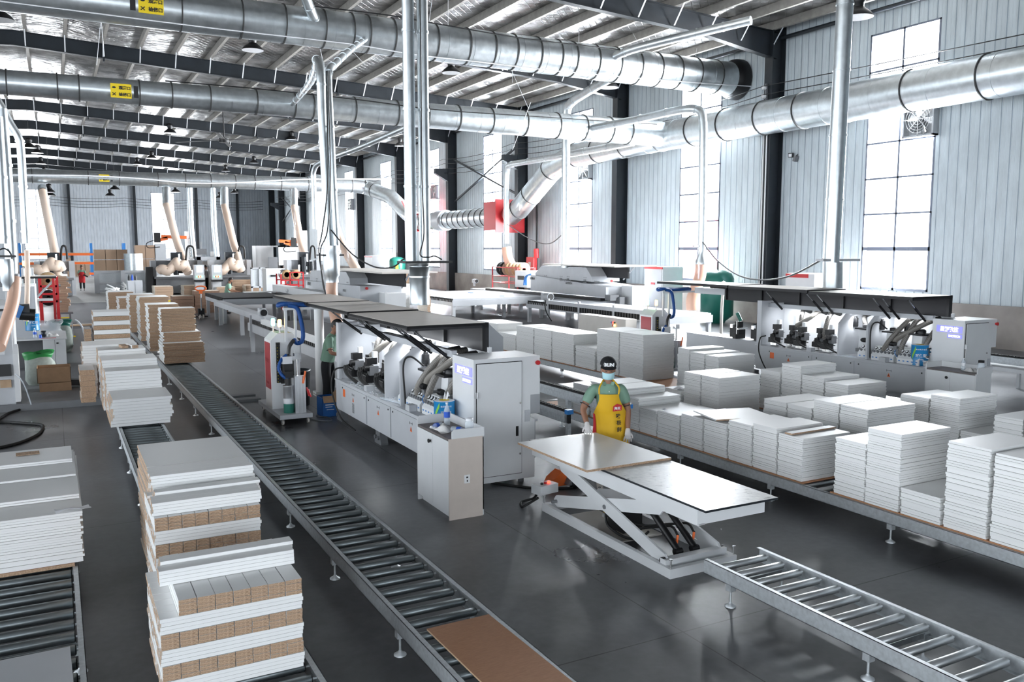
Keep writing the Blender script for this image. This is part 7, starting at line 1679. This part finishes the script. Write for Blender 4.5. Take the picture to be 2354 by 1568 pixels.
# ---- far machining centres: gantry, bed, control box
def cnc(label, px, Y, w, screens=0, m_='lightgrey'):
    c = ay(px, 620, Y); t = Thing('machining_centre', label, 'machine', (c.x, Y, 0))
    t.part('bed', MB().box(c.x-w, c.x+w, Y, Y+2.5, 0.1, 1.0).box(c.x-w-0.1, c.x+w+0.1, Y-0.2, Y+2.7, 1.0, 1.12), 'midgrey')
    t.part('gantry', MB().box(c.x-w, c.x+w, Y+0.8, Y+1.3, 1.5, 2.1).box(c.x-w-0.2, c.x-w+0.1, Y+0.6, Y+1.5, 0.1, 2.1).box(c.x+w-0.1, c.x+w+0.2, Y+0.6, Y+1.5, 0.1, 2.1), m_)
    h = t.part('spindle_head', MB().box(c.x-0.35, c.x+0.3, Y+0.4, Y+0.85, 1.3, 2.6).cyl((c.x-0.1,Y+0.3,1.2),(c.x-0.1,Y+0.3,2.3),0.16,12).cyl((c.x+0.4,Y+0.3,1.4),(c.x+0.4,Y+0.3,2.0),0.12,12), 'darksteel')
    t.part('spindle_parts', MB().box(c.x-0.2,c.x+0.1,Y+0.25,Y+0.35,1.5,1.7).cyl((c.x+0.1,Y+0.25,2.0),(c.x+0.1,Y+0.25,2.5),0.06,8).cyl((c.x-0.4,Y+0.3,1.3),(c.x-0.4,Y+0.3,1.8),0.08,8), 'chrome', parent=h)
    t.part('cable_loop', MB().tube(spline([(c.x+w*0.4,Y+0.5,2.1),(c.x+w*0.5,Y+0.5,2.9),(c.x+w*0.75,Y+0.5,2.9),(c.x+w*0.8,Y+0.5,2.2)],6), 0.06, 8), 'rubber')
    return t, c
cnc('far machining centre with bent pale hoses behind the red rack at left', 126, 56, 0.85)
cnc('far machining centre with bent pale hoses before the end wall window', 410, 56, 1.3, m_='midgrey')
cnc('far machining centre with bent pale hoses in the middle of the end wall', 535, 56.4, 1.1)
cnc('far machining centre with bent pale hoses beside the big white enclosure', 705, 54, 0.9)
for (px, Y, lab, dirn) in ((112, 55.6, 'at left', 1), (400, 55.6, 'before the window', 1), (525, 55.6, 'in the middle', -1)):
    for k, (dx, dy) in enumerate(((-16, 8), (14, -2))):
        hose('pale bent hose drooping over the far machining centre %s, %s strand' % (lab, ('left','right')[k]), [ay(px+8,600,Y), ay(px+dx*0.4,608+dy,Y-.2), ay(px+dx,616+dy,Y-.3), ay(px+dx*1.6,610+dy,Y-.2), ay(px+dx*2.1,622,Y)], 0.28, 'salmonpale', pitch=0.14, rib=0.08)
def panel_box(label, x0, yt, x1, yb, Y):
    a, b = ay(x0, yb, Y), ay(x1, yt, Y); t = Thing('control_console', label, 'console', ((a.x+b.x)/2, Y, 0)); zt = b.z; W_ = b.x-a.x
    t.part('housing', MB().box(a.x,b.x,Y,Y+0.6,zt*0.52,zt), 'lightgrey'); t.part('pedestal', MB().box(a.x+W_*0.08,b.x-W_*0.08,Y+0.1,Y+0.6,0,zt*0.44), 'lightgrey'); t.part('keyboard_tray', MB().box(a.x,b.x,Y-0.25,Y+0.3,zt*0.46,zt*0.52), 'black')
    t.part('screen', MB().box(a.x+W_*0.2,b.x-W_*0.18,Y-0.02,Y,zt*0.76,zt*0.97), 'screen'); 
    for k in range(5): t.part('button', MB().cyl((a.x+W_*(0.22+0.13*k),Y-0.03,zt*0.62),(a.x+W_*(0.22+0.13*k),Y,zt*0.62),0.04,8), ('greenled','red','amberled','redled','greenled')[k])
panel_box('grey control console left of the person in white t-shirt', 448, 609, 469, 652, 54)
panel_box('grey control console right of the person in white t-shirt', 488, 609, 510, 652, 54)
panel_box('pair of lit control screens behind the red rack at left', 50, 616, 76, 650, 44)
t = Thing('signal_tower', 'amber signal light on a slim pole behind the left red rack', 'signal light', tuple(ay(56,612,44))); p_ = ay(56,606,44); t.part('pole', MB().cyl((p_.x,44.2,1.0),(p_.x,44.2,p_.z-0.1),0.03,8), 'black'); t.part('lamp', MB().cyl((p_.x,44.2,p_.z-0.1),(p_.x,44.2,p_.z+0.12),0.09,10), 'amberled')
# tall white pillars and orange jib arms
for (px, yt, Y, lab, orx, ory) in ((437, 532, 62, 'white control pillar with orange jib arm before the end wall window', -1, 551), (700, 530, 60.5, 'white pillar with orange arm beside the big white enclosure', -1, 561)):
    a = ay(px-6, 620, Y); b = ay(px+6, yt, Y); t = Thing('jib_pillar', lab, 'machine', (a.x, Y, 0)); t.part('pillar', MB().box(a.x,b.x,Y,Y+0.8,0,b.z), 'white')
    t.part('pillar_lettering', text_mb('EXCITECH', 0.22, ((a.x+b.x)/2+0.05,Y-0.02,b.z*0.70), (0,0,1), (-1,0,0), 0.01), 'midgrey')
    z = ay(px, ory, Y).z; x2 = ay(px-(78 if px < 500 else 28), ory, Y).x
    t.part('jib_arm', MB().bar((a.x,Y-0.1,z+0.15),(a.x-1.6,Y-0.1,z+0.2),0.22,0.22).bar((a.x-1.2,Y-0.1,z+0.1),(x2,Y-0.1,z-0.08),0.22,0.22), 'orange')
    t.part('jib_end', MB().box(x2-0.15,x2+0.25,Y-0.25,Y+0.05,z-0.2,z+0.45), 'black')
    t.part('jib_cable', MB().tube(spline([(x2,Y-0.1,z),(x2-0.6,Y-0.1,z-0.25),(x2-0.5,Y-0.1,z-0.55),(x2+0.2,Y-0.1,z-0.5)],6),0.03,6), 'rubber')
t = Thing('white_enclosure', 'big white machine enclosure with framed opening near the far corner', 'machine', tuple(az(640,640)))
Yw = 66; a, b, c_ = ay(588,640,Yw), ay(626,565,Yw), ay(700,570,Yw-2); zt = b.z
t.part('side_wall', MB().box(a.x,b.x,Yw-0.3,Yw+1,0,zt), 'white'); t.part('front_wall', MB().box(b.x,c_.x,Yw-2,Yw-1.8,zt*0.52,zt).box(b.x,c_.x,Yw-2,Yw+1,zt-0.1,zt), 'white'); t.part('opening_frame', MB().box(b.x+0.3,c_.x-0.2,Yw-2.1,Yw-1.95,zt*0.46,zt*0.53).box(b.x+0.3,b.x+0.6,Yw-2.1,Yw-1.95,0,zt*0.5), 'white')
t.part('inner_panel', MB().box(b.x+0.7,c_.x,Yw-1,Yw-0.9,0.8,zt*0.48), 'carton'); t.part('side_door', MB().box(a.x+0.9,a.x+1.6,Yw-0.36,Yw-0.3,zt*0.42,zt*0.72), 'lightgrey')
t = Thing('white_cabinet', 'white cabinet with dark slot in front of the big enclosure', 'cabinet', tuple(az(632,655))); a, b = ay(612,640,50), ay(655,617,50); t.part('housing', MB().box(a.x,b.x,50,51,0,b.z), 'white'); t.part('slot', MB().box(a.x+0.25,a.x+0.62,49.97,50,b.z*0.72,b.z*0.78), 'black')
t = Thing('glass_bins', 'row of grey framed bins left of the white slotted cabinet', 'container', tuple(az(595,650))); a, b = ay(577,640,54), ay(613,615,54); t.part('frame', MB().box(a.x,b.x,54,54.1,b.z-0.08,b.z).box(a.x,b.x,54,54.1,0.4,0.5).box(a.x,a.x+0.1,54,54.1,0,b.z).box(b.x-0.1,b.x,54,54.1,0,b.z).box((a.x+b.x)/2,(a.x+b.x)/2+0.08,54,54.1,0,b.z), 'lightgrey'); t.part('panel', MB().box(a.x,b.x,54.12,54.15,0.4,b.z-0.1), 'galvrail')
# pale wall unit, screen block and stacked boxes left of centre
t = Thing('sheet_lifter', 'grey machine frame with pale panels behind the white t-shirt person', 'machine', tuple(az(470,640))); Y=64; a, b = ay(455,640,Y), ay(505,572,Y); t.part('frame', MB().box(a.x,b.x,Y,Y+0.3,2.0,2.25).box(a.x,a.x+0.25,Y,Y+0.4,0,2.4).box(b.x-0.25,b.x,Y,Y+0.4,0,2.4), 'lightgrey'); t.part('pale_panel', MB().box(a.x+0.4,b.x-1.2,Y+0.5,Y+0.55,2.3,b.z+0.5).box(a.x+1.0,b.x,Y+0.6,Y+0.65,2.2,b.z-0.2), 'whitecloth'); t.part('monitor', MB().box(a.x-0.1,a.x+0.65,Y-0.1,Y,2.4,b.z), 'midgrey')
t = Thing('pale_wall_cabinet', 'pale wall cabinet left of the far window', 'cabinet', tuple(az(370,640))); Y = 84; a, b = ay(358,640,Y), ay(381,560,Y); t.part('housing', MB().box(a.x,b.x,Y,Y+1,0,b.z), 'lightgrey'); t.part('low_frame', MB().box(a.x,b.x+2,Y-2,Y-1.8,1.6,1.8).box(a.x,a.x+0.2,Y-2,Y-1.8,0,1.7).box(b.x+1.8,b.x+2,Y-2,Y-1.8,0,1.7), 'lightgrey')
# pallet truck handle in front of the brown stacks
def pallet_handle(label, px, yt, yb, Y, red='redled'):
    p = ay(px, yt, Y); t = Thing('pallet_truck', label, 'pallet truck', (p.x, Y, 0)); k = (p.z)/1.25
    t.part('handle_loop', MB().tube([Vector((p.x+0.20*k*math.cos(a), Y, p.z-0.07*k+0.09*k*math.sin(a))) for a in [i*PI/10 for i in range(21)]], 0.025*k, 8), 'orange'); t.part('handle_bar', MB().cyl((p.x,Y,0.35),(p.x,Y,p.z-0.12*k),0.022*k,8), 'lightgrey'); t.part('yoke', MB().box(p.x-0.06*k,p.x+0.06*k,Y-0.03,Y+0.03,p.z-0.27*k,p.z-0.12*k), 'orange')
    t.part('pump_body', MB().box(p.x-0.12,p.x+0.12,Y,Y+0.2,0.12,0.42), 'black'); t.part('wheel', MB().cyl((p.x-0.09,Y,0.09),(p.x-0.03,Y,0.09),0.09,14).cyl((p.x+0.03,Y,0.09),(p.x+0.09,Y,0.09),0.09,14), 'cream'); t.part('fork', MB().box(p.x-0.27,p.x-0.12,Y+0.2,Y+1.3,0.05,0.1).box(p.x+0.12,p.x+0.27,Y+0.2,Y+1.3,0.05,0.1), 'black')
pallet_handle('pallet truck with orange loop handle before the dark brown stacks', 461, 659, 726, 36.2)
pallet_handle('pallet truck with orange loop handle among stacks beside the twin pipes', 918, 641, 660, 34.5)
t = Thing('hand_truck', 'low metal frame with yellow bar under the square brown stack', 'trolley', tuple(az(375,700))); Y=46; a, b = ay(352,695,Y), ay(402,695,Y); t.part('frame', MB().box(a.x,b.x,Y,Y+0.06,0.10,0.16).box(a.x,b.x,Y+1.4,Y+1.46,0.10,0.16).box(a.x,a.x+0.06,Y,Y+1.4,0.1,0.16).box(b.x-0.06,b.x,Y,Y+1.4,0.1,0.16), 'lightgrey'); t.part('yellow_bar', MB().box(a.x,b.x,Y-0.05,Y,0.17,0.24), 'yellow'); t.part('wheel', MB().cyl((a.x,Y,0.05),(a.x+0.04,Y,0.05),0.05,10).cyl((b.x-0.04,Y,0.05),(b.x,Y,0.05),0.05,10), 'black')
loose('wood_plank', 'long pale plank on a low trolley left of the striped tower', (1.0, 31.5, 0.30), (3.2,0.30,0.05), (0,0,0.04), ('mdftop','wood','wood'), 'plank')
t = Thing('low_trolley', 'low dark trolley under the long pale plank', 'trolley', (1.0,31.5,0)); t.part('deck', MB().box(-0.6,2.4,31.3,31.7,0.22,0.29), 'midgrey'); t.part('wheel', MB().cyl((-0.4,31.4,0.1),(-0.3,31.4,0.1),0.1,12).cyl((2.1,31.4,0.1),(2.2,31.4,0.1),0.1,12), 'black'); t.part('bracket', MB().box(-0.42,-0.28,31.35,31.45,0.1,0.23).box(2.08,2.22,31.35,31.45,0.1,0.23), 'black')

# ================================================================ left foreground: machine corner, desk, cartons, racks
Yd = 17.1
one('kerb_step', MB().prism([(-4,0.0),(0.75,0.0),(0.75,0.10),(-4,0.10)], 'y', 22.9, 17.12).box(-4,0.75,17.06,17.12,0,0.125), 'midgrey', 'raised grey floor step with steel edge under the desk area', 'step')
t = Thing('grey_machine', 'grey machine corner with black window at the left picture edge', 'machine', (-0.9,17.6,0))
p_ = ay(38,718,17.2); X0_ = p_.x
t.part('housing', MB().box(-3.0,X0_-0.10,17.25,19.2,0.10,p_.z-0.02).box(-3.0,X0_-0.06,17.2,19.2,p_.z-0.06,p_.z+0.02), 'lightgrey'); t.part('front_panel', MB().box(-3.0,X0_-0.22,17.2,17.25,1.0,p_.z-0.12), 'white'); t.part('window', MB().box(-3.0,ay(25,840,17.2).x,17.17,17.22,ay(10,865,17.2).z,ay(10,838,17.2).z), 'black'); t.part('plate', MB().box(ay(0,880,17.2).x,ay(26,880,17.2).x,17.19,17.22,ay(5,892,17.2).z,ay(5,874,17.2).z), 'wood')
t.part('side_door', MB().prism([(17.2,0.15),(17.6,0.15),(17.6,1.05),(17.45,1.15),(17.2,1.0)], 'x', X0_-0.10, X0_-0.02), 'white'); t.part('top_plate', MB().box(-3,X0_-0.04,17.3,19.3,p_.z+0.06,p_.z+0.12), 'white'); t.part('foot', MB().cyl((X0_-0.35,17.4,0),(X0_-0.35,17.4,0.12),0.05,10).cyl((X0_-2,17.4,0),(X0_-2,17.4,0.12),0.05,10), 'midgrey')
one('clear_tube', MB().tube(spline([ay(35,860,17.15), ay(48,872,17.1), ay(60,895,17.05), ay(70,925,17.0), (ay(72,935,17.0).x,17.0,0.11)],8), 0.012, 6), 'bottle', 'thin clear tube bending from the grey machine down to the step', 'hose')
one('floor_cable', MB().tube(spline([az(45,942,0.03), az(20,950,0.02), az(0,962,0.02), az(-12,972,0.02), az(10,970,0.02), az(55,973,0.02), az(92,976,0.02), az(99,983,0.02), az(88,998,0.02), az(60,1012,0.02), az(30,1022,0.02), az(-10,1031,0.02)],8), 0.022, 8), 'rubber', 'thick dark cable curling on the floor at the left edge', 'cable')
one('black_motor', MB().cyl(ay(45,722,17.8), ay(81,724,17.8), 0.11, 18).cbox(ay(50,712,17.8), (0.25,0.2,0.2)).cbox(ay(36,702,17.9), (0.14,0.14,0.10)), 'black', 'black motor sticking out above the grey machine corner', 'motor')
one('blue_bracket', MB().cbox(ay(43,716,17.6), (0.10,0.1,0.22), (0,0.4,0)), 'blue', 'light blue bracket beside the black motor', 'bracket')
one('white_post', MB().cbox(ay(20,693,18.2), (0.10,0.1,0.36)).cbox(ay(20,690,18.15), (0.11,0.11,0.05)), 'white', 'short white post on top of the grey machine', 'post')
# grey cabinet behind
t = Thing('grey_machine', 'tall pale grey machine panel behind the black motor at left', 'machine', (-1.9,25.2,0))
a, b = ay(18,700,25), ay(79,659,25); t.part('housing', MB().box(a.x-2,b.x,25.1,27.5,0.1,b.z), 'lightgrey'); t.part('panel', MB().box(a.x-2,b.x-0.05,25.04,25.1,0.15,b.z-0.03), 'lightgrey'); t.part('vent', MB().box(ay(67,720,25).x,ay(78,720,25).x,25.0,25.05,ay(70,740,25).z,ay(70,734,25).z), 'midgrey'); t.part('foot', MB().box(a.x,a.x+0.2,25.2,25.4,0,0.1).box(b.x-0.2,b.x,25.2,25.4,0,0.1), 'midgrey'); t.part('upper_box', MB().box(a.x-0.2,ay(42,640,25.5).x,25.3,26.5,b.z,ay(30,631,25.5).z), 'midgrey')
# desk with cabinet doors
t = Thing('work_desk', 'white L-shaped work desk with two-door cabinet, cluttered top', 'desk', (-0.1,22.2,0.1))
y0d = 22.0; z_ = 0.80; xa = ay(46,780,y0d).x; xb = ay(153,770,y0d).x; xm = ay(97,775,y0d).x
t.part('desk_top', MB().box(xa-0.5,xb,y0d,y0d+0.6,z_-0.03,z_).prism([(xm-0.1,y0d+0.6),(xb,y0d+0.6),(xb,y0d+1.9),(xb-0.1,y0d+2.1),(xm-0.1,y0d+2.1)], 'z', z_-0.03, z_), 'white')
t.part('cabinet', MB().box(xm,xb-0.02,y0d+0.03,y0d+1.9,0.11,z_-0.03), 'worktop'); xmid = (xm+xb)/2
for a_, b_ in ((xm+0.005, xmid-0.004), (xmid+0.004, xb-0.025)): d = t.part('door', MB().box(a_,b_,y0d+0.01,y0d+0.03,0.13,z_-0.035), 'white')
t.part('handle', MB().box(xmid+0.03,xmid+0.075,y0d,y0d+0.01,z_-0.13,z_-0.10), 'black', parent=d); t.part('back_panel', MB().box(xa-0.4,xm,y0d+0.5,y0d+0.52,0.11,z_-0.03), 'midgrey')
bottle('small clear bottle with blue label on the work desk', (ay(81,783,22.3).x, 22.3, z_), 0.23, 0.036)
one('dark_mug', MB().lathe([(0.05,0),(0.055,0.15),(0.06,0.15),(0.05,0.02),(0.001,0.02)], (ay(102,790,22.35).x,22.35,z_), 16), 'darksteel', 'dark mug standing on the work desk', 'mug')
cloth('crumpled pale rag on the work desk', (ay(121,770,22.6).x, 22.6, z_), 0.28, 0.4, 0.10, 12)
loose('red_strip', 'dark red strip lying on the front edge of the desk', (ay(112,776,22.08).x, 22.08, z_+0.001), (0.30,0.05,0.006), (0,0,0.15), ('red','red','red'), 'strip')
one('small_jar', MB().lathe([(0.03,0),(0.03,0.06),(0.02,0.08),(0.001,0.08)], (ay(93,778,22.2).x,22.2,z_), 12), 'printblue', 'tiny blue jar near the front of the desk', 'jar')
# open carton, wrapped carton below, white sack with green mouth
def open_box(label, x0, x1, y0, y1, z0, z1, m_='cardboard', name='open_carton'):
    mb = MB(); w = 0.008
    mb.box(x0,x1,y0,y0+w,z0,z1).box(x0,x1,y1-w,y1,z0,z1).box(x0,x0+w,y0,y1,z0,z1).box(x1-w,x1,y0,y1,z0,z1).box(x0,x1,y0,y1,z0,z0+w); return one(name, mb, m_, label, 'box')
Yb = 18.5; x0b, x1b = ay(86,880,Yb).x, ay(164,880,Yb).x; zt = ay(125,845,Yb).z; zs = ay(125,880,Yb).z
open_box('open brown carton in front of the desk', x0b, x1b, Yb, Yb+0.5, zs+0.001, zt)
one('wrapped_carton', MB().box(x0b+0.03,x1b,Yb,Yb+0.5,0.10,zs), 'cardboard', 'brown carton wrapped in plastic film under the open carton', 'box')
cloth('shiny plastic film draped over the wrapped carton', ((x0b+x1b)/2+0.02, Yb-0.02, zs-0.16), 0.35, 0.10, 0.10, 15, 'film') if False else None
def sack(label, c, r, h, m1, m2, seed=3):
    rg_ = random.Random(seed); mb = MB(); n = 18; vs = []; prof = [(0.8,0),(1.0,0.12),(1.02,0.45),(0.95,0.7),(0.85,0.82),(0.95,0.92),(1.05,1.0),(0.7,0.9),(0.5,0.6)]
    for j, (rr_, hh) in enumerate(prof):
        for i in range(n): a = 2*PI*i/n; q = rr_*r*(1+0.09*math.sin(3*a+j)+0.05*rg_.uniform(-1,1)); vs.append((c[0]+q*math.cos(a)*1.1, c[1]+q*math.sin(a)*0.8, c[2]+h*(hh+0.05*math.sin(2*a+j) if j > 0 else hh)))
    mb._add(vs, [(j*n+i, j*n+(i+1)%n, (j+1)*n+(i+1)%n, (j+1)*n+i) for j in range(len(prof)-1) for i in range(n)], [0 if j < 4 else 1 for j in range(len(prof)-1) for i in range(n)], True)
    return one('plastic_sack', mb, [m1, m2], label, 'bag')
M['sackwhite'] = mat('woven_sack', (0.42, 0.47, 0.42), 0.6, noise=0.1, nscale=20)
sack('white sack with bright green open mouth beside the desk cabinet', (ay(92,860,19.6).x, 19.6, 0.10), 0.25, 0.66, 'sackwhite', 'gbag')
sack('pale sack with dark green ends leaning behind the desk', (ay(138,720,26.5).x, 26.5, 0.0), 0.24, 0.85, 'sackwhite', 'green', 5)
sack('clear plastic bag full of scraps behind the desk', (ay(114,730,25.2).x, 25.2, 0.0), 0.27, 0.95, 'film', 'film', 8)
one('black_bundle', MB().cbox(ay(172,878,18.9), (0.22,0.25,0.12), (0,0.1,0.2)), 'black', 'dark bundle beside the open carton', 'bundle')
# red reel rack at left with overhead shelf and stacked offcuts
t = Thing('reel_rack', 'red steel rack with kraft reels left of the aisle', 'rack', (-0.3,33,0)); Yq = 33.0
g = MB(); xa, xb = ay(92,660,Yq).x, ay(131,660,Yq).x; zt = ay(110,637,Yq).z; z2 = ay(110,657,Yq).z; z3 = ay(110,675,Yq).z; z4 = ay(110,692,Yq).z
for x in (xa, xb):
    for y in (Yq, Yq+0.8): g.box(x-0.05,x+0.05,y-0.03,y+0.03,0,zt)
for z in (z2, z3, z4): g.box(xa,xb,Yq-0.03,Yq+0.03,z-0.05,z+0.02); g.box(xa,xb,Yq+0.77,Yq+0.83,z-0.05,z+0.02)
t.part('rack_frame', g, 'red')
for (px, py, lab) in ((110,645,'upper kraft reel in the left red rack'), (112,684,'lower dark-centred reel in the left red rack')):
    c = ay(px, py, Yq+0.35); r = 0.30 if py < 660 else 0.27
    one('kraft_reel', MB().lathe([(0.07,-0.30),(r,-0.30),(r,0.30),(0.07,0.30),(0.07,-0.30)], (c.x,Yq+0.4,c.z), 26, ax='y', mis=[1,0,1,0]), ['alu','reel'] if py < 660 else ['alu','rubber'], lab, 'reel')
one('white_tray', MB().box(ay(86,690,Yq-0.4).x, ay(123,690,Yq-0.4).x, Yq-0.5, Yq+0.2, z4+0.03, z4+0.10), 'white', 'white tray on the lowest shelf of the left red rack', 'tray')
t = Thing('overhead_shelf', 'beige shelf top on black legs above the left red rack', 'shelf', (-0.8,30,0)); Yo = 30.0; a, b = ay(49,636,Yo), ay(129,634,Yo)
t.part('shelf_top', MB().box(a.x,b.x,Yo,Yo+0.7,b.z-0.05,b.z), 'lidtop'); t.part('shelf_edge', MB().box(a.x,b.x,Yo-0.01,Yo,b.z-0.08,b.z-0.02), 'black'); t.part('leg', MB().box(a.x+0.05,a.x+0.15,Yo+0.05,Yo+0.15,0,b.z-0.05), 'black'); t.part('leg', MB().box(b.x-0.12,b.x-0.05,Yo+0.05,Yo+0.12,0,b.z-0.05), 'red'); t.part('strut', MB().bar((a.x+0.3,Yo+0.1,b.z-0.75),(a.x+0.9,Yo+0.1,b.z-0.1),0.06,0.06), 'lightgrey')
rr = random.Random(21); Yk = 34.5; a, b = ay(136,700,Yk), ay(160,700,Yk); zz = ay(150,670,Yk).z; k = 0; zb_ = 0.55
while zb_ < ay(150,638,Yk).z:
    j = rr.uniform(-0.09,0.09); h = rr.uniform(0.05,0.10); one('wood_offcut', MB().cbox(((a.x+b.x)/2+j, Yk+0.3, zb_+h/2), ((b.x-a.x)*rr.uniform(.8,1.1), 0.6, h-0.006), (0,0,rr.uniform(-.1,.1))), 'mdf' if k % 3 else 'carton', 'brown offcut in the untidy pile on the cart beside the left aisle', 'offcut', 'offcuts on the cart'); zb_ += h; k += 1
t = Thing('offcut_cart', 'tall narrow cart with pale bars under the offcut pile', 'trolley', ((a.x+b.x)/2,Yk,0)); t.part('deck', MB().box(a.x-0.1,b.x+0.1,Yk,Yk+0.6,0.49,0.55), 'midgrey'); t.part('base', MB().box(a.x-0.2,b.x+0.2,Yk-0.1,Yk+0.7,0.05,0.12), 'black')
for x in (a.x, b.x): t.part('post', MB().box(x-0.03,x+0.03,Yk,Yk+0.06,0.12,0.5), 'midgrey')
t.part('leaning_bar', MB().bar((a.x+0.02,Yk-0.15,0.1),(a.x-0.15,Yk-0.1,1.25),0.08,0.03), 'lightgrey')
for k, (px, py) in enumerate(((148,732),(154,776))):
    P = az(px, py); one('yellow_bar', MB().cbox((P.x, P.y, 0.03), (0.5,0.10,0.04)), 'yellow', 'short yellow floor bar beside the desk, %s one' % ('farther','nearer')[k], 'bar')
t = Thing('trolley_handle', 'bent pale tube handle beside the striped tower', 'trolley', tuple(az(199,790))); Yh = 21.5
for d in (0, 0.14): t.part('tube', MB().tube(spline([ay(172,735,Yh+d*3), ay(180,740,Yh+d*3), ay(190,754,Yh+d*3), ay(194,770,Yh+d*3), ay(200,795,Yh+d*3)],6), 0.018, 8), 'lightgrey')
t.part('base', MB().box(ay(196,795,Yh).x,ay(205,795,Yh).x,Yh-0.1,Yh+0.6,0.0,0.08), 'midgrey')
t = Thing('thin_stand', 'thin pale stand beside the yellow floor bars', 'stand', tuple(az(168,795))); p_ = az(169,793); t.part('post', MB().box(p_.x-0.012,p_.x+0.012,p_.y,p_.y+0.03,0,0.62), 'lightgrey'); t.part('arm', MB().box(p_.x-0.05,p_.x+0.012,p_.y,p_.y+0.5,0.60,0.63), 'lightgrey')
one('floor_channel', MB().box(-0.2,3.2,24.0,24.1,0.0,0.04), 'midgrey', 'dark metal strip across the floor left of the conveyor', 'strip') if False else None
one('floor_channel', MB().box(2.75,3.3,16.1,16.35,0.0,0.05).box(2.7,3.3,16.6,16.8,0,0.05), 'midgrey', 'low metal cable channel on the floor by the glue cart', 'channel')
